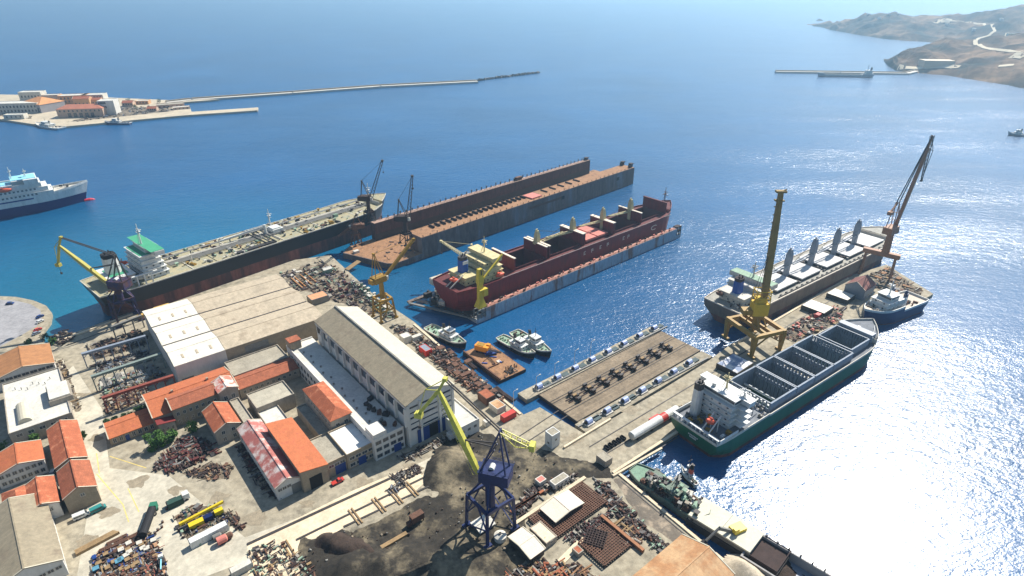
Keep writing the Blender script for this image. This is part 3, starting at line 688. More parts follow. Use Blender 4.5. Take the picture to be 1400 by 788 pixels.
# jetty sheds
bld('shed', 'steep roofed dark shed with rust red roof on the far jetty', 'shed', (1183, 398), (1204, 386), (1163, 388), 9, 'gable', 'x', 4, wall=greyc, rm=M_('dull_red_roof', (120, 72, 62), var=.3), size=(15, 12), wins=[('f', 3, 1, 1.2, 1.4, .1, .9)])
bld('shed', 'white corrugated canopy nearest the red box on the jetty', 'canopy', (1127, 429), (1150, 418), (1105, 416), 5, 'flat', wall=steel, rm=sheetw, size=(12, 14), par=.03)
bld('shed', 'pale grey flat canopy beside the dark jetty shed', 'canopy', (1159, 411), (1175, 402), (1138, 401), 5, 'flat', wall=steel, rm=sheetw, size=(11, 13), par=.03)
bld('shed', 'blue and white banded roof shed at the foot of the yellow portal crane', 'shed', (1008, 511), (1030, 497), (990, 497), 5, 'flat', wall=steel, rm=M_('banded_roof', (120, 134, 160), var=.2, c2=lin((.85, .83, .8)), mix=.52, sc=.25), size=(15, 12), par=.03)

# ============================================================ old town headland across the harbour
head = [(-160, 160), (0, 163), (46, 170), (90, 173), (165, 166), (250, 158), (352, 151), (353, 147), (262, 153), (259, 145), (236, 147), (238, 141), (300, 136), (230, 137), (160, 134), (60, 130), (-160, 128)]
tag(MB().prism(px_poly(head, 2.5), -4, 2.5).build('quay', M_('town_quay', (186, 172, 146), var=.3, sc=.04)), 'pale stone quay of the old town across the harbour', kind='structure')
def break_(name, label, pts, w, z1, m, cat):
    b = MB()
    for p, q in zip(pts, pts[1:]):
        A = P(*p, z1); B = P(*q, z1); d = (B - A).normalized() * 1.0
        b.bar(A - Vector((0, 0, z1 / 2 + 1)) - d, B - Vector((0, 0, z1 / 2 + 1)) + d, w, z1 + 2)
    root = thing(name, label, cat)
    b.build('deck', m, root)
    c = MB()
    for p, q in zip(pts, pts[1:]):
        A = P(*p, z1); B = P(*q, z1); s = (B - A).normalized(); nn = Vector((-s.y, s.x, 0)) * (w / 2 - 1.2)
        c.bar(A + nn + Vector((0, 0, 1)), B + nn + Vector((0, 0, 1)), 2, 2)
    c.build('parapet', stone, root)
    return root
break_('breakwater', 'long outer breakwater reaching across from the old town', [(228, 140), (262, 136), (400, 126.5), (520, 117.5), (652, 111)], 13, 3, M_('breakwater_top', (190, 184, 170), var=.25, sc=.05), 'breakwater')
break_('breakwater', 'breakwater with a moored ship off the brown headland', [(1061, 97.5), (1240, 100), (1262, 95)], 12, 3.2, M_('breakwater_top2', (182, 172, 156), var=.25, sc=.05), 'breakwater')
b = MB()
for i in range(230):
    t = random.random(); a = P(652 + 86 * t, 110.5 - 11 * t + random.uniform(-.6, .6) * (1 - .3 * t), 0)
    s = random.uniform(2, 4.5); b.cb(a.x, a.y, random.uniform(-.3, 1.6), s, s, s * .8, random.random() * 3, random.random())
tag(b.build('rocks', steel), 'dark armour rocks continuing the outer breakwater', kind='stuff')
TG = 'old town buildings on the headland'
def tb(label, p0, L, W, h, roof, rh, wall, rm, wins, ang=38, **k):
    return bld('town_building', label, 'building', p0, (0, 0), (0, 0), 2.5 + h, roof, 'x', rh, wall=wall, rm=rm, size=(L, W), ang=R(ang), base=2.5, wins=wins, fm=stone, **k)
ochre = M_('ochre_plaster', (196, 150, 104), var=.2, rough=.9); bluegrey = M_('greyish_plaster', (150, 146, 148), var=.15, rough=.9); rosewall = M_('rose_plaster', (190, 160, 136), var=.15)
tb('cream terraced building at the far left of the old town', (-20, 143), 70, 24, 14, 'flat', 0, offwhite, membrane, [('f', 14, 2, 2, 3, .02, .98), ('f', 14, 8, 2, 3, .02, .98)], 8)
tb('cream upper block crowning the left old town terrace', (24, 127), 34, 18, 14, 'flat', 0, offwhite, membrane, [('f', 6, 6, 2.4, 3, .05, .95)], 8)
tb('low warehouse with long white roof at the left photo edge', (-24, 146), 52, 22, 8, 'flat', 0, bluegrey, membrane, [('f', 8, 1.5, 2.4, 4, .02, .98)], 5)
tb('old customs hall with broad orange hip roof', (62, 151), 60, 40, 13, 'hip', 7, bluegrey, tile3, [('f', 9, 2, 3, 5, .04, .96), ('l', 6, 2, 3, 5, .04, .96)], -18) if False else None
tb('quayside hall with broad orange hip roof turned towards the harbour', (26, 141), 46, 38, 12, 'hip', 8, bluegrey, M_('sandy_tile', (204, 142, 88), var=.3, sc=.1), [('f', 7, 1.5, 3, 6, .04, .96)], -22)
tb('long arcaded building with red roof and five dark arches', (76, 150), 62, 22, 12, 'hip', 5, rosewall, M_('dull_red_tile', (184, 116, 88), var=.25, sc=.1), [('f', 5, .4, 4.6, 6, .2, .82), ('f', 10, 8, 2, 2.4, .03, .97)], 9)
tb('ochre block behind the arcaded building', (78, 132), 40, 20, 14, 'flat', 0, ochre, membrane, [('f', 7, 4, 2, 3, .05, .95), ('f', 7, 9, 2, 3, .05, .95)], 12)
tb('cream block with many shutters left of the tall white block', (108, 131), 34, 20, 14, 'flat', 0, offwhite, membrane, [('f', 7, 3, 2, 3, .05, .95), ('f', 7, 9, 2, 3, .05, .95)], 12)
tb('tall bright white block on the old town headland', (132, 139), 22, 20, 20, 'flat', 0, render_w, membrane, [('f', 5, 10, 2, 3, .05, .5), ('f', 5, 16, 2, 3, .05, .5)], 12)
tb('small ochre building right of the customs hall', (98, 136), 24, 16, 12, 'gable', 3, ochre, tile3, [('f', 4, 3, 2, 3, .05, .95)], 12)
tb('long low beige store on the mole root', (213, 145), 40, 18, 4, 'flat', 0, rosewall, flatgrey, [('f', 6, .5, 2, 2, .05, .95)], 28)
tb('low white roofed shed at the start of the inner mole', (236, 148), 24, 12, 3, 'flat', 0, rosewall, membrane, [('f', 4, .5, 1.6, 1.6, .05, .95)], 28)

for i, (x, y, L_, W_, h_, ro, ms, lb) in enumerate(((166, 141, 16, 12, 6, 'gable', (rosewall, tile3), 'small orange roofed kiosk right of the tall white block'), (184, 139, 20, 12, 5, 'flat', (ochre, membrane), 'low ochre store behind the quay trees'), (4, 158, 26, 12, 6, 'flat', (offwhite, membrane), 'low white customs shed near the left quay edge'), (200, 149, 14, 10, 4, 'gable', (rosewall, tile3), 'tiny orange roofed hut before the beige store'), (120, 137, 18, 12, 9, 'gable', (ochre, tile3), 'narrow orange roofed house between the arcade and the white block'), (56, 131, 24, 14, 13, 'flat', (rosewall, membrane), 'pink block rising behind the broad hip roof'))):
    tb(lb, (x, y), L_, W_, h_, ro, 2.5 if ro == 'gable' else 0, ms[0], ms[1], [('f', 4, h_ * .4, 1.8, 2, .05, .95)], 10)
# ============================================================ ships
class Hull:
    """a ship's hull in a frame with x from stern to bow, z = 0 at the water"""
    def __init__(s, L, B, D, ts=.12, tb=.8, stern=.82, wl_stern=.35, rake=6, steps=(), p_d=2.6, p_w=1.7, paint=2, zb=-1, bulw=1.1, sheer=1.0, flare=1.0):
        s.L, s.B, s.D, s.ts, s.tb, s.stern, s.wls, s.rake, s.steps, s.pd, s.pw, s.paint, s.zb, s.bulw, s.sheer = L, B, D, ts, tb, stern, wl_stern, rake, steps, p_d, p_w, paint, zb, bulw, sheer
    def top(s, t):
        z = s.D + s.sheer * max(0, (t - .75) / .25) ** 2 * 2
        for a, b, dz in s.steps:
            if a <= t <= b: z += dz
        return z
    def half(s, t, k):
        h = s.B / 2; f = 1
        if t < s.ts:
            q = t / s.ts; e = s.wls + (s.stern - s.wls) * min(1, k * 1.6); f = e + (1 - e) * math.sin(q * PI / 2)
        if t > s.tb:
            q = (t - s.tb) / (1 - s.tb); p = s.pw + (s.pd - s.pw) * k; f = max(.0, 1 - q ** p)
        return h * f
    def pt(s, t, z, top):
        k = max(0, min(1, z / top)); y = s.half(t, k); x = t * s.L
        if t > s.tb: x += s.rake * k * ((t - s.tb) / (1 - s.tb)) ** 2
        if t < s.ts: x -= s.rake * .5 * (k - .3) * (1 - t / s.ts)
        return x, y
    def ts_list(s, n=34):
        T = [i / n for i in range(n + 1)] + [.985, .995]
        for a, b, dz in s.steps:
            for q in (a, b):
                if 0 < q < 1: T += [q - 1e-4, q + 1e-4]
        return sorted(set(T))
    def build(s, root, up, low, deckm, bulm=None, holds=(), holdm=None, holdz=1.5, band=None):
        T = s.ts_list()
        def side(z_of, nm, m, N=6):
            rings = []
            for t in T:
                tp = s.top(t); z0, z1 = z_of(tp); r = []
                for sg in (-1, 1):
                    pts = []
                    for i in range(N + 1):
                        z = z0 + (z1 - z0) * i / N; x, y = s.pt(t, z, tp); pts.append((x, sg * y, z))
                    r.append(pts)
                rings.append(r[0][::-1] + r[1])
            b = MB(); b.loft(rings, close=False)
            b.face(rings[0]); return b.build(nm, m, root)
        side(lambda tp: (s.paint, tp), 'hull', up)
        if low: side(lambda tp: (s.zb, s.paint), 'hull_bottom', low, 2)
        # deck with openings
        X = set(T)
        for a, b_, hw in holds: X |= {a, b_}
        X = sorted(X); dk = MB()
        for a, c in zip(X, X[1:]):
            if c - a < 1.5e-4: continue
            m = (a + c) / 2; hw = None
            for ha, hb, w_ in holds:
                if ha < m < hb: hw = w_
            za = s.top(a + 1e-6 if False else (a + 2e-5)); zc = s.top(c - 2e-5)
            xa, ya = s.pt(a, za, za); xc, yc = s.pt(c, zc, zc)
            za -= .02; zc -= .02
            if hw is None: dk.face([(xa, -ya, za), (xc, -yc, zc), (xc, yc, zc), (xa, ya, za)])
            else:
                for sg in (-1, 1): dk.face([(xa, sg * ya, za), (xc, sg * yc, zc), (xc, sg * hw, zc), (xa, sg * hw, za)])
        dk.build('deck', deckm, root)
        st = MB()
        for a, b_, dz in s.steps:
            for q in (a, b_):
                if 0 < q < 1:
                    z0 = min(s.top(q - 2e-4), s.top(q + 2e-4)); z1 = max(s.top(q - 2e-4), s.top(q + 2e-4)); y = s.half(q, 1) - .05
                    st.box(q * s.L - .15, q * s.L + .15, -y, y, z0, z1)
        if st.v: st.build('bulkhead', bulm or up, root)
        for ha, hb, w_ in holds:
            z = s.top((ha + hb) / 2); h = MB(); x0, x1 = ha * s.L, hb * s.L
            h.face([(x0, -w_, holdz), (x1, -w_, holdz), (x1, w_, holdz), (x0, w_, holdz)])
            for A, B_ in (((x0, -w_), (x1, -w_)), ((x1, -w_), (x1, w_)), ((x1, w_), (x0, w_)), ((x0, w_), (x0, -w_))):
                h.face([(*A, holdz), (*B_, holdz), (*B_, z), (*A, z)])
            ho = h.build('hold', holdm, root)
            c = MB(); t = .3; ch = 1.6
            c.box(x0 - t, x1 + t, -w_ - t, -w_, z - .1, z + ch).box(x0 - t, x1 + t, w_, w_ + t, z - .1, z + ch).box(x0 - t, x0, -w_, w_, z - .1, z + ch).box(x1, x1 + t, -w_, w_, z - .1, z + ch)
            c.build('coaming', s.coam, root)
        if s.bulw:
            b = MB()
            for sg in (-1, 1):
                rings = []
                for t in T:
                    tp = s.top(t); x, y = s.pt(t, tp, tp); y2 = max(0, y - .35); o = .04 if y > .1 else 0
                    rings.append([(x, sg * (y + o), tp - .15), (x, sg * (y + o), tp + s.bulw), (x, sg * y2, tp + s.bulw), (x, sg * y2, tp - .15)])
                b.loft(rings, close=False)
            x, y = s.pt(0, s.top(0), s.top(0)); b.box(x - .1, x + .2, -y, y, s.top(0) - .1, s.top(0) + s.bulw)
            b.build('bulwark', bulm or up, root)
    coam = None

def ship(name, label, stern_px, bow_px, z, cat='ship', group=None, Lf=1.0, zoff=0.0):
    a = P(*stern_px, z); b = P(*bow_px, z); d = b - a; L = d.length * Lf; an = math.atan2(d.y, d.x)
    return thing(name, label, cat, (a.x, a.y, zoff), an, group), L, an

def tiers(root, x0, x1, hw, z0, n, th, m, winm=glass, over=.7, shrink=0.0, roofm=None, wins=True, nm='deckhouse', cap=80):
    b = MB(); s = 0
    for i in range(n):
        a, c, w_ = x0 + s * .3, x1 - s, hw - s * .4
        z = z0 + i * th
        b.box(a, c, -w_, w_, z, z + th - .25); b.box(a - over, c + over * .6, -w_ - over, w_ + over, z + th - .24, z + th)
        # rails as thin walls of posts
        s += shrink
    o = b.build(nm, m, root)
    if roofm: MB().box(x0 + .2, x1 - s, -hw + .4, hw - .4, z0 + n * th + .01, z0 + n * th + .1).build('top_deck', roofm, root)
    k = 0
    if wins:
        s = 0
        for i in range(n):
            a, c, w_ = x0 + s * .3, x1 - s, hw - s * .4; z = z0 + i * th + th * .4; s += shrink
            for y in [(-w_ + (j + .5) * 2 * w_ / max(2, int(w_ * .55))) for j in range(max(2, int(w_ * .55)))]:
                for xx, rz in ((a, -PI / 2), (c, PI / 2)):
                    if k < cap: put_window(root, xx, y, z, rz, 1, .9, m); k += 1
            nx = max(1, int((c - a) / 3.4))
            for j in range(nx):
                for sg in (-1, 1):
                    if k < cap: put_window(root, a + (j + .5) * (c - a) / nx, sg * w_, z, 0 if sg < 0 else PI, 1, .9, m); k += 1
    return o

def rails(root, pts, h=1.1, m=None, nm='railing'):
    b = MB()
    for p, q in zip(pts, pts[1:]):
        p = Vector(p); q = Vector(q); n = max(1, int((q - p).length / 3))
        for hh in (h, h * .5): b.bar(p + Vector((0, 0, hh)), q + Vector((0, 0, hh)), .12)
        for i in range(n + 1):
            c = p.lerp(q, i / n); b.bar(c, c + Vector((0, 0, h)), .12)
    return b.build(nm, m or white, root)

def mast(root, x, y, z, h, m, arms=2, nm='mast'):
    b = MB().tube((x, y, z), (x, y, z + h), .45, .2, 8)
    for i in range(arms):
        zz = z + h * (.55 + .3 * i / max(1, arms)); b.bar((x, y - 2.6 + i * .6, zz), (x, y + 2.6 - i * .6, zz), .25)
    b.bar((x - 1.2, y - 1.4, z), (x, y, z + h * .7), .2).bar((x - 1.2, y + 1.4, z), (x, y, z + h * .7), .2)
    b.cb(x, y, z + h * .62, 2.4, 2, .25)
    b.cb(x + .5, y, z + h * .72, .4, 3.4, .4, .5)
    return b.build(nm, m, root)

def funnel(root, x, y, z, l, w_, h, m, topm, band=None):
    rings = [[(x + dx * l / 2 * k, y + dy * w_ / 2 * k, zz) for dx, dy in ((-1, -.6), (-.6, -1), (.6, -1), (1, -.6), (1, .6), (.6, 1), (-.6, 1), (-1, .6))] for zz, k in ((z, 1), (z + h, .86))]
    b = MB().loft(rings); b.face(rings[1]); o = b.build('funnel', m, root)
    c = MB()
    r2 = [[(x + (p[0] - x) * 1.03, y + (p[1] - y) * 1.03, zz) for p in rings[1]] for zz in (z + h * .82, z + h + .25)]
    c.loft(r2); c.face(r2[1])
    for dx, dy in ((-.2, -.15), (.15, .15), (.2, -.2)): c.tube((x + dx * l, y + dy * w_, z + h), (x + dx * l - .3, y + dy * w_, z + h + 1.8), .4, n=8)
    c.build('funnel_top', topm, o)
    return o

def lifeboat(root, x, y, z, rz, m, L=7, tilt=0):
    b = MB(); rings = []
    for i in range(9):
        t = i / 8; k = math.sin(PI * min(1, max(0, .06 + t * .88))) ** .6
        rings.append([(L * (t - .5), 1.3 * k * math.cos(a), 1.35 * k * math.sin(a)) for a in [2 * PI * j / 10 for j in range(10)]])
    b.loft(rings); b.face(rings[0]); b.face(rings[-1]); b.cb(-L * .18, 0, 1.2, 1.6, 1.5, .9)
    o = b.build('lifeboat', m, root, smooth=False); o.location = (x, y, z); o.rotation_euler = (0, tilt, rz); return o

def deck_bits(root, x0, x1, hw, z, n, ms, nm='deck_fitting', s=1.0, h=1.2):
    """winches, bollards, pipe ends, vents standing on a deck, each a fitting of its own shape"""
    for i in range(n):
        b = MB(); k = random.random(); a = s * random.uniform(.7, 1.7)
        if k < .35: b.tube((0, -a * .7, .5), (0, a * .7, .5), .45 * a, n=8).cb(0, -a * .8, .5, a, .25, 1).cb(0, a * .8, .5, a, .25, 1)
        elif k < .6: b.tube((0, 0, 0), (0, 0, h * a * .7), .3 * a, n=8).cb(0, 0, h * a * .75, .9 * a, .9 * a, .3)
        elif k < .8: b.cb(0, 0, .5 * a, a * 1.4, a, a).cb(.2, 0, 1.1 * a, .6 * a, .5 * a, .4)
        else: b.tube((-.5, 0, 0), (-.5, 0, .8), .22, n=6).tube((.5, 0, 0), (.5, 0, .8), .22, n=6).cb(0, 0, .08, 1.6, .7, .16)
        o = b.build(nm, random.choice(ms), root); o.location = (random.uniform(x0, x1), random.uniform(-hw, hw), z); o.rotation_euler = (0, 0, random.choice((0, PI / 2, .3)))

# ---------------------------------------------------------------- black tanker
r, L, an = ship('tanker', 'long black and rust red tanker with green topped white bridge', (129, 394), (527, 272), 18, zoff=6)
r.scale = (1, 1.18, 1)
hu = Hull(L - 6, 33, 12, ts=.1, tb=.87, steps=((.955, 1.01, 2.4),), paint=3.2, zb=-7, bulw=.5, rake=7, stern=.86, wl_stern=.2, p_d=2.2)
hu.build(r, blackhull, bottomred, deckcream, bulm=offwhite)
hu.build_ = None
tiers(r, 24, 38, 11, 12, 5, 3, white, shrink=.8, cap=60)
MB().box(25, 36, -9, 9, 27.02, 27.2).build('green_deck', greendeck, r)
b = MB().box(29, 37, -7.5, 7.5, 27.2, 30.4).box(31, 36.5, -16, 16, 27.6, 30.2); b.build('bridge', white, r)
MB().box(36.5, 36.62, -14, 14, 28.4, 29.6).box(29, 29.05, -7, 7, 28.4, 29.6).build('bridge_window', glass, r)
MB().box(29.2, 36.8, -15.5, 15.5, 30.4, 30.5).build('green_deck', greendeck, r)
mast(r, 31, 0, 30.4, 13, white, 3)
tiers(r, 6, 20, 9, 12, 2, 3, white, wins=True, cap=20)
funnel(r, 12, 0, 18, 8, 6.5, 12, white, blackm)
MB().box(8, 18, -6, 6, 18.02, 18.2).build('green_deck', greendeck, r)
lifeboat(r, 22, -13, 16, 0, offwhite); lifeboat(r, 22, 13, 16, 0, orangeboat)
for x in (18, 22, 26): 
    for sg in (-1, 1): MB().box(x, x + .7, sg * 15 - .3, sg * 15 + .3, 12, 18.5).build('davit', white, r)
MB().box(14, 30, -15.6, -14.4, 18.3, 18.8).build('boat_deck', white, r)
# deck piping
dl = hu.L
for y in (-3.2, -1.9, -.6, .8, 2.2, 3.5):
    MB().tube((42, y, 13.2), (dl * .93, y, 13.2), .32, n=6).build('cargo_pipe', greysteel if y < 1 else offwhite, r)
MB().box(42, dl * .94, 4.4, 6, 15, 15.3).build('catwalk', greysteel, r)
for i in range(9):
    x = 50 + i * (dl * .86 - 40) / 9
    MB().box(x, x + .5, -15.5, 15.5, 12.0, 12.35).build('deck_frame', deckcream if i % 2 else offwhite, r)
for i in range(12):
    x = 46 + i * 13.5
    MB().box(x, x + .3, 4.6, 4.9, 12, 15).box(x, x + .3, 5.6, 5.9, 12, 15).build('catwalk_post', greysteel, r)
xm = dl * .52
b = MB().tube((xm, 0, 12), (xm, 0, 20), 1.1, .8).bar((xm, 0, 19), (xm - 30, 5, 15.5), .9).bar((xm, 0, 20), (xm - 15, 2.5, 18.5), .3); b.build('hose_crane', white, r)
b = MB().box(xm + 4, xm + 12, -3, 5, 12, 15.4).box(xm + 4.5, xm + 11, -2, 4, 15.4, 16.2); b.build('midship_house', white, r)
mast(r, xm + 8, 6, 15, 13, white, 1)
for k, i in enumerate((-1, 0, 1, 2)):
    MB().tube((xm - 6 + i * 3, -14, 13.6), (xm - 6 + i * 3, 14, 13.6), .4, n=6).build('manifold_pipe', steel if i % 2 else greysteel, r)
MB().box(xm - 30, xm - 2, -15, -12.2, 12.05, 13.2).build('manifold_tray', steel, r)
mast(r, dl * .95, 0, 14.4, 15, white, 1, 'foremast')
deck_bits(r, 44, dl * .9, 15, 12, 190, [steel, rust, offwhite, palegreen, yellow2, greysteel], s=1.3)
deck_bits(r, dl * .9, dl * .97, 6, 14.4, 10, [steel, rust, offwhite])
deck_bits(r, 1, 22, 12, 12, 16, [steel, offwhite, greysteel, rust])
for i in range(5): MB().tube((30 + i * 24, 3 - (i % 2) * 10, 12), (30 + i * 24, 3 - (i % 2) * 10, 18), .3, n=6).cb(30 + i * 24, 3 - (i % 2) * 10, 18, 1.2, 1.2, .4).build('vent_post', offwhite, r)

# ---------------------------------------------------------------- floating dock with the dark back wall
r, L, an = ship('floating_dock', 'longer rust brown floating dock with empty deck and dark back wall', (537, 362), (866, 246), 4, 'floating dock')
# frame: x along the near wing, y>0 away; pontoon reaches out at the near end
W = 50.0; z1 = 16.5
a0 = 26
b = MB().prism([(-2, 4), (2, 0), (L, 0), (L, W), (-4, W), (-14, W - 8)], -3, 4.2); b.build('pontoon', dockgrey, r)
MB().prism([(-1.4, 4.4), (2.3, .6), (L - .3, .6), (L - .3, W - .5), (-3.8, W - .5), (-13, W - 8)], 4.21, 4.25).build('pontoon_deck', rusto, r)
wn = MB().prism([(a0, .02), (L, .02), (L, 15), (a0, 15)], 4.26, z1).build('wing_wall', dockgrey, r)
MB().prism([(a0 + .2, .3), (L - .2, .3), (L - .2, 14.8), (a0 + .2, 14.8)], z1 + .01, z1 + .08).build('wing_deck', rusto, wn)
bw = MB().prism([(a0 - 10, W - 5.5), (L - 14, W - 5.5), (L - 14, W), (a0 - 10, W)], 4.26, z1 + 1.5).build('back_wall', dockwall, r)
MB().box(a0 - 10, L - 14, W - 5.56, W - 5.5, 4.3, 9.5).build('shade_band', steel, bw)  # dark strip paints the shade in the channel along the wall's foot
MB().prism([(a0 - 9.8, W - 5.3), (L - 14.2, W - 5.3), (L - 14.2, W - .2), (a0 - 9.8, W - .2)], z1 + 1.51, z1 + 1.58).build('back_wall_deck', M_('faded_dock_deck', (160, 130, 112), var=.35, sc=.2), bw)
for i in range(19):
    x = a0 + 18 + i * 5.4
    MB().box(x, x + .8, 8.5, 15.4, z1 + .1, z1 + 1.7).build('deck_rib', rustd, r)
for i in range(6):
    x = a0 + 130 + i * 11
    MB().box(x, x + .7, 7, 15, z1 + .1, z1 + 1.2).build('deck_rib', rustd, r)
MB().box(a0 + 118, a0 + 130, 3, 14, z1 + .1, z1 + 1.2).build('hatch_cover', pinkred, r)
for i in range(44):
    x = a0 - 6 + i * (L - a0 - 10) / 44; hh = random.uniform(1, 2.6)
    MB().cb(x, W - .9, z1 + 1.55 + hh / 2, .7, .5, hh).cb(x, W - .9, z1 + 1.6 + hh, 1.2, .9, .4).build('bollard', steel, r)
for i in range(40):
    x = a0 + 2 + i * (L - a0 - 4) / 40
    MB().cb(x, .8, z1 + .7, .4, .4, random.uniform(.8, 1.4)).build('edge_post', rustd, r)
rails(r, [(a0, W - 5.2, z1 + 1.5), (L - 14, W - 5.2, z1 + 1.5)], 1.2, steel)
b = MB(); b.cb(L * .6, W - 2.5, z1 + 3, 7, 3, 3); b.build('winch_house', rust, r)
for (x, y, sx) in ((L - 2, 2, 3), (L - 2, 12, 3), (L - 16, W - 3, 3)):
    b = MB().box(x - sx, x + 1.5, y, y + 2.4, z1 - 2, z1 + 3); b.cb(x, y + 1, z1 + 3.6, 4, 3.4, .8); b.build('end_post', rustd, r)
for x in (L * .62, L * .9):
    MB().box(x, x + 4, -.12, .02, 9, 12).build('side_opening', dark, r)
MB().box(L * .48, L * .62, -.08, .02, 10, 12).build('patch_plate', rust, r)
MB().box(-9, -5, W - 16, W - 13, 4.2, 6).build('deck_box', offwhite, r)
deck_bits(r, 0, 22, 18, 4.3, 0, [rust])
for i in range(14):
    MB().cb(random.uniform(0, a0), random.uniform(4, W - 14), 4.4, random.uniform(1, 5), random.uniform(.4, 2), random.uniform(.2, .9), random.random() * 3).build('deck_plate', random.choice([rust, rusto, steel]), r)
tag(MB().bar(P(474, 369, 2.4), P(491, 357, 4.6), 4, .5).build('gangway', wood), 'wooden gangway from the quay to the brown dock deck', 'gangway')

# ---------------------------------------------------------------- floating dock with red ship
r, L, an = ship('floating_dock', 'pale blue floating dock carrying the dark red bulk carrier', (652, 427), (932, 311), 8, 'floating dock')
W = 48; dz = 8.3
MB().prism([(0, 0), (L, 0), (L, W), (0, W)], -3, 2.6).build('pontoon', dockblue, r)
MB().prism([(.4, 4.2), (L - .4, 4.2), (L - .4, W - 4.2), (.4, W - 4.2)], 2.61, 2.7).build('pontoon_deck', rustd, r)
wn = MB().box(7, L - 6, 0.01, 4, 2.6, dz).build('wing_wall', dockblue, r)
MB().box(7, L - 6, .2, 3.8, dz + .01, dz + .1).build('wing_deck', M_('pinkish_rust_deck', (176, 124, 106), var=.4, sc=.4), wn)
MB().box(10, L * .7, W - 4, W - .01, 2.6, 7.5).build('wing_wall', dockblue, r)
for i in range(56):
    x = 8 + i * (L - 16) / 56; h = random.uniform(.5, 1.5)
    MB().cb(x, 3.2 - 2.2 * (i % 3 == 0), dz + h / 2, random.uniform(.6, 2.4), .7, h).build('deck_fitting', random.choice([rust, rustd, pinkred, steel]), r)
b = MB()
for x in (0.4, 3.6, 6.8): b.box(x, x + .7, .1, .8, 2.6, dz).box(x, x + .7, 3.4, 4, 2.6, dz)
for z in (5.5, dz): b.box(0.4, 7.5, .1, .8, z - .6, z).box(.4, 7.5, 3.4, 4, z - .6, z)
b.build('end_frame', greysteel, r)
b = MB()
for x in (L - 5.6, L - 3, L - .8): b.box(x, x + .7, .1, .8, 2.6, dz + 1).box(x, x + .7, 3.4, 4, 2.6, dz + 1)
for z in (6, dz + 1): b.box(L - 5.8, L - .1, .1, 4, z - .6, z)
b.build('end_frame', rustd, r)
rails(r, [(8, .5, dz), (L - 7, .5, dz)], 1.1, rustd)
MB().bar((-18, W - 2, 2.5), (-2, W - 2, 2.5), 2.4, 1).build('mooring_arm', hullgrey, r)
MB().bar((-18, W - 3, 2.4), (1, 1.5, 2.4), 1.6, .8).build('walkway', greysteel, r)
b = MB().lat((-14, W - 3.4, 3.6), (0, 4, 3.6), 1.2, 1.2, 12, .2); b.build('walkway_truss', steel, r)
for i in range(12):
    x, y = random.uniform(-8, 10), random.uniform(W - 20, W - 2)
    b = MB().cb(0, 0, 1.6, random.uniform(2, 5), random.uniform(2, 4), 3.2, random.random()).tube((0, 0, 0), (1, 0, random.uniform(3, 6)), .3, n=6); b.cb(1, 1, 3.6, 1.6, 1, .8, .5)
    o = b.build('dock_machinery', random.choice([steel, greysteel, rustd, offwhite]), r); o.location = (x, y, 2.6)
o = MB().box(0, 10, 0, 4, 0, 4).build('white_control_cabin', offwhite, r); o.location = (2, W - 1, 7); o['label'] = 'white control cabin'
MB().box(.3, 9.7, .3, 3.7, 4, 4.2).build('cabin_roof', sheetl, o)
for i in range(28):
    x = 20 + i * 6.2
    MB().box(x, x + 1.6, W / 2 - 2, W / 2 + 2, 2.7, 4.2).build('keel_block', wood, r)

# red bulk carrier sits on the blocks
A_ = P(611, 391, 18); B_ = P(916, 281, 18); d = B_ - A_; an = math.atan2(d.y, d.x); L = d.length
r = thing('bulk_carrier', 'oxblood red bulk carrier with open hatches standing in the floating dock', 'ship', (A_.x, A_.y, 4.2), an)
hu = Hull(L - 5, 31, 13.6, ts=.1, tb=.88, steps=((-.01, .13, .02), (.945, 1.01, 1.8)), paint=1.2, zb=-2, bulw=1.0, rake=5, stern=.8, wl_stern=.4, p_d=2.2, p_w=1.8)
hs = [(.215, .325, 10), (.355, .48, 10), (.51, .62, 10), (.655, .77, 10), (.80, .915, 9)]
hu.coam = redin
hu.build(r, redhull, redhull, redin, bulm=redhull, holds=[hs[0], hs[1], hs[3], hs[4]], holdm=redin, holdz=2)
dk = 13.6; l = hu.L
MB().box(.51 * l, .62 * l, -10.3, 10.3, dk, dk + 1.9).build('coaming', redin, r)
for k in (0, 1): MB().box(.512 * l + k * .056 * l, .512 * l + k * .056 * l + .05 * l, -9.8, 9.8, dk + 1.9, dk + 2.7).build('hatch_cover', pinkred, r)
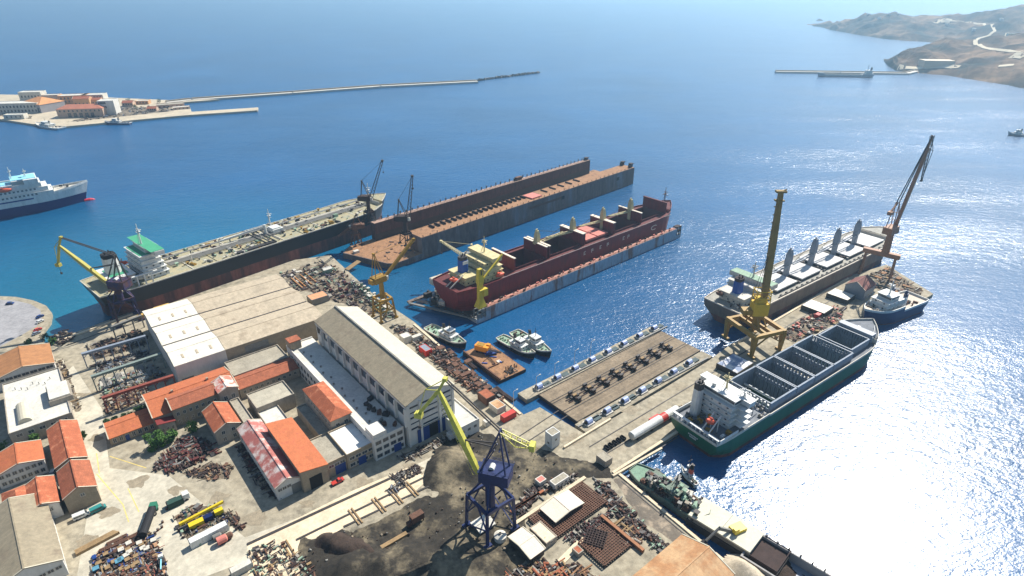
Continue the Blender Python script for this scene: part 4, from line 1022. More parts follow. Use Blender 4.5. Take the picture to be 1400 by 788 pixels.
# hatch lids folded upright
for x in (.205, .333, .345, .492, .50, .638, .645, .785, .925):
    MB().box(x * l - .5, x * l + .5, -11, 11, dk + .1, dk + (8.4 if x < .9 else 9.8)).build('folded_hatch', redhull, r)
    MB().box(x * l - .8, x * l + .8, -11.2, 11.2, dk + (8.4 if x < .9 else 9.8), dk + (8.9 if x < .9 else 10.1)).build('folded_hatch_edge', hatchbeige if x < .9 else redin, r)
def deck_crane(root, x, z, h, m, jib, jl, jr=.1, jz=None, w_=3.0):
    c = MB(); rings = [[(x + sx * k, sy * k, zz) for sx, sy in ((-1, -1), (1, -1), (1, 1), (-1, 1))] for zz, k in ((z, w_ * .42), (z + h * .45, w_ * .42), (z + h * .5, w_ * .55), (z + h * .8, w_ * .5), (z + h, w_ * .3))]
    c.loft(rings); c.face(rings[-1]); c.cb(x - .4, 0, z + h + .6, 1.6, .6, 1.2); c.cb(x - 1.4 * jib, 0, z + h * .52, 2.4, 2.4, 2)
    o = c.build('deck_crane', m, root)
    p = Vector((x + jib * 1.4, 0, z + h * .45)); q = Vector((x + jib * jl, jr, jz if jz else z + h * .55))
    j = MB()
    for s in (-1, 1): j.bar(p + Vector((0, s * 1.2, 0)), q + Vector((0, s * .7, 0)), .55, .7)
    for i in range(6): a = p.lerp(q, i / 6); j.bar(a + Vector((0, -1, 0)), p.lerp(q, (i + 1) / 6) + Vector((0, 1, 0)), .25)
    j.build('jib', m, o)
    k = MB().bar((x, .5, z + h), q, .12).bar((x, -.5, z + h), q, .12); k.build('cable', steel, o)
    return o
for x, jl in ((.339, 25), (.496, 25), (.641, 24), (.785, 24)):
    deck_crane(r, x * l, dk, 16.5, creamp, 1 if x < .4 else -1, jl, jz=dk + 9)
tiers(r, 20, 34, 12, dk, 3, 2.8, creamp, shrink=.5, cap=40)
tiers(r, 22, 33, 9, dk + 8.4, 1, 2.8, creamp, wins=True, cap=20)
b = MB().box(26, 33, -12, 12, dk + 11.3, dk + 13.8); b.build('bridge', creamp, r)
MB().box(33, 33.1, -11.5, 11.5, dk + 12.3, dk + 13.4).build('bridge_window', glass, r)
MB().box(25.6, 33.4, -12.3, 12.3, dk + 13.81, dk + 14.1).build('bridge_roof', creamp, r)
mast(r, 29, 0, dk + 14.2, 10, creamp, 3)
tiers(r, 8, 20, 8, dk, 2, 2.8, creamp, cap=14)
funnel(r, 13, 1, dk + 5.6, 6, 5, 9.5, blueboat, steel)
MB().box(11, 15, -2.05, -1.8, dk + 11, dk + 13).build('funnel_mark', white, r)
lifeboat(r, 3, -4, dk + 4.5, 0, orangeboat, 8, .45)
b = MB()
for s in (-5.8, -2.2): b.bar((-2, s, dk + 1), (8, s, dk + 6.8), .4, .6)
b.build('lifeboat_ramp', offwhite, r)
lifeboat(r, 30, -13.5, dk + 3, 0, orangeboat, 6)
rails(r, [(l * .14, -15.3, dk + .9), (l * .93, -15.3, dk + .9)], .5, offwhite)
mast(r, l * .985, 0, dk + 3, 14, rust, 1, 'foremast')
deck_bits(r, l * .95, l * .985, 5, dk + 2.6, 9, [rust, pinkred, steel])
deck_bits(r, 6, 36, 13, dk, 12, [offwhite, rust, pinkred, creamp])
for i, x in enumerate((.475, .51, .55, .585, .665, .69)):
    bb = MB(); bb.box(x * l, x * l + .5, -15.62, -15.5, 9, 11.6)
    bb.box(x * l + .9, x * l + 1.6 + .5 * (i % 2), -15.62, -15.5, 9.2 + .8 * (i % 2), 9.9 + .8 * (i % 2)).box(x * l, x * l + 1.8, -15.62, -15.5, 11.1, 11.6)
    bb.build('hull_lettering', hatchbeige, r)
bb = MB(); pr = []
for i in range(14):
    a = .6 + i / 13 * 4.6; pr.append((.835 * l + 3.6 * math.cos(a), 9.6 + 1.6 * math.sin(a)))
for p, q in zip(pr, pr[1:]): bb.bar((p[0], -15.62, p[1]), (q[0], -15.62, q[1]), .2, .55)
bb.build('hull_emblem', hatchbeige, r)

# ---------------------------------------------------------------- grey bulk carrier at the jetty
r, L, an = ship('bulk_carrier', 'faded grey bulk carrier with closed beige hatches and four grey deck cranes', (990, 418), (1203, 320), 12)
hu = Hull(L, 30, 12, ts=.1, tb=.86, steps=((.94, 1.01, 2.2),), paint=4, bulw=.6, rake=5, stern=.85, wl_stern=.3)
hgr = M_('pale_grey_hatch', (200, 196, 190), var=.25, sc=.3)
hu.build(r, hullgrey, bottomred, M_('worn_grey_deck', (150, 146, 134), var=.45, sc=.25), bulm=hatchbeige)
l = hu.L; dk = 12
for i, x in enumerate((.20, .345, .50, .655, .80)):
    x0 = x * l; ln = .118 * l
    MB().box(x0, x0 + ln, -9.5, 9.5, dk, dk + 1.6).build('coaming', steel, r)
    for k in range(4):
        MB().box(x0 + ln * k / 4 + .15, x0 + ln * (k + 1) / 4 - .1, -9.8, 9.8, dk + 1.6, dk + 2.3).build('hatch_cover', hgr, r)
for x in (.332, .487, .642, .787):
    deck_crane(r, x * l, dk, 19.5, greyc, -1, 24, jz=dk + 8, w_=3.2)
    deck_bits(r, x * l - 2, x * l + 2, 10, dk, 7, [steel, rustd, greysteel], s=1.3)
for i in range(24): MB().cb(.2 * l + i * l * .031, -12.6, dk + .5, 1.4, .8, 1).build('vent_box', steel, r)
MB().box(.18 * l, .93 * l, -13.6, -13.3, dk, dk + .7).build('deck_pipe', steel, r)
tiers(r, 17, 30, 11, dk, 3, 2.8, offwhite, shrink=.5, cap=36)
b = MB().box(22, 29, -14, 14, dk + 8.5, dk + 11.2); b.build('bridge', offwhite, r)
MB().box(22.2, 28.8, -13.8, 13.8, dk + 11.21, dk + 11.4).build('bridge_roof', palegreen, r)
mast(r, 25, 0, dk + 11.2, 10, offwhite, 3)
tiers(r, 6, 16, 8, dk, 2, 2.8, offwhite, cap=12)
funnel(r, 11, 0, dk + 5.6, 6, 5, 9, blueboat, rustd)
lifeboat(r, 3, 6, dk + 4.4, 0, rust, 8, .45); lifeboat(r, 20, -13, dk + 4, 0, offwhite, 7)
deck_bits(r, 1, 18, 11, dk, 18, [steel, offwhite, greysteel, rust]); deck_bits(r, l * .94, l * .985, 6, dk + 2.4, 10, [steel, rust, deckcream])
rails(r, [(2, -13.5, dk), (17, -14.5, dk)], 1.2, offwhite)

# ---------------------------------------------------------------- green ship
r, L, an = ship('container_ship', 'green hulled cargo ship with open grey holds and tall white stern bridge', (951, 589), (1189, 449), 9)
hu = Hull(L - 4, 25.5, 9, ts=.06, tb=.83, steps=((-.01, .24, .5), (.915, 1.01, 3)), paint=1.8, bulw=1.0, rake=5, stern=.94, wl_stern=.6)
hs = [(.255, .395, 10.6), (.40, .50, 10.6), (.505, .615, 10.6), (.62, .745, 10.6), (.76, .885, 8.6)]
hu.coam = holdgrey
hu.build(r, greenhull, bottomred, deckgrey, bulm=offwhite, holds=hs, holdm=holdgrey, holdz=1.2)
l = hu.L; dk = 9
for sg in (-1, 1):
    for ha, hb, hw in hs:
        MB().box(ha * l, hb * l, sg * (hw + .15) - .35, sg * (hw + .15) + .35, dk + 1.61, dk + 4.6).build('cargo_wall', holdgrey, r)
        MB().box(ha * l, hb * l, sg * (hw + .15) - .4, sg * (hw + .15) + .4, dk + 4.6, dk + 4.8).build('wall_cap', holdgrey, r)
for ha, hb, hw in hs:
    for x in (ha * l, hb * l - .3):
        b = MB(); 
        for z in (dk + .3, dk + 4.5): b.box(x - .15, x + .35, -hw, hw, z, z + .4)
        for i in range(13): y = -hw + i * 2 * hw / 12; b.box(x - .2, x + .5, y - .25, y + .25, dk + .3, dk + 4.6)
        b.build('cell_frame', greyc, r)
        b = MB()
        for i in range(10): y = -hw + 1.6 + i * 2 * (hw - 1.6) / 9; b.box(x - .1 if x == ha * l else x - .3, x + .5, y - .18, y + .18, 1.3, dk + .2)
        b.build('cell_guide', greyc, r)
    n = max(2, int((hb - ha) * l / 3.4))
    for sg in (-1, 1):
        b = MB()
        for i in range(n + 1): x = ha * l + .3 + i * ((hb - ha) * l - .8) / n; b.box(x, x + .25, sg * hw - .25, sg * hw + .02 * sg, 1.3, dk + 4.4)
        b.build('wall_rib', greyc, r)
for hi in (0, 2):
    ha, hb, hw = hs[hi]
    for k in range(2 if hi == 0 else 2):
        o = MB()
        for i in range(6): o.box((ha + (.36 + .28 * k) * (hb - ha)) * l, (ha + (.36 + .28 * k) * (hb - ha)) * l + .9, -hw + 2 + i * 3, -hw + 3.7 + i * 3, dk - 2.2, dk - 1.7)
        o.box((ha + (.36 + .28 * k) * (hb - ha)) * l - .2, (ha + (.36 + .28 * k) * (hb - ha)) * l + .9, -hw, hw, dk - 2.8, dk - 2.3)
        o.build('tween_beam', white if hi == 0 else offwhite, r)
tiers(r, 11, 20, 8, dk + .5, 4, 2.9, white, shrink=.0, over=1.0, cap=60)
b = MB().box(12, 20, -8.4, 8.4, dk + 12.2, dk + 14.8).box(16, 20, -12.6, 12.6, dk + 12.4, dk + 14.8); b.build('bridge', white, r)
MB().box(20, 20.1, -12, 12, dk + 13.2, dk + 14.3).box(11.9, 12, -8, 8, dk + 13.2, dk + 14.3).box(12, 20, -8.5, -8.4, dk + 13.2, dk + 14.3).build('bridge_window', glass, r)
MB().box(11.5, 20.5, -8.8, 8.8, dk + 14.81, dk + 15.2).box(15.6, 20.4, -12.9, 12.9, dk + 14.81, dk + 15.1).build('bridge_roof', white, r)
mast(r, 17, 0, dk + 15, 8, creamp, 3); mast(r, 18.5, -8, dk + 15, 4, white, 1); MB().tube((14, 4, dk + 15.2), (14, 4, dk + 16.8), .9, n=10).build('radar_dome', white, r)
funnel(r, 8.5, 7.5, dk + .5, 4.2, 4, 16.5, white, steel)
for i in range(4): MB().cb(16.5, -10.2, dk + 3.2 + i * 2.9, 7, 4, .2).build('side_balcony', white, r)
lifeboat(r, 3, -4.5, dk + 6.5, 0, orangeboat, 8, .6)
b = MB()
for y in (-6.2, -2.8): b.bar((-1, y, dk + 1.5), (7, y, dk + 8.5), .35, .6).bar((6, y, dk), (6, y, dk + 8), .35)
b.build('lifeboat_ramp', white, r)
MB().box(6.5, 7.6, -1.5, -.4, dk, dk + 6).build('stern_crane', yellow2, r)
b = MB()
for i in range(11): y = -11.6 + i * 2.2; b.box(-.9, .1, y, y + .5, dk + .4, dk + 2.6)
b.box(-1, .2, -12, 12, dk + 2.5, dk + 2.9); b.build('stern_rail', white, r)
for sg in (-1, 1): MB().box(0, 12, sg * 12.2 - .15, sg * 12.2 + .15, dk + 1.2, dk + 2.8).build('side_bulwark', white, r)
deck_bits(r, 1, 11, 10, dk + .5, 18, [steel, white, greysteel, yellow2]); deck_bits(r, 24, 36, 11, dk + .5, 22, [steel, white, greysteel, offwhite])
deck_bits(r, l * .89, l * .97, 7, dk + 3, 16, [steel, white, greysteel])
MB().box(l * .90, l * .93, -9, 9, dk + 1, dk + 6).build('forecastle_house', greyc, r)
rails(r, [(l * .9, -9.5, dk + 3.5), (l * .99, -4, dk + 4.5)], 1.4, white)
b = MB()
for z, w0 in ((6.6, 2.6), (5.6, 1.8)):
    for i in range(7): b.box(-1.55, -1.4, -w0 + i * w0 / 3.5, -w0 + i * w0 / 3.5 + w0 / 5.5, z, z + .55)
b.build('stern_lettering', white, r)
b = MB()
for i, (x, z0) in enumerate(((28, 1), (29.5, 1), (31, 1), (33, 1))): b.bar((x, -8 + i * 5, dk), (x, -8 + i * 5, dk + 7), .35).bar((x, -8 + i * 5, dk + 7), (x + 5, -8 + i * 5, dk + 3), .3)
b.build('vent_frame', greyc, r)

# ---------------------------------------------------------------- offshore tug with navy hull
r, L, an = ship('offshore_tug', 'navy blue tug with white wheelhouse at the jetty end', (1252, 408), (1183, 434), 5)
L = max(L, 30)
hu = Hull(L, 15.5, 6, ts=.1, tb=.62, steps=((.5, 1.01, 2.4),), paint=.5, bulw=1.2, rake=3, stern=.9, wl_stern=.7)
hu.build(r, navyhull, bottomred, M_('pale_deck', (190, 176, 158), var=.3, sc=.3), bulm=white)
tiers(r, L * .46, L * .8, 5.4, 8.2, 2, 2.6, white, shrink=.8, cap=24)
b = MB().box(L * .56, L * .72, -4.2, 4.2, 13.4, 16.2).box(L * .55, L * .73, -4.6, 4.6, 16.2, 16.4); b.build('wheelhouse', white, r)
MB().box(L * .72, L * .72 + .1, -3.9, 3.9, 14.4, 15.6).box(L * .56 - .1, L * .56, -3.9, 3.9, 14.4, 15.6).box(L * .57, L * .71, -4.3, -4.2, 14.4, 15.6).box(L * .57, L * .71, 4.2, 4.3, 14.4, 15.6).build('wheelhouse_window', glass, r)
mast(r, L * .63, 0, 16.4, 8, white, 2); funnel(r, L * .42, 4, 6, 2.8, 2.2, 9, white, navyhull); funnel(r, L * .42, -4, 6, 2.8, 2.2, 9, white, navyhull)
deck_bits(r, 2, L * .4, 5.5, 6, 12, [steel, white, rust]); deck_bits(r, L * .82, L * .92, 3, 8.4, 6, [steel, white])

# ---------------------------------------------------------------- ferry
A_ = P(113, 262, 9)
an = R(40); L = 140; FZ = 1.38
r = thing('ferry', 'blue and white passenger ferry with red bulbous bow passing at left', 'ferry', (A_.x - L * math.cos(an), A_.y - L * math.sin(an), 0), an)
hu = Hull(L, 22, 10, ts=.08, tb=.74, steps=(), paint=6.0, bulw=1.2, rake=6, stern=.95, wl_stern=.8, p_d=2.4, p_w=1.5, sheer=1.2)
hu.build(r, white, M_('ferry_blue_hull', (22, 32, 88), rough=.35, var=.1), offwhite, bulm=white)
tiers(r, 4, L * .85, 10.6, 10, 2, 2.8, white, over=.35, wins=False, shrink=3)
r.scale = (1, 1, FZ)
for z in (11.2, 14.2):
    for i in range(26): put_window(r, 34 + i * 2.9, -10.6 if z < 14 else -9.4, z, 0, 1.4, 1.1, white)
for sg in (-1, 1): MB().box(6, L * .74, sg * 11.06 - .05, sg * 11.06 + .05, 9.0, 9.8).build('blue_stripe', M_('ferry_stripe', (24, 40, 104), var=.1), r)
tiers(r, 8, L * .8, 9, 15.6, 1, 2.8, white, over=.3, wins=False)
MB().box(10, L * .66, -8.6, 8.6, 18.42, 18.55).build('sun_deck', cyanp, r)
for sg in (-1, 1):
    MB().box(14, L * .66, sg * 9.6 - .6, sg * 9.6 + .6, 18.6, 19.3).build('white_casing', white, r)
lifeboat(r, L * .62, -10.6, 17, 0, orangeboat, 9); lifeboat(r, L * .5, -10.6, 17, 0, orangeboat, 9)
b = MB().box(L * .72, L * .79, -11.4, 11.4, 18.4, 21.4); b.build('bridge', white, r)
MB().box(L * .79, L * .79 + .1, -11, 11, 19.3, 20.5).build('bridge_window', glass, r)
MB().box(L * .66, L * .785, -8, 8, 21.4, 21.7).build('bridge_roof', cyanp, r)
mast(r, L * .74, 0, 21.6, 5, white, 2); mast(r, L * .67, 0, 21, 8, white, 1)
funnel(r, L * .3, 0, 18.4, 12, 7, 8, blueboat, white)
rr = MB(); rings = [[(L * 1.0 + 8 - 9 * (1 - t) , 1.6 * math.sin(min(1, (1 - t) * 2.2) * PI / 2) * math.cos(a), -.2 + 1.7 * math.sin(min(1, (1 - t) * 2.2) * PI / 2) * math.sin(a)) for a in [2 * PI * j / 10 for j in range(10)]] for t in (0, .25, .5, .75, .9, 1)]
rr.loft(rings).build('bulbous_bow', M_('bulb_red', (196, 36, 60), rough=.5, var=.1), r)
deck_bits(r, L * .84, L * .95, 4, 11.4, 12, [steel, white, greysteel])

# ---------------------------------------------------------------- tugs and small craft
def tug(label, stern, bow, z=1.5, hm=None, dm=None, wm=None, k=1.0, name='tugboat'):
    r, L, an = ship(name, label, stern, bow, z, 'tugboat')
    B = L * .27
    hu = Hull(L, B, 1.9, ts=.12, tb=.6, steps=((.45, 1.01, .7),), paint=.3, bulw=.7, rake=1.2, stern=.8, wl_stern=.6, p_d=2.2)
    hu.build(r, hm or blackhull, bottomred, dm or palegreen, bulm=wm or offwhite)
    tiers(r, L * .38, L * .74, B * .32, 2.6, 1, 2.5, wm or white, over=.3, cap=14)
    b = MB().box(L * .52, L * .68, -B * .25, B * .25, 5.2, 7.6).box(L * .51, L * .69, -B * .27, B * .27, 7.6, 7.8); b.build('wheelhouse', wm or white, r)
    MB().box(L * .68, L * .68 + .06, -B * .22, B * .22, 6.1, 7.1).box(L * .53, L * .67, -B * .25 - .05, -B * .25, 6.1, 7.1).box(L * .53, L * .67, B * .25, B * .25 + .05, 6.1, 7.1).build('wheelhouse_window', glass, r)
    funnel(r, L * .45, 0, 5.1, 2, 1.6, 2.6, dm or palegreen, steel)
    b = MB().tube((L * .6, 0, 7.8), (L * .6, 0, 13), .18, .08, 6).bar((L * .6, -1.2, 10.5), (L * .6, 1.2, 10.5), .15); b.build('mast', steel, r)
    deck_bits(r, L * .06, L * .34, B * .28, 1.95, 7, [steel, palegreen, rust], s=.7)
    deck_bits(r, L * .8, L * .9, B * .12, 2.7, 3, [steel, offwhite], s=.6)
    b = MB()
    for i in range(9):
        t = .1 + i * .1; x, y = hu.pt(t, 1.9, 1.9)
        for sg in (-1, 1): b.tube((x, sg * (y + .2), .6), (x, sg * (y + .2), 1.5), .35, n=8)
    b.build('tyre_fender', blackm, r)
    return r
tug('green decked tug moored alone along the quay wall', (586, 448), (636, 474))
tug('narrow tug with white wheelhouse tied beside the rusty barge', (684, 462), (730, 488))
tug('tug with tall thin mast moored outermost beside the barge', (703, 455), (752, 486))
tug('white workboat at the old town quay with long aft deck', (84, 174), (50, 169), 3, white, offwhite, white, name='workboat')
tug('small dark tug at the inner mole of the old town', (178, 167), (144, 167), 3, navyhull, deckgrey, white)
tug('small patrol boat with orange red deck lying beside the pale green wreck', (952, 664), (932, 646), 1.5, white, orangeboat, white, name='workboat')
r = tug('small grey boat cut by the right photo edge', (1408, 185), (1379, 183), 2, greyc, offwhite, white, name='workboat')
# far tanker at breakwater
r, L, an = ship('coastal_tanker', 'small tanker moored along the far breakwater', (1193, 103), (1119, 102), 4)
hu = Hull(L, 13, 4, ts=.1, tb=.85, steps=((.9, 1.01, 2), (-.01, .2, 2)), paint=1, bulw=.8, rake=3)
hu.build(r, greyc, bottomred, deckgrey, bulm=white)
tiers(r, 3, 16, 5, 6, 3, 2.6, white, shrink=.6, cap=12); funnel(r, 5, 0, 13, 4, 3, 5, navyhull, steel); mast(r, 12, 0, 13.8, 12, greyc, 2); mast(r, L * .6, 0, 4, 9, greyc, 1)
MB().box(18, L * .9, -1, 1, 4, 5.4).build('cargo_pipe', greysteel, r)

# workshop barge with orange crane
A_ = P(683, 521, 1.8)
r = thing('barge', 'rusty orange decked work barge by the scrap quay', 'barge', (A_.x, A_.y, 0), R(38))
Lb, Wb = 17, 33
MB().prism([(0, 0), (Lb, 0), (Lb, Wb), (0, Wb)], -1, 1.7).build('hull', rustd, r)
MB().box(.2, Lb - .2, .2, Wb - .2, 1.71, 1.8).build('deck', rusto, r)
b = MB()
for i in range(8): b.cb(Lb * .6 + random.uniform(-3, 3), 2 + random.uniform(-1, 3), 3, .4, .4, 2.6).bar((Lb * .5 + random.uniform(-4, 4), 1, 2), (Lb * .6, 4, 4), .3)
b.build('bow_gear', steel, r)
b = MB().box(.3, 1, .3, Wb, 1.8, 2.8).box(1, 9, 12, 12.4, 1.8, 2.4); b.build('coaming', rust, r)
MB().box(9, 11, 13, 15, 1.8, 2.2).build('deck_hatch', hatchbeige, r)
deck_bits(r, 2, Lb - 1, 3, 1.8, 0, [rust])
for i in range(14): MB().cb(random.uniform(2, Lb - 2), random.uniform(1, Wb - 6), 2, random.uniform(.5, 4), random.uniform(.3, 1), .5, random.random() * 3).build('loose_beam', random.choice([rust, steel, blueboat, rustd]), r)
A_ = P(660, 478, 3)
r = thing('crane_excavator', 'orange crawler crane cab standing on the rusty work barge', 'crane', (A_.x, A_.y, 1.8), R(-25))
MB().cb(0, 0, .5, 6, 4.4, 1).build('track', blackm, r)
b = MB().cb(0, 0, 2.6, 8, 4.2, 3).cb(3, 1.2, 4.4, 2, 1.6, .6); b.build('body', M_('crane_orange', (226, 142, 34), var=.2), r)
MB().cb(-1, 0, 4.2, 4, 3, .3).build('engine_cover', yellow2, r)
b = MB().lat((3.5, 0, 2.5), (13, -4, 5), 1.2, .6, 8, .2); b.build('boom', steel, r)
A_ = P(671, 484, 2)
r = thing('flatbed_frame', 'blue steel frame lying in front of the orange crane cab', 'frame', (A_.x, A_.y, 1.8), R(20)); MB().cb(0, 0, .9, 7, 3, .5).cb(-1, 0, 1.6, 3, 2.6, 1.2).build('frame_body', bluedoor, r); MB().cb(1, 0, .3, 6, .3, .5).build('skid', steel, r)

# the pale green old vessel, hatch barge and hopper barge at the lower quay
A_ = P(868, 640, 2); B_ = P(968, 690, 2); a2 = math.atan2((B_ - A_).y, (B_ - A_).x)
BA = R(-50.5)
def along(px, py, z=2): return P(px, py, z)
A_ = P(866, 642, 2); B_ = P(934, 688, 2); BA = math.atan2((B_ - A_).y, (B_ - A_).x)
vg = M_('drab_green_ship', (112, 128, 112), var=.5, sc=.5, c2=lin((.36, .31, .26)), mix=.56)
r = thing('old_vessel', 'pale green derelict vessel crammed with deck gear at the lower quay', 'ship', (A_.x, A_.y, 0), BA)
hu = Hull(34, 10.5, 3.0, ts=.25, tb=.9, stern=.55, wl_stern=.4, paint=.6, bulw=.5, rake=1)
hu.build(r, vg, bottomred, M_('faded_green_deck', (116, 146, 122), var=.4, sc=.4), bulm=vg)
tiers(r, 9, 13, 2.6, 3.2, 1, 2.6, vg, cap=8); tiers(r, 18, 23, 2.8, 3.2, 2, 2.2, vg, cap=12)
deck_bits(r, 7, 33, 4.6, 3.0, 110, [vg, greysteel, rust, steel, stone2, rustd, steel], s=1.3, h=2.4)
deck_bits(r, 9, 30, 3, 5.8, 34, [palegreen, offwhite, rust, steel, greysteel], s=1.1, h=2.4)
mast(r, 20, 0, 8, 6, greysteel, 2)
A_ = P(950, 694, 4); B_ = P(1003, 726, 4); BA = math.atan2((B_ - A_).y, (B_ - A_).x)
r = thing('barge', 'grey barge with pale flat hatch cover and yellow excavator at its end', 'barge', (A_.x, A_.y, 0), BA)
MB().prism([(0, -6), (34, -6), (34, 6), (0, 6)], -1, 2.8).build('hull', steel, r)
MB().box(.6, 24, -5.6, 5.6, 2.8, 4.6).build('coaming', greysteel, r)
for k in range(2): MB().box(.4 + k * 11.9, 12.2 + k * 11.9, -5.8, 5.8, 4.6, 5.2).build('hatch_cover', M_('pale_hatch', (196, 192, 172), var=.18, sc=.2), r)
b = MB().box(24.2, 33.8, -5.9, -5.6, 2.8, 4.2).box(24.2, 33.8, 5.6, 5.9, 2.8, 4.2).box(33.5, 33.8, -5.6, 5.6, 2.8, 4.2); b.build('bulwark', rustd, r)
MB().box(24.2, 33.4, -5.5, 5.5, 2.81, 2.9).build('aft_deck', rustd, r)
A_ = P(1006, 728, 4)
r = thing('excavator', 'yellow excavator on the barge reaching its grey arm to the quay', 'excavator', (A_.x, A_.y, 2.9), R(205)); r.scale = (1.3, 1.3, 1.3)
MB().cb(0, 1.2, .5, 4, .9, 1).cb(0, -1.2, .5, 4, .9, 1).build('track', blackm, r)
MB().cb(-.4, 0, 1.9, 4, 2.8, 1.7).build('body', yellow3, r); MB().cb(1.2, .9, 3, 1.5, 1.1, 1.5).build('cab', yellow3, r)
MB().bar((1.6, -.3, 1.8), (6.5, -.3, 5.2), .7, .9).bar((6.5, -.3, 5.2), (10.5, -.3, 2.4), .5, .6).build('arm', greysteel, r)
MB().cb(11, -.3, 1.4, 1.6, 1.6, 1.4, 0, .4).build('grab', steel, r)
A_ = P(1024, 746, 3)
r = thing('hopper_barge', 'open hopper barge with grey inner walls holding dark grit', 'barge', (A_.x, A_.y, 0), BA)
Lh = 40
b = MB().box(0, Lh, -7, -6.4, -1, 4).box(0, Lh, 6.4, 7, -1, 4).box(0, .6, -6.4, 6.4, -1, 4).box(Lh - .6, Lh, -6.4, 6.4, -1, 4); b.build('hull', M_('hopper_grey', (150, 146, 142), var=.2, sc=.2), r)
MB().box(.6, Lh - .6, -6.4, 6.4, -.9, .2).build('hold_floor', greyc, r)
for i in range(10): MB().cb(3 + i * 4, 7.1, 4, .5, .6, 1.6).build('fender_post', steel, r)
b = MB(); nn = 16
for i in range(nn):
    for j in range(nn):
        q = []
        for (u, v) in ((i, j), (i + 1, j), (i + 1, j + 1), (i, j + 1)):
            x = 1 + u / nn * 18; y = -6.2 + v / nn * 12.4; e = max(0, 1 - math.hypot((x - 8) / 9.5, (y + .5) / 7))
            q.append((x, y, .1 + 2.6 * e + .35 * noise.noise(Vector((x * .6, y * .6, 0)))))
        b.face(q)
b.build('grit_load', grit2, r)
# ============================================================ ship lift platform
A, L, W = frame((789, 577.6), (966, 484), (738, 540), 2, YA)
W = abs(W)
r = thing('ship_lift', 'large timber decked ship lift platform between two rows of winches', 'platform', (A.x, A.y, 0), YA)
MB().box(0, L, 0, W, .6, 2.3).build('frame', steel, r)
MB().box(.2, L - .2, .2, W - .2, 2.31, 2.4).build('timber_deck', timber, r)
for y in (W * .3, W * .36, W * .64, W * .7):
    MB().box(0, L, y - .15, y + .15, 2.41, 2.6).build('rail', steel, r)
for y in (W * .46, W * .54): MB().box(L * .07, L * .9, y - .3, y + .3, 2.41, 2.75).build('rail', rustd, r)
ship_lift = r
n = 9
for i in range(8):
    t = thing('keel_carriage', 'dark cross shaped keel block carriage on the ship lift deck', 'carriage', (0, 0, 0), YA, 'keel block carriages along the ship lift')
    u = Vector((math.cos(YA), math.sin(YA), 0)); v = Vector((-u.y, u.x, 0))
    q = A + u * (L * (.12 + .106 * i)) + v * (W * .5); t.location = (q.x, q.y, 2.75)
    MB().box(-.7, .7, -4, 4, 0, .9).build('crossbeam', rustd, t)
    MB().box(-2.6, 2.6, -.6, .6, .2, 1.3).build('keel_beam', steel, t)
    for y in (-3, 0, 3): MB().box(-1.1, 1.1, y - .6, y + .6, 1.11, 2).build('block', wood if y == 0 else steel, t)
u = Vector((math.cos(YA), math.sin(YA), 0)); v = Vector((-u.y, u.x, 0))
def pier(label, y0, y1, x0, x1, z=2.2):
    o = MB().prism([tuple((A + u * a + v * b)[:2]) for a, b in ((x0, y0), (x1, y0), (x1, y1), (x0, y1))], -3, z).build('pier', concrete); return tag(o, label, 'pier')
pier('narrow outer pier carrying winches and lamp posts beside the ship lift', W + .6, W + 7.5, -7, L)
pier('inner winch pier between the ship lift and the jetty road', -7.5, -.6, -2, L)
g0 = thing('winch', 'blue grey winch hood on a white plinth beside the ship lift', 'winch', (0, 0, 2.2), YA, 'winches lining the ship lift')
MB().box(-2.4, 2.4, -1.9, 1.9, 0, .7).build('plinth', offwhite, g0)
hd = M_('blue_grey_hood', (150, 166, 204), rough=.5, var=.12)
b = MB()
for i in range(6):
    a, c = PI * i / 6, PI * (i + 1) / 6
    b.loft([[(x, 1.5 * math.cos(t), .7 + 2.1 * math.sin(t)) for t in (a, c)] for x in (-1.5, 1.5)], close=False)
for x in (-1.5, 1.5): b.face([(x, 1.5 * math.cos(PI * i / 6), .7 + 2.1 * math.sin(PI * i / 6)) for i in range(7)])
b.build('hood', hd, g0); MB().tube((-2.1, 0, 1.4), (-1.5, 0, 1.4), .8, n=10).build('drum', steel, g0)
first = True
lpx = [(663, 428), (745, 384), (827, 345), (903, 306), (977, 270), (1050, 235), (1118, 198), (1187, 166)]
rpx = [(865, 570), (950, 523), (1033, 478), (1110, 433), (1183, 391), (1255, 351), (1325, 311)]
for px, y in [(p, W + 4) for p in lpx] + [(p, -4) for p in rpx]:
    q = P(540 + px[0] / 3.283, 400 + px[1] / 3.283, 4); s = (q - A).dot(u); q = A + u * s + v * y
    if first: g0.location = (q.x, q.y, 2.2); first = False; k = g0
    else: k = dup(g0, (q.x, q.y, 2.2), YA)
    if k is not g0: pass
    b = MB().prism([tuple((A + u * a + v * bb)[:2]) for a, bb in ((s + 3, y - 1.4), (s + 7.2, y - 1.4), (s + 7.2, y + 1.4), (s + 3, y + 1.4))], 2.205, 2.9)
    t = tag(b.build('cable_trench', M_('trench_green', (70, 84, 84), var=.4)), 'dark grating over a cable trench between two winches', 'grating', 'gratings between the winches')
for i, (a, b2) in enumerate((((738, 533), (912, 446)), ((790, 583), (968, 489)))):
    strip('cable_duct', ('long pale cable duct on the outer winch pier', 'long pale cable duct on the inner winch pier')[i], a, b2, .8, 2.1, 2.9, greysteel, 'duct', None)
lp = None
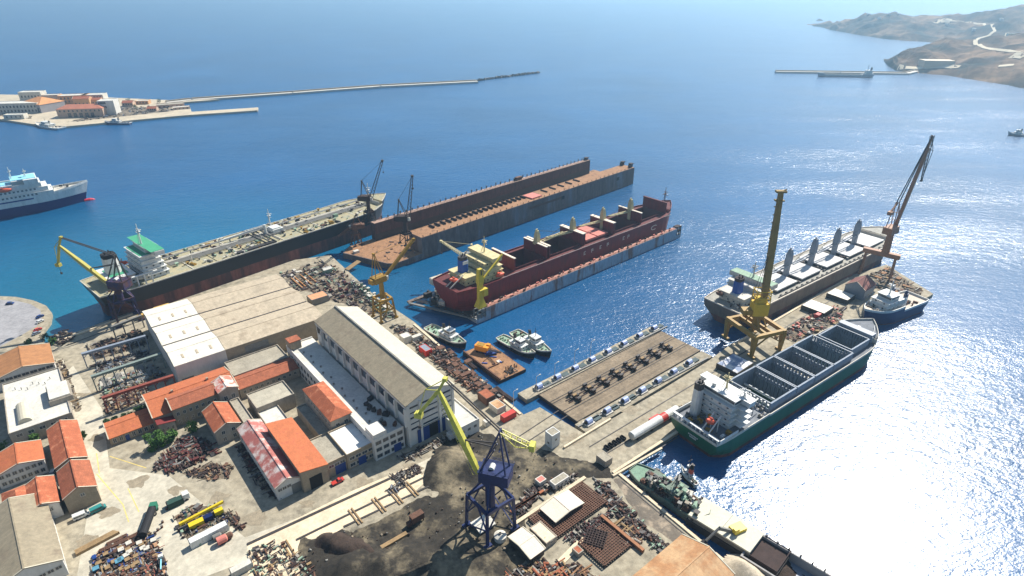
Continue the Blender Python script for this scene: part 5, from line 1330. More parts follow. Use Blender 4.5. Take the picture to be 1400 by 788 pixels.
for i, (x, y) in enumerate(((702, 557), (733, 536), (758, 518), (785, 500), (807, 487))):
    q = P(x, y, 2.2)
    if lp is None:
        lp = thing('lamp_post', 'thin pale lamp post on the outer winch pier', 'lamp post', (q.x, q.y, 2.2), YA, 'lamp posts on the outer winch pier')
        MB().tube((0, 0, 0), (0, 0, 9), .16, .1, 6).build('pole', offwhite, lp); MB().bar((0, 0, 9), (2, 0, 9.2), .12).cb(2.2, 0, 9.2, 1, .4, .2).build('lamp_head', offwhite, lp)
    else: dup(lp, (q.x, q.y, 2.2), YA)
# jetty things
A_ = P(863, 599, 3.6); B_ = P(925, 562, 3.6); d = B_ - A_
r = thing('pressure_tank', 'long white cylindrical tank with a red band lying on the jetty', 'tank', (A_.x, A_.y, 2), math.atan2(d.y, d.x))
Lt = d.length; MB().tube((0, 0, 2.6), (Lt * .62, 0, 2.6), 1.9, n=16).tube((Lt * .74, 0, 2.6), (Lt, 0, 2.6), 1.9, n=16).build('body', white, r)
MB().tube((Lt * .62, 0, 2.6), (Lt * .74, 0, 2.6), 1.95, n=16).cb(Lt * .6, 3, 1.5, 6, 1.2, 1.6).build('red_band', redp, r)
MB().tube((-.5, 0, 2.6), (0, 0, 2.6), 1.3, 1.9, n=16).build('end_cap', offwhite, r); MB().tube((Lt, 0, 2.6), (Lt + .6, 0, 2.6), 1.9, 1.2, n=16).build('end_cap', offwhite, r)
for x in (.1, .4, .85): MB().cb(Lt * x, 0, .5, 1, 3.2, 1).build('saddle', steel, r)
for i in range(5):
    q = P(831 + i * 5.5, 617 - i * 3.4, 2)
    t = thing('steel_bin', 'open black steel bin in the row beside the white tank', 'bin', (q.x, q.y, 2), YA, 'black bins in a row on the jetty')
    b = MB().box(0, 1.5, 0, 2.6, 0, .15).box(0, .15, 0, 2.6, .15, 1.2).box(1.35, 1.5, 0, 2.6, .15, 1.2).box(.15, 1.35, 0, .15, .15, 1.2).box(.15, 1.35, 2.45, 2.6, .15, 1.2); b.build('body', blackm, t)
strip('kerb', 'pale concrete kerb along the jetty edge', (838, 646), (930, 587), 1.2, 2, 2.5, slab)
strip('kerb', 'pale concrete kerb along the lower quay edge', (846, 647), (1010, 783), 1.2, 2, 2.5, slab)
strip('kerb', 'pale kerb along the old town side of the tanker quay', (88, 463), (236, 408), 1.4, 2, 2.7, slab)
strip('kerb', 'pale kerb along the scrap quay', (566, 443), (712, 566), 1.2, 2, 2.5, slab)
strip('kerb', 'pale kerb beside the grey bulk carrier', (1003, 471), (1160, 380), 1.2, 2, 2.5, slab)
for (a, b2, n_) in (((771, 611), (835, 572), 'pale low wall from the cube cabin towards the jetty'), ((838, 650), (905, 612), 'pale raised track edge on the jetty near the black bins')):
    strip('low_wall', n_, a, b2, .9, 2, 2.9, slab, 'wall', None)

# ============================================================ cranes
def luff_crane(name, label, base, yaw, slew, hs, h, th, knee, nose, tail, colp, colj, apex, cw=True, jw=1.8, pm=None, back=(-13, 6)):
    """four legged portal crane: portal half size hs and height h, tower to th, jib to knee (r,z), fly jib from tail to nose"""
    q = P(*base, 2)
    r = thing(name, label, 'crane', (q.x, q.y, 2), yaw)
    for sx in (-1, 1):
        for sy in (-1, 1):
            b = MB().bar((sx * hs, sy * hs, 0), (sx * hs * .92, sy * hs * .92, h), .9).cb(sx * hs, sy * hs, .6, 3.4, 1.4, 1.2); b.build('leg', colp, r)
    b = MB()
    for i in range(4):
        a = [(1, 1), (-1, 1), (-1, -1), (1, -1)]; p, c = a[i], a[(i + 1) % 4]
        b.bar((p[0] * hs * .92, p[1] * hs * .92, h), (c[0] * hs * .92, c[1] * hs * .92, h), .9, 1.2)
    b.build('portal_frame', colp, r)
    for i in range(4):
        a = [(1, 1), (-1, 1), (-1, -1), (1, -1)]; p, c = a[i], a[(i + 1) % 4]
        b = MB().bar((p[0] * hs * .96, p[1] * hs * .96, h * .45), ((p[0] + c[0]) / 2 * hs * .92, (p[1] + c[1]) / 2 * hs * .92, h), .45).bar((c[0] * hs * .96, c[1] * hs * .96, h * .45), ((p[0] + c[0]) / 2 * hs * .92, (p[1] + c[1]) / 2 * hs * .92, h), .45)
        if i % 2: b.bar((p[0] * hs, p[1] * hs, 1), (c[0] * hs * .96, c[1] * hs * .96, h * .5), .4)
        b.build('brace', colp, r)
    b = MB()
    for sx, sy in ((1, 1), (-1, 1), (-1, -1), (1, -1)): b.bar((sx * hs * .9, sy * hs * .9, h), (sx * 1.8, sy * 1.8, th - 1.5), .6)
    b.tube((0, 0, h * .75), (0, 0, th), 1.7, n=12).tube((0, 0, th - 1.2), (0, 0, th), 3.2, n=16); b.build('tower', colp, r)
    sw = slew - yaw
    ho = thing('slewing_house', None, None); ho.name = 'slewing_house'
    me = MB().box(-7.5, 3, -3.4, 3.4, th, th + 4.6).box(3, 5.5, -4.4, -1.6, th - .5, th + 2.2).box(-7.8, 3.2, -3.7, 3.7, th + 4.6, th + 4.8); bpy.data.objects.remove(ho)
    ho = me.build('slewing_house', colp, r); ho.rotation_euler = (0, 0, sw)
    MB().box(5.5, 5.6, -4.2, -1.8, th + .4, th + 1.8).box(-6.5, -4.5, -3.48, -3.4, th + 1.5, th + 3).box(-2.5, -.5, -3.48, -3.4, th + 1.5, th + 3).build('house_window', glass, ho)
    b = MB(); ax, az = apex
    for s in (-1, 1):
        b.bar((2.5, s * 2.6, th + 4.6), (ax, s * .8, az), .5).bar((-6.5, s * 2.6, th + 4.6), (ax, s * .8, az), .5).bar((2.5, s * 2.6, th + 4.8), (-2.4, s * 1.6, th + 4.6 + (az - th) * .45), .35)
    b.bar((ax, -1.2, az), (ax, 1.2, az), .6); b.bar((-4, -1.6, th + 4.6 + (az - th) * .42), (-4, 1.6, th + 4.6 + (az - th) * .42), .35)
    b.build('mast_frame', pm or colp, ho)
    k = Vector((knee[0], 0, knee[1])); n_ = Vector((nose[0], 0, nose[1])); t_ = Vector((tail[0], 0, tail[1])); pv = Vector((4, 0, th + 1))
    m_ = pv.lerp(k, .45)
    j = MB()
    dd = (k - pv).normalized(); up = Vector((-dd.z, 0, dd.x)) if False else Vector((0, 1, 0)).cross(dd)
    prof = [(0, .7), (.12, 1), (.5, 1.1), (.9, .7), (1, .45)]
    rings = []
    for t, s in prof:
        c = pv.lerp(k, t); hw = jw * .5 * s; rings.append([c + Vector((0, -hw, 0)) - up * hw, c + Vector((0, hw, 0)) - up * hw, c + Vector((0, hw, 0)) + up * hw, c + Vector((0, -hw, 0)) + up * hw])
    j.loft(rings); j.face(rings[0]); j.face(rings[-1]); j.build('main_jib', colj, ho)
    f = MB(); f.bar(k, n_, .9, 1.1).bar(k, t_, .8, .9); f.cb(n_.x, 0, n_.z - .3, 2.6, 2.2, 1.8).cb(t_.x, 0, t_.z, 1.4, 1.6, 1.2); f.tube((n_.x, -1, n_.z), (n_.x, 1, n_.z), 1.1, n=10); f.build('fly_jib', colj, ho)
    mid = t_.lerp(n_, .45) + (n_ - t_).cross(Vector((0, 1, 0))).normalized() * -3.2
    if mid.z < k.z: mid = t_.lerp(n_, .45) + (n_ - t_).cross(Vector((0, 1, 0))).normalized() * 3.2
    g = MB().bar(t_, mid, .25).bar(mid, n_, .22).bar(mid, k, .22); g.build('fly_jib_stay', colj, ho)
    MB().bar((ax, .6, az), t_ + Vector((0, .5, 0)), .4).bar((ax, -.6, az), t_ + Vector((0, -.5, 0)), .4).build('tie_rod', steel, ho)
    MB().bar((-1.5, 1, az - (az - th) * .3), pv.lerp(k, .42), .4).bar((-1.5, -1, az - (az - th) * .3), pv.lerp(k, .42), .4).build('rack', steel, ho)
    MB().bar(n_, (n_.x, 0, n_.z - 5), .12).cb(n_.x, 0, n_.z - 5.5, .9, .7, 1.1).build('hook_block', steel, ho)
    if cw:
        e = Vector((back[0], 0, az + back[1])); s0 = Vector((ax, 0, az))
        c = MB()
        for s in (-1, 1):
            p0 = s0 + Vector((0, s * 1, 0)); p1 = e + Vector((0, s * 1.1, 0)); c.bar(p0, p1, .3)
            p2 = s0.lerp(e, .5) + Vector((0, s * 1.2, -2.6 if back[1] < 0 else 2.6)); c.bar(p0, p2, .25).bar(p2, p1, .25)
            for i in range(6):
                a = p0.lerp(p1, i / 6); bb_ = (p0.lerp(p2, i / 3) if i < 3 else p2.lerp(p1, (i - 3) / 3)); c.bar(a, bb_, .16)
        for i in range(7): c.bar(s0.lerp(e, i / 6) + Vector((0, -1, 0)), s0.lerp(e, i / 6) + Vector((0, 1, 0)), .16)
        c.build('counterweight_arm', colj, ho); MB().cb(e.x, 0, e.z, 1.8, 3, 2.4).build('counterweight', colj, ho)
    b = MB()
    for k_ in range(8): b.bar((hs * .97, hs * .96 + .5, 1 + k_ * h / 8), (hs * .97 - .8, hs * .96 + .5, 1 + k_ * h / 8), .12)
    for o_ in (0, -.8): b.bar((hs * .97 + o_, hs * .96 + .5, .5), (hs * .93 + o_, hs * .92 + .5, h), .12)
    b.build('ladder', colp, r)
    b = MB(); w1 = 3.7
    for (xa, ya), (xb, yb_) in (((-8, -w1), (3.2, -w1)), ((3.2, w1), (-8, w1)), ((-8, w1), (-8, -w1))):
        for zz in (.55, 1.1): b.bar((xa, ya, th + 4.8 + zz), (xb, yb_, th + 4.8 + zz), .08)
        for k_ in range(7): f_ = k_ / 6; b.bar((xa + (xb - xa) * f_, ya + (yb_ - ya) * f_, th + 4.8), (xa + (xb - xa) * f_, ya + (yb_ - ya) * f_, th + 5.9), .08)
    b.build('railing', colp, ho)
    b = MB(); pa = pv + up * 1.1; pb = k + up * .6
    for s_ in (-.7, .7): b.bar(pa + Vector((0, s_, 0)) + up * .9, pb + Vector((0, s_, 0)) + up * .9, .08)
    for k_ in range(13): c_ = pa.lerp(pb, k_ / 12); b.bar(c_ + Vector((0, -.7, 0)), c_ + Vector((0, -.7, 0)) + up * .9, .07).bar(c_ + Vector((0, .7, 0)), c_ + Vector((0, .7, 0)) + up * .9, .07).bar(c_ + Vector((0, -.7, 0)), c_ + Vector((0, .7, 0)), .2, .06)
    b.build('jib_walkway', colj, ho)
    MB().tube((-1, -1.2, th + 4.9), (-1, 1.2, th + 4.9), 1, n=10).build('winch_drum', white, ho)
    return r

luff_crane('portal_crane', 'navy blue portal crane with pale yellow jib standing in the dark grit yard', (671, 722), YA, R(164), 6.3, 15.5, 24.5, (17, 58), (25, 46.5), (14.5, 63), bluepaint, yellow, (-4, 46), back=(-15, -4))
luff_crane('portal_crane', 'dark blue portal crane with olive yellow jib at the stern of the black tanker', (175, 438), R(44), R(172), 6, 15, 22, (28, 46), (33, 34), (25, 51), M_('dull_blue_paint', (44, 40, 78), var=.3, c2=lin((.28, .18, .18)), mix=.52), M_('olive_yellow', (170, 160, 74), var=.25), (-5, 42), cw=False, pm=steel)

def lattice_crane(name, label, q, yaw, slew, hs, h, th, jib, apex, col, colj, box=True, lw=1.6, cwm=None, light=False, jn=12):
    r = thing(name, label, 'crane', (q.x, q.y, q.z), yaw)
    for sx in (-1, 1):
        for sy in (-1, 1): MB().bar((sx * hs, sy * hs, 0), (sx * hs * .8, sy * hs * .8, h), .9 if not light else .5).cb(sx * hs, sy * hs, .5, 2.4, 1, 1).build('leg', col, r)
    b = MB()
    for i in range(4):
        a = [(1, 1), (-1, 1), (-1, -1), (1, -1)]; p, c = a[i], a[(i + 1) % 4]; b.bar((p[0] * hs * .8, p[1] * hs * .8, h), (c[0] * hs * .8, c[1] * hs * .8, h), .8 if not light else .5, 1.4)
        b.bar((p[0] * hs, p[1] * hs, h * .1), (c[0] * hs * .84, c[1] * hs * .84, h * .8), .35)
        if not light: b.bar((p[0] * hs * .9, p[1] * hs * .9, h * .5), (c[0] * hs * .9, c[1] * hs * .9, h * .5), .5, .9)
    b.build('portal_frame', col, r)
    b = MB()
    for sx, sy in ((1, 1), (-1, 1), (-1, -1), (1, -1)): b.bar((sx * hs * .78, sy * hs * .78, h), (sx * 1.3, sy * 1.3, h + 2.5), .5)
    b.tube((0, 0, h), (0, 0, th), 1.6, 1.3, 12); b.build('tower', col, r)
    sw = slew - yaw
    o = MB().box(-5.5, 2.5, -2.6, 2.6, th, th + 3.6).box(-7.2, -5.5, -2, 2, th + .2, th + 3).build('slewing_house', col, r); o.rotation_euler = (0, 0, sw)
    MB().box(2.5, 4, -2.4, -.6, th + .4, th + 2.6).build('cab', cwm or offwhite, o)
    j = MB(); e = Vector((jib[0], 0, jib[1])); pv = Vector((2.4, 0, th + 1.2))
    if box: j.bar(pv, e, lw, lw * 1.1)
    else: j.lat(pv, e, lw * 1.2, lw * .6, jn, .28)
    j.cb(e.x, 0, e.z, 1.6, lw, 1.2); j.build('jib', colj, o)
    m = MB(); ax, az = apex
    for s in (-1, 1): m.bar((1.5, s * 1.8, th + 3.6), (ax, s * .6, az), .35).bar((-4.5, s * 1.8, th + 3.6), (ax, s * .6, az), .35)
    m.bar((ax, 0, az), e, .18).cb(ax, 0, az, 1, 1.8, .6); m.build('mast_frame', colj, o)
    MB().bar(e, (e.x, 0, max(e.z - 8, 2)), .1).cb(e.x, 0, max(e.z - 8.5, 1.5), .8, .6, 1).build('hook_block', steel, o)
    return r

q = P(526, 434, 2)
lattice_crane('quay_crane', 'ochre yellow box legged quay crane between the halls and the docks', q, YA, R(48), 5, 13, 24, (26, 42), (-3, 42), yellow2, yellow2, True, 1.5)
o = MB(); 
a_ = P(1003, 440, 14); c_ = P(1040, 466, 14); d_ = P(1064, 449, 14); q = (a_ + d_) / 2; q.z = 2; hx = (c_ - a_).length / 2; hy = (d_ - c_).length / 2
yw = math.atan2((c_ - a_).y, (c_ - a_).x)
r = thing('portal_crane', 'yellow portal crane with near vertical boom at the jetty root', 'crane', q, yw)
for sx in (-1, 1):
    for sy in (-1, 1):
        rg = [[(sx * hx + dx * k, sy * hy + dy * k, z) for dx, dy in ((-1, -1), (1, -1), (1, 1), (-1, 1))] for z, k in ((0, .7), (11, 1.3))]
        b = MB().loft(rg); b.cb(sx * hx, sy * hy, .5, 5, 1.6, 1).build('leg', yellow2, r)
b = MB()
for s in (-1, 1): b.box(-hx - 1.2, hx + 1.2, s * hy - .9, s * hy + .9, 10.8, 13).box(s * hx - .9, s * hx + .9, -hy + .9, hy - .9, 10.85, 12.95)
b.box(-hx + .9, hx - .9, -2.6, -1.4, 11, 12.9).box(-hx + .9, hx - .9, 1.4, 2.6, 11, 12.9).build('portal_frame', yellow2, r)
for s in (-1, 1):
    MB().bar((s * hx, -hy, 5), (s * hx, 0, 11), .6).bar((s * hx, hy, 5), (s * hx, 0, 11), .6).build('brace', yellow2, r)
b = MB()
for sx, sy in ((1, 1), (-1, 1), (-1, -1), (1, -1)): b.bar((sx * 5, sy * 2.4, 12.8), (sx * 1.8, sy * 1.8, 18), .6)
b.tube((0, 0, 11), (0, 0, 18), 2, n=12).tube((0, 0, 18), (0, 0, 19), 3.6, n=16).build('tower', yellow2, r)
yb = M_('bright_ochre_paint', (206, 168, 40), var=.2)
o = MB().cb(0, 0, 22.5, 8, 6.4, 7).build('machinery_house', yb, r); o.rotation_euler = (0, 0, -yw)
b = MB()
for sx in (-1, 1):
    for sy in (-1, 1): b.bar((sx * 3.8, sy * 3, 26), (sx * 3.6, sy * 2.6, 33), .4)
for z in (29, 33): b.box(-4, 4, -3.1, -2.8, z, z + .4).box(-4, 4, 2.8, 3.1, z, z + .4).box(-4, -3.7, -3, 3, z, z + .4).box(3.7, 4, -3, 3, z, z + .4)
b.bar((-3.8, -3, 26), (3.8, -3, 33), .25).bar((3.8, -3, 26), (-3.8, -3, 33), .25).cb(0, 0, 27.5, 5, 4.6, 2.6); b.build('machinery_cage', yb, o)
tp_ = PF(q, 1068, 262) - q; e = Vector((tp_.x, 0, tp_.z)); pv = Vector((1.5, 0, 27))
b = MB()
rg = []
for t_, k in ((0, 1.1), (.1, 1.5), (.6, 1.4), (1, 1.0)):
    c = pv.lerp(e, t_); rg.append([c + Vector((dx * k, dy * k, 0)) for dx, dy in ((-1, -1), (1, -1), (1, 1), (-1, 1))])
b.loft(rg); b.face(rg[-1]); b.cb(e.x, 0, e.z, 5, 2.6, 1).cb(e.x, 0, e.z - 4.5, 4.4, 2.6, .6).bar(e, e + Vector((2.6, 0, 1)), .5)
for i in range(12): a = pv.lerp(e, .1 + i * .07); b.cb(a.x - 1.9, 0, a.z, .5, 1, .4)
b.build('boom', M_('dull_brown_boom', (138, 112, 56), var=.35), o)
MB().bar((-3.6, 1.5, 33), pv.lerp(e, .55), .18).bar((-3.6, -1.5, 33), pv.lerp(e, .55), .18).build('cable', steel, o)
MB().box(-9, -4, -2.4, 2.4, 19.2, 22).build('counterweight', yellow2, o)
q = P(1030, 478, 2)
r = thing('machine_house', 'tall bright yellow machinery cage on the portal crane at the jetty root', 'machinery', (q.x, q.y, 18), R(20)) if False else None
# dark rusty cranes on the first dock
q = P(506, 303, 16.5); tp_ = PF(q, 522.5, 220) - q
lattice_crane('dock_crane', 'dark rusty lattice crane with raised jib beside the tanker bow', q, R(45), 0, 3.4, 8, 17, (tp_.x, tp_.z), (-3, 32), rustd, steel, False, 2.0, light=True)
q = P(556, 333, 16.6); tp_ = PF(q, 563.5, 241) - q
lattice_crane('dock_crane', 'dark rusty lattice crane with raised jib in front of the dark back wall', q, R(45), 0, 3.4, 8, 17, (tp_.x, tp_.z), (-3, 32), rustd, steel, False, 2.0, light=True)
q = P(488, 335, 4)
lattice_crane('dock_crane', 'low rust brown crane frame leaning against the tanker side', q, R(40), R(200), 3, 9, 13, (12, 9), (-2, 24), rust, rust, False, 1.6, light=True)
q = P(640, 372, 8.5)
lattice_crane('dock_crane', 'cream lattice crane with two folded booms behind the red ship stern', q, R(40), R(165), 2.6, 6, 10, (18, 20), (-3, 20), greysteel, creamp, False, 1.4, light=True)
# yellow column crane on the second dock's near wing
q = P(657, 419, 11.6)
r = thing('dock_crane', 'yellow column crane on the dock wing beside the red ship stern', 'crane', (q.x, q.y, 11.6), R(43))
yel3 = M_('dock_crane_yellow', (190, 168, 50), var=.25)
rings = [[(sx * k, sy * k * .8, z) for sx, sy in ((-1, -1), (1, -1), (1, 1), (-1, 1))] for z, k in ((0, 3), (5, 1.5), (14, 1.4), (16, 1.9), (24, 1.3))]
b = MB().loft(rings); b.face(rings[-1]); b.build('column', yel3, r); MB().cb(2.6, -.6, 9, 3, 3.4, 4.4).cb(0, -1.8, 11, 4, 1.4, 1).build('cab', yel3, r); MB().cb(0, -1.5, 22, .5, .4, 3).build('ladder', steel, r)
MB().bar((1, 0, 16), (20, 3, 26), .9, 1).build('jib', yel3, r)

# brown jib crane on the jetty
q = P(1196, 377, 2)
r = thing('jetty_crane', 'tall brown crane with raised boom and hanging fly jib on the far jetty', 'crane', (q.x, q.y, 2), R(-40))
for x, y in ((-9, -3), (-9, 3), (9, -3), (9, 3)): MB().bar((x, y, 0), (x * .97, y * .35, 15), 1.3).cb(x, y, .6, 1.6, 3, 1.2).build('leg', brownp, r)
MB().box(-11, 11, -1.8, 1.8, 15, 18).build('portal_beam', brownp, r)
MB().tube((2, 0, 18), (2, 0, 32), 2.4, 2, 12).build('tower', brownp, r)
o = MB().box(-7.5, 2.5, -3, 3, 32, 36.5).build('slewing_house', brownp, r); o.rotation_euler = (0, 0, R(38) - R(-40)); o.location = (2, 0, 0)
MB().box(2.5, 5, -2.6, -.4, 31, 34).build('cab', steel, o)
b = MB()
for s in (-1, 1): b.bar((1.5, s * 2, 36.5), (-4, s, 53), .45).bar((-6, s * 2, 36.5), (-4, s, 53), .4)
for z in (41, 46): b.bar((-2, -1.6, z), (-2, 1.6, z), .3)
b.bar((-4, 0, 53), (-12, 0, 48), .9).cb(-11, 0, 47.6, 4, 2.6, 2.2); b.build('mast_frame', brownp, o)
kn = Vector((19, 0, 84)); tp = Vector((20, 0, 92)); pv = Vector((3, 0, 33))
b = MB().bar(pv, kn, 1.9, 1.8).bar(kn, tp, 1, 1); b.build('boom', brownp, o)
MB().bar((-4, .7, 53), tp, .5).bar((-4, -.7, 53), tp, .5).build('tie_rod', steel, o)
nz = Vector((25, 0, 62)); st = Vector((29, 0, 81))
b = MB().lat(tp, nz, 1.8, .7, 12, .25).bar(tp, st, .3).bar(st, nz, .3).bar(kn, st, .3).cb(nz.x, 0, nz.z, 2, 1.2, 1); b.build('fly_jib', steel, o)

# ============================================================ open crane runways at the left
rs = 0
def runway(label, a, b2, m, h=9, w_=.9, n=8):
    A = P(*a, 2 + h); B = P(*b2, 2 + h); d = B - A; r = thing('crane_runway', label, 'crane runway', (A.x, A.y, 2), math.atan2(d.y, d.x)); L = d.length
    MB().box(0, L, -w_ / 2, w_ / 2, h - 1.2, h).box(0, L, -w_, w_, h, h + .2).build('girder', m, r)
    for i in range(n):
        x = L * (i + .03) / (n - .9); x = min(x, L - .5)
        MB().box(x, x + .5, -.3, .3, 0, h - 1.2).bar((x, 0, h - 3), (min(x + 2, L), 0, h - 1.2), .25).build('column', m, r)
    return r
runway('outermost grey crane runway girder behind the tanker quay', (152, 447), (193, 431), greysteel, 8, n=4)
runway('long grey crane runway girder nearest the tanker quay', (111, 484), (199, 459), greyc)
runway('grey green crane runway girder second from the quay', (124, 515), (221, 483), M_('grey_green_steel', (120, 132, 124), var=.3))
runway('rust red crane runway girder nearest the orange roofs', (139, 544), (237, 513), M_('red_girder', (128, 64, 50), var=.3))
def rail_line(label, a, b2, m=None, w_=.35, h=.25): return strip('rail', label, a, b2, w_, 2.06, 2.06 + h, m or steel, 'rail', None)
for i, (a, b2, l_) in enumerate((((338, 744), (572, 636), 'upper long rail along the assembly slab'), ((405, 738), (585, 650), 'middle rail across the assembly slab'), ((470, 720), (592, 662), 'lowest rail of the assembly slab'))):
    rail_line(l_, a, b2, w_=.8 if i else 1.1)
for i, (x, y) in enumerate(((480, 698), (512, 683), (535, 672), (556, 662), (390, 742))):
    q = P(x, y, 2.3); t = thing('sleeper_pair', 'pair of steel cross rails lying over the assembly slab', 'rail', (q.x, q.y, 2.08), YA - PI / 2, 'cross rails on the assembly slab')
    MB().box(-1, 8, -.9, -.4, 0, .35).box(-1, 8, .4, .9, 0, .35).build('beam', wood, t)

# ============================================================ dark grit yard: a low relief of spread grit with heaps
def in_poly(p, poly):
    c = False; n = len(poly)
    for i in range(n):
        a, b = poly[i], poly[i - 1]
        if (a.y > p.y) != (b.y > p.y) and p.x < (b.x - a.x) * (p.y - a.y) / (b.y - a.y) + a.x: c = not c
    return c
def edge_d(p, poly):
    m = 1e9; n = len(poly)
    for i in range(n):
        a, b = poly[i - 1], poly[i]; ab = b - a; t = max(0, min(1, (p - a).dot(ab) / ab.length_squared)); m = min(m, (a + ab * t - p).length)
    return m
def relief(name, label, poly_px, step, amp, heaps, m, base=2.0, edge=6, z0=.16):
    poly = [Vector(P(x, y, 2)[:2]) for x, y in poly_px]
    x0 = min(p.x for p in poly) - edge; x1 = max(p.x for p in poly) + edge; y0 = min(p.y for p in poly) - edge; y1 = max(p.y for p in poly) + edge
    nx = int((x1 - x0) / step); ny = int((y1 - y0) / step); hs = [(Vector(P(a, b, 2)[:2]), r_, h_) for a, b, r_, h_ in heaps]
    Z = {}; b = MB()
    for i in range(nx + 1):
        for j in range(ny + 1):
            p = Vector((x0 + i * step, y0 + j * step)); d = edge_d(p, poly); s = d if in_poly(p, poly) else -d
            nn = noise.noise(Vector((p.x * .12, p.y * .12, 0))) + .5 * noise.noise(Vector((p.x * .35, p.y * .35, 4)))
            s += nn * edge * .45
            z = base + max(-.5, min(z0, s * .08)) + (max(0, amp * (nn * .5 + .25)) * max(0, min(1, s / 6)))
            for c, r_, h_ in hs:
                q = (p - c).length / r_ * (1 + .18 * nn)
                if q < 1: z += h_ * (1 - q) ** 1.1 * (1 + .2 * nn)
            Z[i, j] = (p.x, p.y, z, s)
    idx = {}
    for i in range(nx):
        for j in range(ny):
            ks = [(i, j), (i + 1, j), (i + 1, j + 1), (i, j + 1)]
            if max(Z[k][3] for k in ks) < -2: continue
            f = []
            for k in ks:
                if k not in idx: idx[k] = len(b.v); b.v.append(Z[k][:3])
                f.append(idx[k])
            b.f.append(tuple(f)); b.m.append(0)
    return tag(b.build(name, m, smooth=True), label, kind='stuff')
relief('grit', 'dark blasting grit spread and heaped round the blue crane', [(606, 600), (650, 588), (760, 622), (830, 636), (838, 652), (760, 655), (700, 690), (730, 740), (700, 800), (560, 830), (430, 830), (402, 750), (414, 735), (476, 728), (551, 694), (594, 676), (590, 650)], 1.4, .7,
       [(612, 632, 10, 5), (640, 640, 8, 3), (595, 650, 8, 3), (500, 765, 9, 3), (600, 770, 12, 2.6), (540, 790, 12, 3.4), (650, 770, 9, 2.6), (560, 760, 8, 3), (470, 780, 9, 3), (625, 750, 6, 2), (690, 640, 8, 1.6), (525, 775, 6, 2.4)], grit)
relief('scale_heap', 'row of brown scale heaps in the dark grit yard', [(434, 735), (470, 728), (500, 740), (520, 758), (498, 772), (450, 760), (430, 748)], .8, .5, [(445, 740, 3.8, 3.2), (455, 749, 3.8, 3.4), (468, 756, 3.8, 3.2), (481, 760, 3.8, 3.2), (462, 738, 3.6, 3), (474, 744, 3.6, 3), (488, 748, 3.8, 3.2), (502, 754, 3.6, 3), (500, 767, 3.6, 2.8), (512, 761, 3.2, 2.4)], grit2, edge=3)
relief('grit', 'dark grit spilled on the lower quay road', [(838, 655), (850, 654), (900, 700), (958, 748), (948, 760), (880, 715)], 1.2, .2, [], M_('quay_grit', (104, 94, 80), var=.4, sc=.2, c2=lin((.56, .5, .42)), mix=.56), edge=2.5, z0=.1)
relief('stone_heap', 'pale heap of stones at the foot of the hopper barge', [(990, 775), (1010, 762), (1040, 780), (1050, 800), (1000, 810)], 1, 1.2, [(1010, 780, 7, 3.4), (1030, 796, 7, 3)], M_('pale_rubble', (186, 172, 148), var=.5, sc=.6, bump=.5), edge=2)

# ============================================================ scrap and clutter
dull = M_('dull_white_metal', (150, 143, 130), var=.4)
DIRT = M_('oily_scrap_ground', (104, 92, 76), var=.5, sc=.3, c2=lin((.55, .5, .42)), mix=.55, rough=.95)
PAL = [rust, rustd, steel, greysteel, offwhite, rust, wood, greyc]
def scrap(label, poly_px, n, mats=None, s=1.0, hmax=1.6, name='scrap', z=2.0, flat=.4):
    poly = [Vector(P(x, y, z)[:2]) for x, y in poly_px]; mats = mats or PAL
    x0 = min(p.x for p in poly); x1 = max(p.x for p in poly); y0 = min(p.y for p in poly); y1 = max(p.y for p in poly)
    b = MB(); k = 0; mats = [dull if m_ in (offwhite, white, hatchbeige) else m_ for m_ in mats] + [rustd, steel, rustd, DIRT]; nm = len(mats) - 1; n = int(n * 1.15)
    cc = sum(poly, Vector((0, 0))) / len(poly); b.slot(nm)
    pp = []
    for a_, c_ in zip(poly, poly[1:] + poly[:1]):
        m_ = max(2, int((c_ - a_).length / 3))
        for i_ in range(m_): p_ = a_.lerp(c_, i_ / m_); p_ = cc + (p_ - cc) * random.uniform(.88, 1.02); pp.append((p_.x, p_.y))
    b.prism(pp, z + .014, z + .024 + random.random() * .012)
    while k < n:
        p = Vector((random.uniform(x0, x1), random.uniform(y0, y1)))
        if not in_poly(p, poly): continue
        k += 1; b.slot(random.randrange(nm)); a = random.choice((YA, YA, YA + PI / 2, YA + PI / 2, random.random() * PI)) + random.gauss(0, .08)
        t = random.random(); zz = z + .01 + random.random() * hmax * .35; w_ = s * random.choice((random.uniform(.3, .8), random.uniform(.3, .7), random.uniform(.6, 1.4)))
        if t < .2: h = random.uniform(.3, hmax); b.cb(p.x, p.y, z + h / 2, w_ * 1.7, w_, h, a)
        elif t < .55:
            l = s * random.uniform(2, 5.5); dx, dy = math.cos(a) * l / 2, math.sin(a) * l / 2; b.bar((p.x - dx, p.y - dy, zz + .2), (p.x + dx, p.y + dy, zz + random.uniform(.1, .7)), random.uniform(.18, .5) * s)
        elif t < .75:
            l = s * random.uniform(1, 4); dx, dy = math.cos(a) * l / 2, math.sin(a) * l / 2; rr_ = random.uniform(.2, .55) * s; b.tube((p.x - dx, p.y - dy, z + rr_ + .02), (p.x + dx, p.y + dy, z + rr_ + .02), rr_, n=8)
        elif t < .85: b.tube((p.x, p.y, z), (p.x, p.y, z + random.uniform(.6, hmax)), .4 * s, n=8)
        else: b.cb(p.x, p.y, zz + .3, w_ * 2.2, w_ * 1.6, .12, a, random.uniform(-.3, .3))
    return tag(b.build(name, mats), label, kind='stuff')
scrap('tangled rusty scrap along the quay behind the tall hall', [(578, 468), (600, 472), (640, 508), (690, 548), (680, 556), (640, 530), (600, 500), (572, 478)], 420, [rust, rustd, steel, rust, M_('scrap_tan', (150, 112, 88), var=.4), greysteel], 1.3, 2.6)
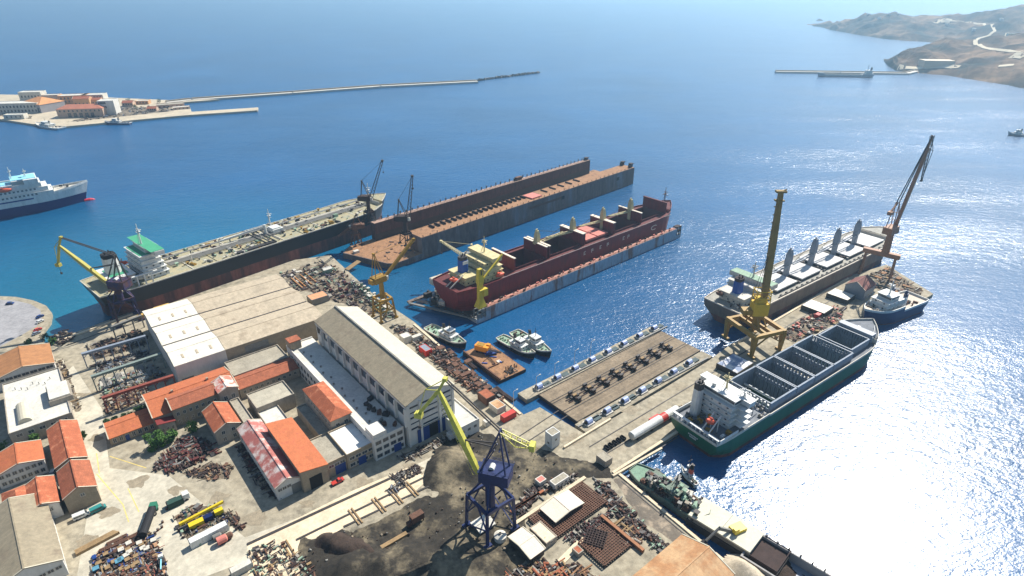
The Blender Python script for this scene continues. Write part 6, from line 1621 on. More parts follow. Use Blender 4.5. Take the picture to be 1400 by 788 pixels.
scrap('pale gear and pipes beside the tall hall roof', [(536, 446), (560, 446), (592, 470), (580, 484), (545, 462)], 70, [offwhite, greysteel, wood, rust, steel], 1.1, 2)
scrap('scrap and pipes on the quay north of the halls', [(382, 374), (440, 356), (470, 372), (500, 400), (524, 430), (505, 440), (480, 418), (450, 412), (430, 400), (398, 396)], 300, [rust, rustd, steel, greysteel, offwhite, M_('purple_grey_scrap', (96, 84, 100), var=.4), palegreen], 1.1, 1.8)
scrap('pale green grey racks along the dock quay', [(480, 388), (500, 396), (540, 432), (530, 436), (505, 418), (482, 398)], 120, [palegreen, offwhite, palegreen, greysteel, stone2], 1.2, 2.8)
scrap('dark machinery parts under the outer crane runway', [(118, 474), (190, 450), (206, 470), (130, 494)], 160, [steel, rustd, rust, offwhite, steel], 1.0, 1.8)
scrap('steel sections stacked between the grey runways', [(126, 500), (200, 478), (214, 492), (134, 514)], 180, [steel, rustd, greysteel, offwhite, greyc], 1.0, 1.5)
scrap('mixed pipes and crates between the runway girders', [(134, 524), (214, 500), (230, 520), (142, 544)], 320, [greysteel, greyc, offwhite, wood, rust, palegreen], .9, 1.5)
scrap('rusty pipes and frames beside the orange roofs', [(142, 550), (200, 528), (206, 542), (150, 568)], 190, [greysteel, rust, rustd, wood, offwhite], .9, 1.4)
scrap('dark red machinery scrap by the trees', [(208, 640), (245, 600), (282, 598), (300, 620), (262, 638), (230, 648)], 260, [M_('dark_red_scrap', (92, 40, 36), var=.4), rustd, M_('dark_red_scrap', (92, 40, 36)), greysteel, rust], 1.0, 1.7)
scrap('scattered brown castings in front of the dark red scrap', [(246, 648), (290, 632), (322, 638), (312, 655), (282, 658)], 90, [rust, rustd, M_('tan_casting', (140, 110, 80), var=.3)], .8, .8)
scrap('dark scrap in the lane beside the patched roof workshop', [(322, 612), (332, 606), (366, 654), (392, 682), (378, 684), (350, 664)], 110, [steel, rustd, M_('dark_red_scrap', (92, 40, 36)), greysteel], .8, 1.2)
scrap('mixed crates and machine parts in the bottom left yard', [(128, 762), (160, 738), (205, 728), (226, 760), (232, 800), (120, 800)], 420, [rust, wood, offwhite, greysteel, bluedoor, greyc, M_('tan_scrap', (170, 130, 96), var=.3), rustd], .85, 1.4)
scrap('rows of rusty drums and valves at the bottom of the yard', [(160, 775), (218, 748), (232, 800), (150, 800)], 260, [rust, M_('reddish_scrap', (150, 86, 70), var=.3), offwhite, rustd], .8, 1.2)
scrap('parts around the yellow crane boom in the yard', [(236, 706), (262, 690), (300, 690), (322, 712), (300, 736), (262, 748), (244, 728)], 110, [rustd, greysteel, palegreen, offwhite, rust, M_('dark_green_scrap', (40, 70, 60), var=.3)], .8, 1.2)
scrap('small heap of brown boxes near the yard centre', [(312, 700), (328, 706), (334, 722), (322, 726)], 22, [rustd, rust], 1.0, 1.4)
scrap('scrap on the beige slab at the bottom edge', [(340, 752), (382, 738), (420, 768), (440, 800), (350, 800)], 170, [rustd, offwhite, steel, rust, wood, palegreen], .8, 1.2)
scrap('pipe flanges lined up on the assembly slab', [(534, 652), (570, 636), (578, 646), (545, 662)], 130, [steel, rustd, greysteel], .6, .9)
scrap('grey machine parts on the assembly slab', [(528, 670), (552, 658), (556, 666), (534, 678)], 40, [steel, greyc, greysteel], .7, 1)
scrap('rust frames and rails beside the big steel grid', [(700, 698), (730, 668), (770, 656), (790, 648), (786, 656), (735, 682), (712, 708)], 150, [rust, rustd, steel, greysteel, offwhite], 1, 1.5)
scrap('dark tangled machinery between the two steel grids', [(770, 736), (800, 716), (832, 700), (840, 706), (816, 724), (782, 744)], 210, [steel, steel, offwhite, rustd, M_('dark_red_scrap', (92, 40, 36))], .7, 1.5)
scrap('machinery along the lower quay road', [(812, 655), (830, 664), (872, 712), (916, 748), (904, 756), (858, 718), (820, 682)], 260, [steel, rustd, rust, greysteel, palegreen], .9, 1.6)
scrap('wooden frames on the grey yard by the rusty grid', [(832, 716), (856, 706), (884, 735), (860, 752)], 60, [wood, rust, offwhite], 1.1, .6)
scrap('rusty plates and timber at the bottom centre', [(690, 790), (720, 770), (790, 770), (830, 800), (700, 810)], 170, [rust, rusto, wood, offwhite, tile3, greysteel], 1.2, 1.4)
scrap('assorted gear on the jetty deck between the ships', [(1058, 462), (1090, 440), (1130, 420), (1160, 418), (1150, 440), (1090, 468)], 170, [rustd, rust, steel, offwhite, pinkred, wood], 1.1, 1.8)
scrap('gear and plates at the end of the jetty', [(1190, 374), (1216, 366), (1264, 400), (1240, 412), (1200, 400)], 140, [rust, wood, rusto, steel, hatchbeige], 1.2, 1.3)
scrap('pipes and pallets along the jetty road', [(905, 572), (940, 552), (952, 560), (930, 578)], 70, [rustd, steel, rust, wood], .9, 1.2)
scrap('dark rubble at the corner of the tanker quay', [(66, 462), (90, 452), (104, 460), (84, 474)], 70, [rustd, steel, stone2], .9, 1.1)
scrap('odds and ends beside the flat white warehouse', [(72, 496), (86, 490), (96, 516), (112, 560), (104, 566), (88, 530)], 60, [rustd, wood, offwhite, sheetl], .9, 1.3)
scrap('debris in front of the blue sliding doors', [(540, 626), (600, 600), (640, 586), (636, 592), (560, 632)], 90, [steel, rustd, offwhite, greysteel], .8, 1)
scrap('cars and crates parked on the old town quay', [(90, 168), (165, 160), (240, 152), (230, 146), (160, 146), (135, 158), (100, 164)], 130, [offwhite, steel, white, greyc], 2.0, 2.0, z=2.5)
scrap('parked cars on the left old town quay', [(-10, 158), (44, 163), (30, 152), (-10, 148)], 90, [offwhite, steel, white, greyc], 2.0, 2.0, z=2.5)

# steel grids
def grid(label, p0, L, W, nx, ny, h=1.6, ang=YA, z=2.1):
    q = P(*p0, z + h); r = thing('assembly_grid', label, 'steel grid', (q.x, q.y, z), ang)
    b = MB()
    for i in range(nx + 1): x = L * i / nx; b.box(x - .16, x + .16, -.01, W, h - .45, h)
    for j in range(ny + 1): y = W * j / ny; b.box(0, L, y - .16, y + .16, h - .43, h - .003)
    b.build('grating', rust, r)
    for x in (0, L / 2, L):
        for y in (0, W / 2, W): MB().cb(x, y, (h - .45) / 2, .4, .4, h - .45).build('post', rustd, r)
    MB().box(-.3, L + .3, -.3, W + .3, 0.0, .05).build('ground_plate', M_('oily_ground', (92, 80, 66), var=.4, sc=.3), r)
    return r
def grid3(label, left, top, right, h, nx, ny):
    z = 2.1 + h; a, t_, c = P(*left, z), P(*top, z), P(*right, z); u_ = Vector((math.cos(YA), math.sin(YA), 0)); v_ = Vector((-u_.y, u_.x, 0))
    L = (t_ - a).dot(u_); W = (t_ - c).dot(v_); r = grid(label, (0, 0), L, W, nx, ny, h); o = a - v_ * W; r.location = (o.x, o.y, 2.1); return r
grid3('big rusty steel assembly grid with an open shed on it', (723, 707), (799, 661), (832, 688), 1.6, 26, 16)
g2 = grid3('smaller rusty steel grid at the lower quay', (791, 741), (827, 717), (861, 748), 1.5, 12, 14)
b = MB()
for i in range(8): b.box(-3.5, 3.5, -3.5 + i, -3.5 + i + .25, 0, .3).box(-3.5 + i, -3.5 + i + .25, -3.5, 3.6, .001, .29)
o = b.build('loose_grid', rustd, g2); o.location = (6, 9.5, 1.6); o.rotation_euler = (0, 0, .5)
A_ = P(818, 762, 4.2); grid('turned square grid lying on the smaller rusty grid', (818, 752), 7, 7, 7, 7, .5, YA + .5, 4.1) if False else None
strip('retaining_wall', 'rusty brown beam wall beside the smaller steel grid', (822, 704), (880, 752), 1.2, 2, 3.4, M_('rusty_beam', (150, 100, 64), var=.35), 'wall', None)
strip('low_wall', 'pale concrete edge strip above the big steel grid', (700, 718), (800, 652), 1.4, 2, 2.8, slab, 'wall', None)
strip('low_wall', 'pale concrete strip between the two steel grids', (765, 770), (812, 722), 2.6, 2, 2.3, slab, 'wall', None)
for i in range(4):
    q = P(712 + i * 6, 694 - i * 4, 2); t = thing('rust_girder', 'rust orange girder in the stack beside the blue crane', 'girder', (q.x, q.y, 2), YA, 'rust girders beside the blue crane')
    MB().box(-5, 5, -.5, .5, 0, .2).box(-5, 5, -.12, .12, .2, 1.1).box(-5, 5, -.5, .5, 1.1, 1.3).build('section', M_('girder_rust', (156, 92, 56), var=.3), t)

# ============================================================ containers, tanks, vehicles
def container(label, px, py, m, rz=YA, L=6.1, W=2.44, h=2.6, z=2):
    q = P(px, py, z); t = thing('container', label, 'container', (q.x, q.y, z), rz)
    b = MB().box(0, L, 0, W, 0, h)
    n = int(L / .6)
    for i in range(n): b.box(.15 + i * L / n, .15 + i * L / n + L / n * .4, -.05, 0, .2, h - .2)
    b.build('body', m, t)
    MB().box(L + .002, L + .06, .1, W - .1, .15, h - .15).build('door', m, t)
    for x in (0, L - .18): MB().box(x, x + .18, -.07, W + .07, 0, .18).box(x, x + .18, -.07, W + .07, h, h + .08).build('corner_frame', steel, t)
    return t
container('bright red container by the ship lift quay', 689, 579, redp, L=7.4, W=2.8, h=2.9)
container('brown container among the quay scrap', 632, 521, rust, L=6)
container('white container north of the tall hall', 565, 468, offwhite, rz=YA)
container('yellow brown box container behind the bay hall', 190, 438, M_('ochre_container', (196, 160, 84), var=.2), rz=R(44), L=9)
container('ochre container at the tanker quay corner', 212, 428, M_('ochre_container', (196, 160, 84)), rz=R(44), L=9)
container('long white trailer box in the middle of the yard', 262, 752, white, rz=YA + .03, L=13, W=2.6, h=3)
container('green open topped skip in the yard', 231, 698, M_('dark_green_scrap', (40, 70, 60)), L=5.4)
container('red box under the white canopy on the jetty', 1118, 437, redp, L=5)
container('white storage box at the yard bottom edge', 318, 792, offwhite, L=7)
container('beige box on the old pier by the slipway', 664, 585, offwhite, L=3)

def vehicle(label, px, py, rz, m, kind='car', z=2.03):
    q = P(px, py, z)
    dims = {'car': (4.3, 1.8, 1.45), 'van': (5.2, 2, 2.1), 'pickup': (5, 1.9, 1.7)}[kind]
    L, W, h = dims; t = thing({'car': 'parked_car', 'van': 'parked_van', 'pickup': 'pickup_truck'}[kind], label, kind, (q.x, q.y, z), rz)
    b = MB(); prof = {'car': [(-L / 2, .45), (-L / 2, .8), (-L / 2 + .3, .95), (L / 2 - 1.1, .95), (L / 2, .75), (L / 2, .4)], 'van': [(-L / 2, .4), (-L / 2, h), (L / 2 - 1.3, h), (L / 2 - .6, 1.1), (L / 2, .95), (L / 2, .4)], 'pickup': [(-L / 2, .5), (-L / 2, 1.0), (L / 2 - 1.4, 1.0), (L / 2, .95), (L / 2, .5)]}[kind]
    r0 = [[(x, y, zz) for x, zz in prof] for y in (-W / 2, W / 2)]
    b.loft(r0); b.face(r0[0]); b.face(r0[1]); b.build('body', m, t)
    if kind != 'van':
        x0, x1 = (-L * .38, L * .2) if kind == 'car' else (-L * .05, L * .24)
        rg = [[(x0, -W * .46, .95), (x1 + .5, -W * .46, .95), (x1 + .5, W * .46, .95), (x0, W * .46, .95)], [(x0 + .4, -W * .4, h), (x1 - .1, -W * .4, h), (x1 - .1, W * .4, h), (x0 + .4, W * .4, h)]]
        MB().loft(rg).build('cabin_glass', glass, t); MB().box(x0 + .4, x1 - .1, -W * .4, W * .4, h, h + .04).build('roof', m, t)
    else:
        MB().box(-L * .45, L * .2, -W / 2 - .02, -W / 2, 1.2, 1.7).box(-L * .45, L * .2, W / 2, W / 2 + .02, 1.2, 1.7).bar((L / 2 - 1.22, 0, h - .08), (L / 2 - .62, 0, 1.2), W * .86, .06).build('side_window', glass, t)
    for sx in (-.32, .32):
        for sy in (-1, 1): MB().tube((sx * L, sy * W / 2 - .1, .34), (sx * L, sy * W / 2 + .1, .34), .34, n=12).build('wheel', blackm, t)
    for sy in (-1, 1): MB().box(L / 2, L / 2 + .03, sy * W * .36 - .15, sy * W * .36 + .15, .6, .75).build('headlight', offwhite, t)
    return t
vehicle('white van parked under the gable of the stone house', 112, 707, YA, white, 'van')
vehicle('teal van at the corner of the stone house', 135, 698, YA + .1, M_('teal_paint', (40, 120, 116), var=.1), 'van')
vehicle('red pickup parked by the workshop front', 462, 660, YA, redp, 'pickup')
vehicle('white car parked on the curved pier road edge', 55, 441, R(70), white); vehicle('red car parked on the curved pier', 52, 452, R(68), redp); vehicle('dark blue car on the curved pier beside the red one', 55, 434, R(70), bluedoor)
vehicle('silver car parked on the curved pier nearest the shed', 50, 457, R(66), greyc); vehicle('small blue car alone at the top of the turning area', 14, 416, R(10), bluedoor)
vehicle('white car in the lane between the houses', 73, 647, R(110), white)
vehicle('white van next to the tall hall corner', 640, 583, R(20), white, 'van')
# trucks
q = P(206, 713, 2); t = thing('tank_truck', 'green cabbed truck with a long black cylindrical tank', 'truck', (q.x, q.y, 2), R(104))
MB().tube((-8.5, 0, 2.2), (4, 0, 2.2), 1.45, n=16).build('tank', blackm, t); MB().cb(5.6, 0, 1.9, 2.2, 2.4, 2.4).build('cab', M_('truck_green', (36, 110, 84), var=.1), t); MB().box(6.7, 6.74, -1, 1, 1.9, 2.8).build('windscreen', glass, t); MB().box(-8.5, 6.4, -.6, .6, .5, .8).build('chassis', steel, t)
for x in (-7.4, -6.1, 3, 5.4):
    for s in (-1, 1): MB().tube((x, s * 1.2 - .15, .5), (x, s * 1.2 + .15, .5), .5, n=12).build('wheel', blackm, t)
q = P(246, 686, 2); t = thing('tractor_truck', 'white cabbed truck with dark bed in the yard', 'truck', (q.x, q.y, 2), YA)
MB().cb(2.4, 0, 1.8, 2.2, 2.4, 2.5).build('cab', white, t); MB().box(3.5, 3.54, -1, 1, 1.7, 2.6).build('windscreen', glass, t); MB().box(-4.5, 1.2, -1.2, 1.2, .7, 1.7).cb(-2, 0, 2.1, 2.6, 1.8, .8).build('bed', steel, t)
for x in (-3.4, -2, 2.2):
    for s in (-1, 1): MB().tube((x, s * 1.1 - .15, .5), (x, s * 1.1 + .15, .5), .5, n=12).build('wheel', blackm, t)
q = P(280, 711, 2); t = thing('mobile_crane', 'bright yellow boom crane lying along the yard stores', 'crane', (q.x, q.y, 2), YA)
MB().bar((-8, .8, 2.6), (7.5, .8, 3.6), .9, 1).build('boom', yellow3, t); MB().cb(-3, -1.2, 1.3, 5, 2.2, 1.6).cb(5, -.8, 1.5, 3, 2, 2).build('carrier', yellow3, t); MB().cb(1.2, -1.1, 1.4, 3, 2, 1.8).build('engine', bluepaint, t)
for x in (-5, -3, 4, 6): MB().tube((x, -2.4, .5), (x, 2, .5), .5, n=12).build('axle', blackm, t)
q = P(222, 770, 2); t = thing('forklift', 'small blue crane truck at the bottom of the yard', 'truck', (q.x, q.y, 2), R(-60))
MB().cb(0, 0, 1.1, 3.4, 1.8, 1.4).build('body', steel, t); MB().bar((0, 0, 1.8), (6, 0, 3.4), .35).build('arm', cyanp, t); MB().cb(-1, 0, 2.2, 1.2, 1.4, 1.2).build('cab', white, t)
for x in (-1.1, 1.1): MB().tube((x, -1, .4), (x, 1, .4), .4, n=12).build('axle', blackm, t)
q = P(135, 742, 2); t = thing('timber_stack', 'long brown timber stack lying alone in the yard', 'timber', (q.x, q.y, 2), YA + .12)
for i in range(5): MB().box(-7, 6.5 - i * .3, -1.2 + i * .5, -.75 + i * .5, 0, 1.1).build('beam', wood, t)
q = P(262, 640, 2)
for i, (x, y, rr_, ln) in enumerate(((304, 742, 1.4, 3), (312, 737, 1.2, 2.6), (297, 737, 1.1, 2.4))):
    q = P(x, y, 2); t = thing('round_vessel', ('pale round tank lying right of the white trailer box', 'rusty round tank next to the pale one', 'small round tank nearest the white trailer box')[i], 'tank', (q.x, q.y, 2), YA)
    m = (pinkred, rust, greysteel)[i]; MB().tube((-ln / 2, 0, rr_ + .1), (ln / 2, 0, rr_ + .1), rr_, n=14).tube((ln / 2, 0, rr_ + .1), (ln / 2 + .5, 0, rr_ + .1), rr_, rr_ * .5, n=14).build('shell', m, t); MB().cb(0, 0, .15, ln * .6, rr_ * 1.6, .3).build('saddle', steel, t)
q = P(585, 712, 2); t = thing('grit_hopper', 'rusty hopper box standing in the dark grit', 'hopper', (q.x, q.y, 2), YA)
q = P(565, 722, 2); t.location = (q.x, q.y, 2.4)
MB().box(0, 5, 0, 2.6, 1.2, 3.8).box(-1.6, 0, .4, 2.2, .5, 1.8).build('body', rust, t)
for x in (.3, 4.5):
    for y in (.2, 2.2): MB().box(x, x + .3, y, y + .3, -.6, 1.2).build('leg', rustd, t)
strip('conveyor', 'long tan conveyor trough lying across the dark grit', (516, 751), (556, 728), 1.6, 2, 3.2, wood, 'conveyor', None)
q = P(655, 727, 2); t = thing('cover_roof', 'white pitched cover lying under the legs of the blue crane', 'cover', (q.x, q.y, 2), YA)
roof_gable(t, -1, 6, -2, 4, 1.4, .8, 'x', membrane, .1); MB().box(-.8, 5.8, -1.8, 3.8, 0, 1.4).build('base', greysteel, t)
q = P(684, 737, 2); t = thing('round_tank', 'white round tank at the front foot of the blue crane', 'tank', (q.x, q.y, 2), 0)
MB().tube((0, 0, 0), (0, 0, 2), 2.3, n=18).tube((0, 0, 2), (0, 0, 2.6), 2.3, .5, n=18).build('shell', offwhite, t); MB().tube((0, 0, 2.6), (0, 0, 3), .5, n=10).build('lid', steel, t)
for i, (x, y) in enumerate(((400, 383), (404, 381), (412, 378), (418, 375))):
    q = P(x, y, 2); t = thing('pipe_length', 'orange brown pipe lying parallel to the others north of the halls', 'pipe', (q.x, q.y, 2), -R(50.5), 'orange brown pipes north of the halls')
    MB().tube((-2, 0, .5), (17, 0, .5), .45, n=10).tube((16.6, 0, .5), (17.2, 0, .5), .6, n=10).build('pipe', M_('orange_pipe', (180, 128, 76), var=.25), t)
# yellow road lines
for i, (a, b2) in enumerate((((132, 648), (168, 690)), ((168, 690), (176, 714)), ((150, 624), (200, 640)), ((175, 668), (190, 700)), ((132, 620), (136, 648)))):
    o = strip('road_marking', 'faded yellow line painted on the yard concrete', a, b2, .35, 2.022, 2.03, lineyel); o['group'] = 'faded yellow yard lines'

# ============================================================ trees and shrubs
def tree(label, px, py, h, cr, m, n=900, trunk=True, name='tree', flat=.8, z=2):
    q = P(px, py, z); t = thing(name, label, 'tree' if name == 'tree' else 'bush', (q.x, q.y, z), random.random() * 6)
    b = MB(); cl = []
    for i in range(14):
        a = random.random() * 2 * PI; rr_ = cr * random.uniform(.2, .75); cl.append(Vector((math.cos(a) * rr_, math.sin(a) * rr_, h - cr * flat + random.uniform(-.6, .75) * cr * flat)))
    if trunk:
        tk = MB().tube((0, 0, 0), (0, 0, h * .45), .32, .22, 8)
        for c in cl[:6]: tk.tube((0, 0, h * .4), c, .14, .05, 6)
        tk.build('trunk', bark, t)
    for i in range(n):
        c = random.choice(cl); d = Vector((random.gauss(0, 1), random.gauss(0, 1), random.gauss(0, 1))).normalized() * cr * random.uniform(.12, .42)
        p = c + d; s = random.uniform(.18, .42) * (1 + cr * .05); x = Vector((random.gauss(0, 1), random.gauss(0, 1), random.gauss(0, .6))).normalized(); y = x.orthogonal().normalized()
        b.face([p - x * s, p - y * s * .7, p + x * s, p + y * s * .7])
    b.build('crown', m, t); return t
tree('biggest round tree left of the red scrap', 215, 614, 7.5, 4.6, leafm, 2400)
tree('smaller tree right behind the biggest tree', 237, 604, 5.5, 3.2, leafm, 1100)
tree('sparse tree by the wall of the square stone house', 264, 592, 5.5, 3, leafm, 1000)
for i, (x, y, s) in enumerate(((148, 580, 2), (158, 577, 1.8), (170, 572, 1.8), (181, 568, 2.2), (190, 563, 2.2), (199, 560, 2))):
    tree('dark green shrub in the hedge behind the low arched house', x, y, 2.6, s, leafd, 420, False, 'shrub')['group'] = 'hedge shrubs behind the low arched house'
tree('bright green tree at the left photo edge above the villa', 4, 620, 5, 3.4, leafm, 1100)
tree('low tree between villa and flat white warehouse', 50, 606, 4.6, 2.4, leafm, 700)
tree('young tree at the corner of the two orange roofed houses', 114, 602, 4, 1.9, leafm, 500)
tree('low bush by the wall of the flat white warehouse', 88, 578, 2.6, 1.8, leafd, 400, False, 'shrub')
tree('dark shrub at the corner of the curved pier', 62, 463, 3, 2.6, leafd, 500, False, 'shrub'); tree('shrub in front of the rusty brown warehouse', 40, 470, 3, 2.6, leafd, 500, False, 'shrub')
tree('sunlit shrub between the pier and the tanker quay', 72, 470, 3, 2.4, leafm, 500, False, 'shrub')
for i, (x, y) in enumerate(((160, 142), (176, 140), (186, 149), (218, 141), (152, 150))): tree('dark tree on the old town quay', x, y, 7, 4.5, leafd, 300, True, 'tree', z=2.5)['group'] = 'trees on the old town quay'

# long low sheds, tracks and pens of the far headland
for i, (x, y, ln) in enumerate(((1262, 88, 55), )):
    q = on_hill(x, y + 6) or P(x, y, 6); t = thing('storage_building', 'sand coloured block building on the far headland shore', 'building', (q.x, q.y, q.z - 4), R(-8))
    MB().box(0, 62, 0, 30, 0, 20).build('wall', M_('sand_wall', (196, 170, 138), var=.15), t); MB().box(-.4, 62.4, -.4, 30.4, 20, 20.8).build('roof', M_('sand_roof', (206, 184, 154), var=.15), t)
# ============================================================ countable yard items: each one an object, copies of one build
def spread(proto_fn, label, group, poly_px, n, z=2.05, rz=None, mind=2.5):
    poly = [Vector(P(x, y, z)[:2]) for x, y in poly_px]
    x0 = min(p.x for p in poly); x1 = max(p.x for p in poly); y0 = min(p.y for p in poly); y1 = max(p.y for p in poly)
    got = []; tries = 0; first = None
    while len(got) < n and tries < 4000:
        tries += 1; p = Vector((random.uniform(x0, x1), random.uniform(y0, y1)))
        if not in_poly(p, poly) or any((p - g).length < mind for g in got): continue
        got.append(p); a = (rz if rz is not None else random.choice((YA, YA + PI / 2))) + random.gauss(0, .06)
        if first is None: first = proto_fn(label, group, (p.x, p.y, z), a)
        else: dup(first, (p.x, p.y, z), a)
def crate(m, lidm, w_=1.8, h=1.2, nm='crate', l=None):
    def f(label, group, loc, a):
        t = thing(nm, label, 'crate', loc, a, group); L = l or w_
        b = MB().box(0, L, 0, w_, .12, h)
        for x in (.1, L - .3): b.box(x, x + .2, -.05, 0, .12, h)
        b.build('body', m, t); MB().box(-.06, L + .06, -.06, w_ + .06, h, h + .12).build('lid', lidm, t); return t
    return f
def pipes(m, L=7, r_=.28, n=5, nm='pipe_bundle', cat='pipes'):
    def f(label, group, loc, a):
        t = thing(nm, label, cat, loc, a, group); b = MB()
        for i in range(n): b.tube((0, i * r_ * 2.05, r_), (L - random.random(), i * r_ * 2.05, r_), r_, n=8)
        for i in range(n - 2): b.tube((.3, (i + .5) * r_ * 2.05 + r_, r_ * 2.75), (L - .5, (i + .5) * r_ * 2.05 + r_, r_ * 2.75), r_, n=8)
        b.build('pipe_stack', m, t); MB().box(1, 1.3, -.4, n * r_ * 2, -.1, .02).box(L - 2, L - 1.7, -.4, n * r_ * 2, -.1, .02).build('bearer', wood, t); return t
    return f
def plates(m, L=5, W=2.2):
    def f(label, group, loc, a):
        t = thing('plate_stack', label, 'steel plates', loc, a, group); b = MB()
        for i in range(4): b.cb(L / 2 + random.uniform(-.3, .3), W / 2, .12 + i * .13, L - i * .3, W - i * .1, .1, random.gauss(0, .03))
        b.build('plate', m, t); MB().box(.5, .8, 0, W, 0, .1).box(L - .9, L - .6, 0, W, 0, .1).build('bearer', wood, t); return t
    return f
def drum(m, r_=.9):
    def f(label, group, loc, a):
        t = thing('cable_drum', label, 'drum', loc, a, group)
        MB().tube((0, -.5, r_), (0, .5, r_), r_ * .6, n=14).build('core', m, t)
        for y in (-.6, .5): MB().tube((0, y, r_), (0, y + .1, r_), r_, n=16).build('flange', wood, t)
        return t
    return f
def barrel(m):
    def f(label, group, loc, a):
        t = thing('oil_drum', label, 'barrel', loc, a, group); MB().tube((0, 0, 0), (0, 0, 1), .42, n=12).tube((0, 0, .3), (0, 0, .36), .45, n=12).tube((0, 0, .64), (0, 0, .7), .45, n=12).build('shell', m, t); MB().tube((0, 0, 1), (0, 0, 1.02), .38, n=12).build('lid', greysteel, t); return t
    return f
def machine(m, m2, s=1.0):
    def f(label, group, loc, a):
        t = thing('machine_part', label, 'machine part', loc, a, group)
        MB().cb(0, 0, .5 * s, 2.2 * s, 1.4 * s, 1 * s).cb(.3 * s, 0, 1.15 * s, 1.1 * s, .9 * s, .5 * s).build('housing', m, t); MB().tube((-1.6 * s, 0, .7 * s), (1.5 * s, 0, .7 * s), .35 * s, n=10).tube((-1.5 * s, 0, .7 * s), (-1.3 * s, 0, .7 * s), .7 * s, n=14).build('shaft', m2, t); return t
    return f
spread(crate(dull, offwhite, 1.7, 1.2), 'white topped crate in the bottom left yard', 'white crates in the bottom left yard', [(160, 752), (204, 738), (214, 752), (168, 768)], 8, mind=2.6)
spread(crate(wood, wood, 1.5, 1.0), 'wooden crate in the bottom left yard', 'wooden crates in the bottom left yard', [(130, 766), (200, 735), (226, 770), (140, 796)], 14)
spread(crate(M_('blue_tarp', (52, 96, 116), var=.3), M_('blue_cover', (86, 140, 160), var=.3), 1.8, 1.1), 'crate under a blue cover in the bottom left yard', 'blue covered crates', [(128, 780), (170, 752), (180, 790)], 3)
spread(pipes(rust), 'rust brown pipe bundle in the bottom left yard', 'rusty pipe bundles in the bottom left yard', [(130, 756), (168, 738), (180, 750), (140, 772)], 5, rz=YA)
spread(machine(rust, steel), 'rusty machine part in the bottom left yard', 'rusty machine parts in the yard', [(140, 790), (222, 752), (232, 800), (150, 800)], 12)
spread(pipes(greysteel, 8), 'grey pipe bundle between the runway girders', 'grey pipe bundles between the runways', [(136, 528), (212, 503), (226, 516), (146, 540)], 12, rz=YA + PI / 2, mind=3)
spread(pipes(offwhite, 6, .22), 'pale pipe bundle between the runway girders', 'pale pipe bundles between the runways', [(136, 528), (212, 503), (226, 516), (146, 540)], 9, rz=YA + PI / 2, mind=3)
spread(plates(rust), 'rust brown plate stack beside the red runway girder', 'rusty plate stacks by the red runway', [(146, 552), (200, 530), (206, 540), (152, 564)], 9, mind=3)
spread(plates(greysteel), 'grey plate stack between the upper runway girders', 'grey plate stacks between the upper runways', [(128, 502), (200, 480), (214, 490), (134, 512)], 9, mind=3.4)
spread(machine(steel, rust), 'dark machine part under the outer runway', 'dark machine parts under the outer runway', [(120, 476), (190, 452), (204, 468), (130, 492)], 10, mind=3)
spread(drum(M_('drum_cable', (60, 60, 66), var=.3)), 'wooden flanged cable drum on the quay north of the halls', 'cable drums north of the halls', [(420, 372), (470, 376), (500, 402), (515, 426), (480, 415)], 9, mind=4)
spread(machine(M_('dark_red_scrap', (92, 40, 36)), steel, 1.3), 'dark red winch part on the quay north of the halls', 'dark red winch parts north of the halls', [(446, 385), (480, 385), (495, 410), (460, 415)], 8, mind=4)
spread(crate(palegreen, offwhite, 1.6, 2.4), 'pale green upright rack on the dock quay', 'pale green racks on the dock quay', [(478, 385), (504, 396), (540, 430), (528, 434)], 18, mind=2.4)
spread(plates(offwhite, 4), 'pale plate stack on the quay north of the halls', 'pale plate stacks north of the halls', [(388, 376), (440, 358), (462, 366), (430, 400)], 9, mind=4)
spread(barrel(redp), 'red oil drum in the quay scrap', 'red oil drums in the quay scrap', [(590, 478), (640, 512), (690, 552), (684, 556), (620, 512)], 7, mind=1.4)
spread(barrel(bluedoor), 'blue oil drum in the yard stores', 'blue oil drums in the yard stores', [(240, 712), (262, 694), (300, 694), (318, 712), (270, 740)], 7, mind=1.2)
spread(crate(M_('tan_cover', (168, 140, 112), var=.3), rust, 2.6, 1.7, l=3.6), 'rust lidded bin in the scrap quay', 'rust lidded bins on the scrap quay', [(592, 476), (612, 476), (690, 546), (682, 552), (625, 512)], 14, mind=4)
spread(pipes(rustd, 9, .3), 'dark pipe bundle in the scrap quay', 'dark pipe bundles on the scrap quay', [(592, 476), (612, 476), (684, 540), (676, 546), (625, 512)], 7, rz=-R(51), mind=5)
spread(machine(rustd, rust, 1.1), 'brown winch part beside the lower quay road', 'brown winch parts beside the lower quay road', [(815, 658), (830, 664), (872, 710), (912, 746), (904, 752), (850, 710)], 12, mind=2.6)
spread(plates(offwhite, 3, 1.6), 'pale plate on the jetty deck', 'pale plates on the jetty deck', [(1062, 460), (1092, 442), (1140, 420), (1150, 436), (1092, 466)], 8, mind=4)
spread(machine(pinkred, rust, 1.1), 'pinkish red winch part on the jetty deck', 'pinkish winch parts on the jetty deck', [(1062, 460), (1092, 442), (1140, 420), (1150, 436), (1092, 466)], 6, mind=4)
spread(crate(wood, rusto, 2.4, .9, l=4), 'wooden tray on the jetty end', 'wooden trays on the jetty end', [(1195, 376), (1216, 370), (1258, 399), (1238, 408), (1205, 398)], 7, mind=4)
spread(barrel(rust), 'rusty drum beside the two trucks', 'rusty drums beside the trucks', [(200, 735), (225, 690), (232, 700), (212, 742)], 6, mind=1.2)
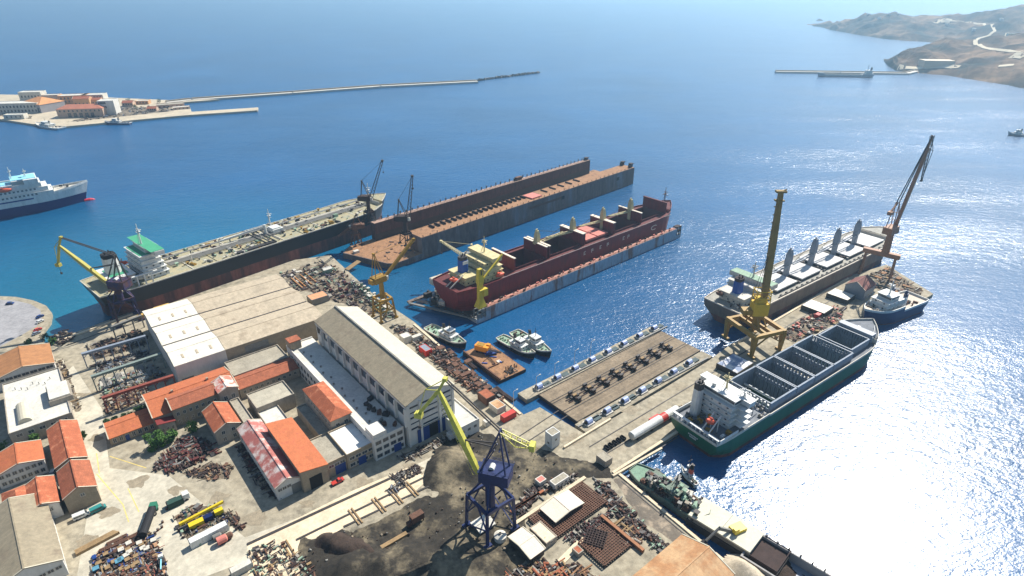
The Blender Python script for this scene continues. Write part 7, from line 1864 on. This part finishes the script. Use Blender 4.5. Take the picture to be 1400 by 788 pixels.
# dark oil stains, real spots of oil on the concrete
sm = M_('oil_stain', (146, 134, 112), var=.5, sc=.6, rough=.85)
for i, (x, y, r_) in enumerate(((190, 660, 5), (150, 700, 4), (240, 670, 4), (300, 680, 5), (345, 712, 6), (120, 740, 5), (500, 660, 5), (420, 690, 4), (130, 600, 4), (112, 540, 4), (780, 600, 6), (800, 580, 5), (860, 560, 5), (700, 570, 4), (930, 530, 5), (1000, 490, 6), (560, 640, 5), (440, 380, 5), (470, 400, 5))):
    q = P(x, y, 2); pts = []
    for k in range(18):
        a = 2 * PI * k / 18; rr = r_ * (.55 + .5 * noise.noise(Vector((math.cos(a) * 1.4 + i * 7, math.sin(a) * 1.4, i)))); pts.append((q.x + rr * math.cos(a) * 1.5, q.y + rr * math.sin(a)))
    tag(MB().prism(pts, 2.026, 2.034 + i * .0004).build('ground_stain', sm), 'dark oil stain on the concrete ground', kind='structure')
for i, (a, b2, l_) in enumerate((((700, 603), (764, 561), 'crane rail on the pale slab before the ship lift'), ((712, 610), (776, 568), 'second crane rail on the slab before the ship lift'), ((806, 611), (985, 503), 'long crane rail down the middle of the jetty road'), ((826, 622), (925, 563), 'crane rail between the white tank and the jetty road'), ((858, 640), (926, 598), 'crane rail closest to the jetty edge by the green ship'), ((1010, 486), (1165, 393), 'crane rail beside the grey bulk carrier'), ((92, 472), (150, 450), 'crane rail on the tanker quay'), ((572, 462), (704, 573), 'crane rail running through the scrap quay'), ((850, 658), (962, 752), 'crane rail along the lower quay road'))):
    strip('crane_rail', l_, a, b2, .45, 2.03, 2.2, steel, 'rail', None)
# loose rocks and lumps on the grit
b = MB()
gp = [Vector(P(x, y, 2)[:2]) for x, y in ((610, 604), (650, 592), (760, 628), (830, 642), (755, 652), (700, 690), (725, 740), (700, 795), (560, 800), (430, 800), (410, 750), (545, 700), (600, 672))]
k = 0
while k < 280:
    p = Vector((random.uniform(min(q.x for q in gp), max(q.x for q in gp)), random.uniform(min(q.y for q in gp), max(q.y for q in gp))))
    if not in_poly(p, gp): continue
    k += 1; s = random.choice((.2, .3, .4, .6)); b.slot(random.choice((0, 0, 1, 2))); b.cb(p.x, p.y, 2.3 + s * .3 + random.random() * .5, s * 1.4, s, s * .8, random.random() * 3, random.random())
tag(b.build('rubble', [grit2, greysteel, stone]), 'loose lumps of scale and stone scattered over the dark grit', kind='stuff')
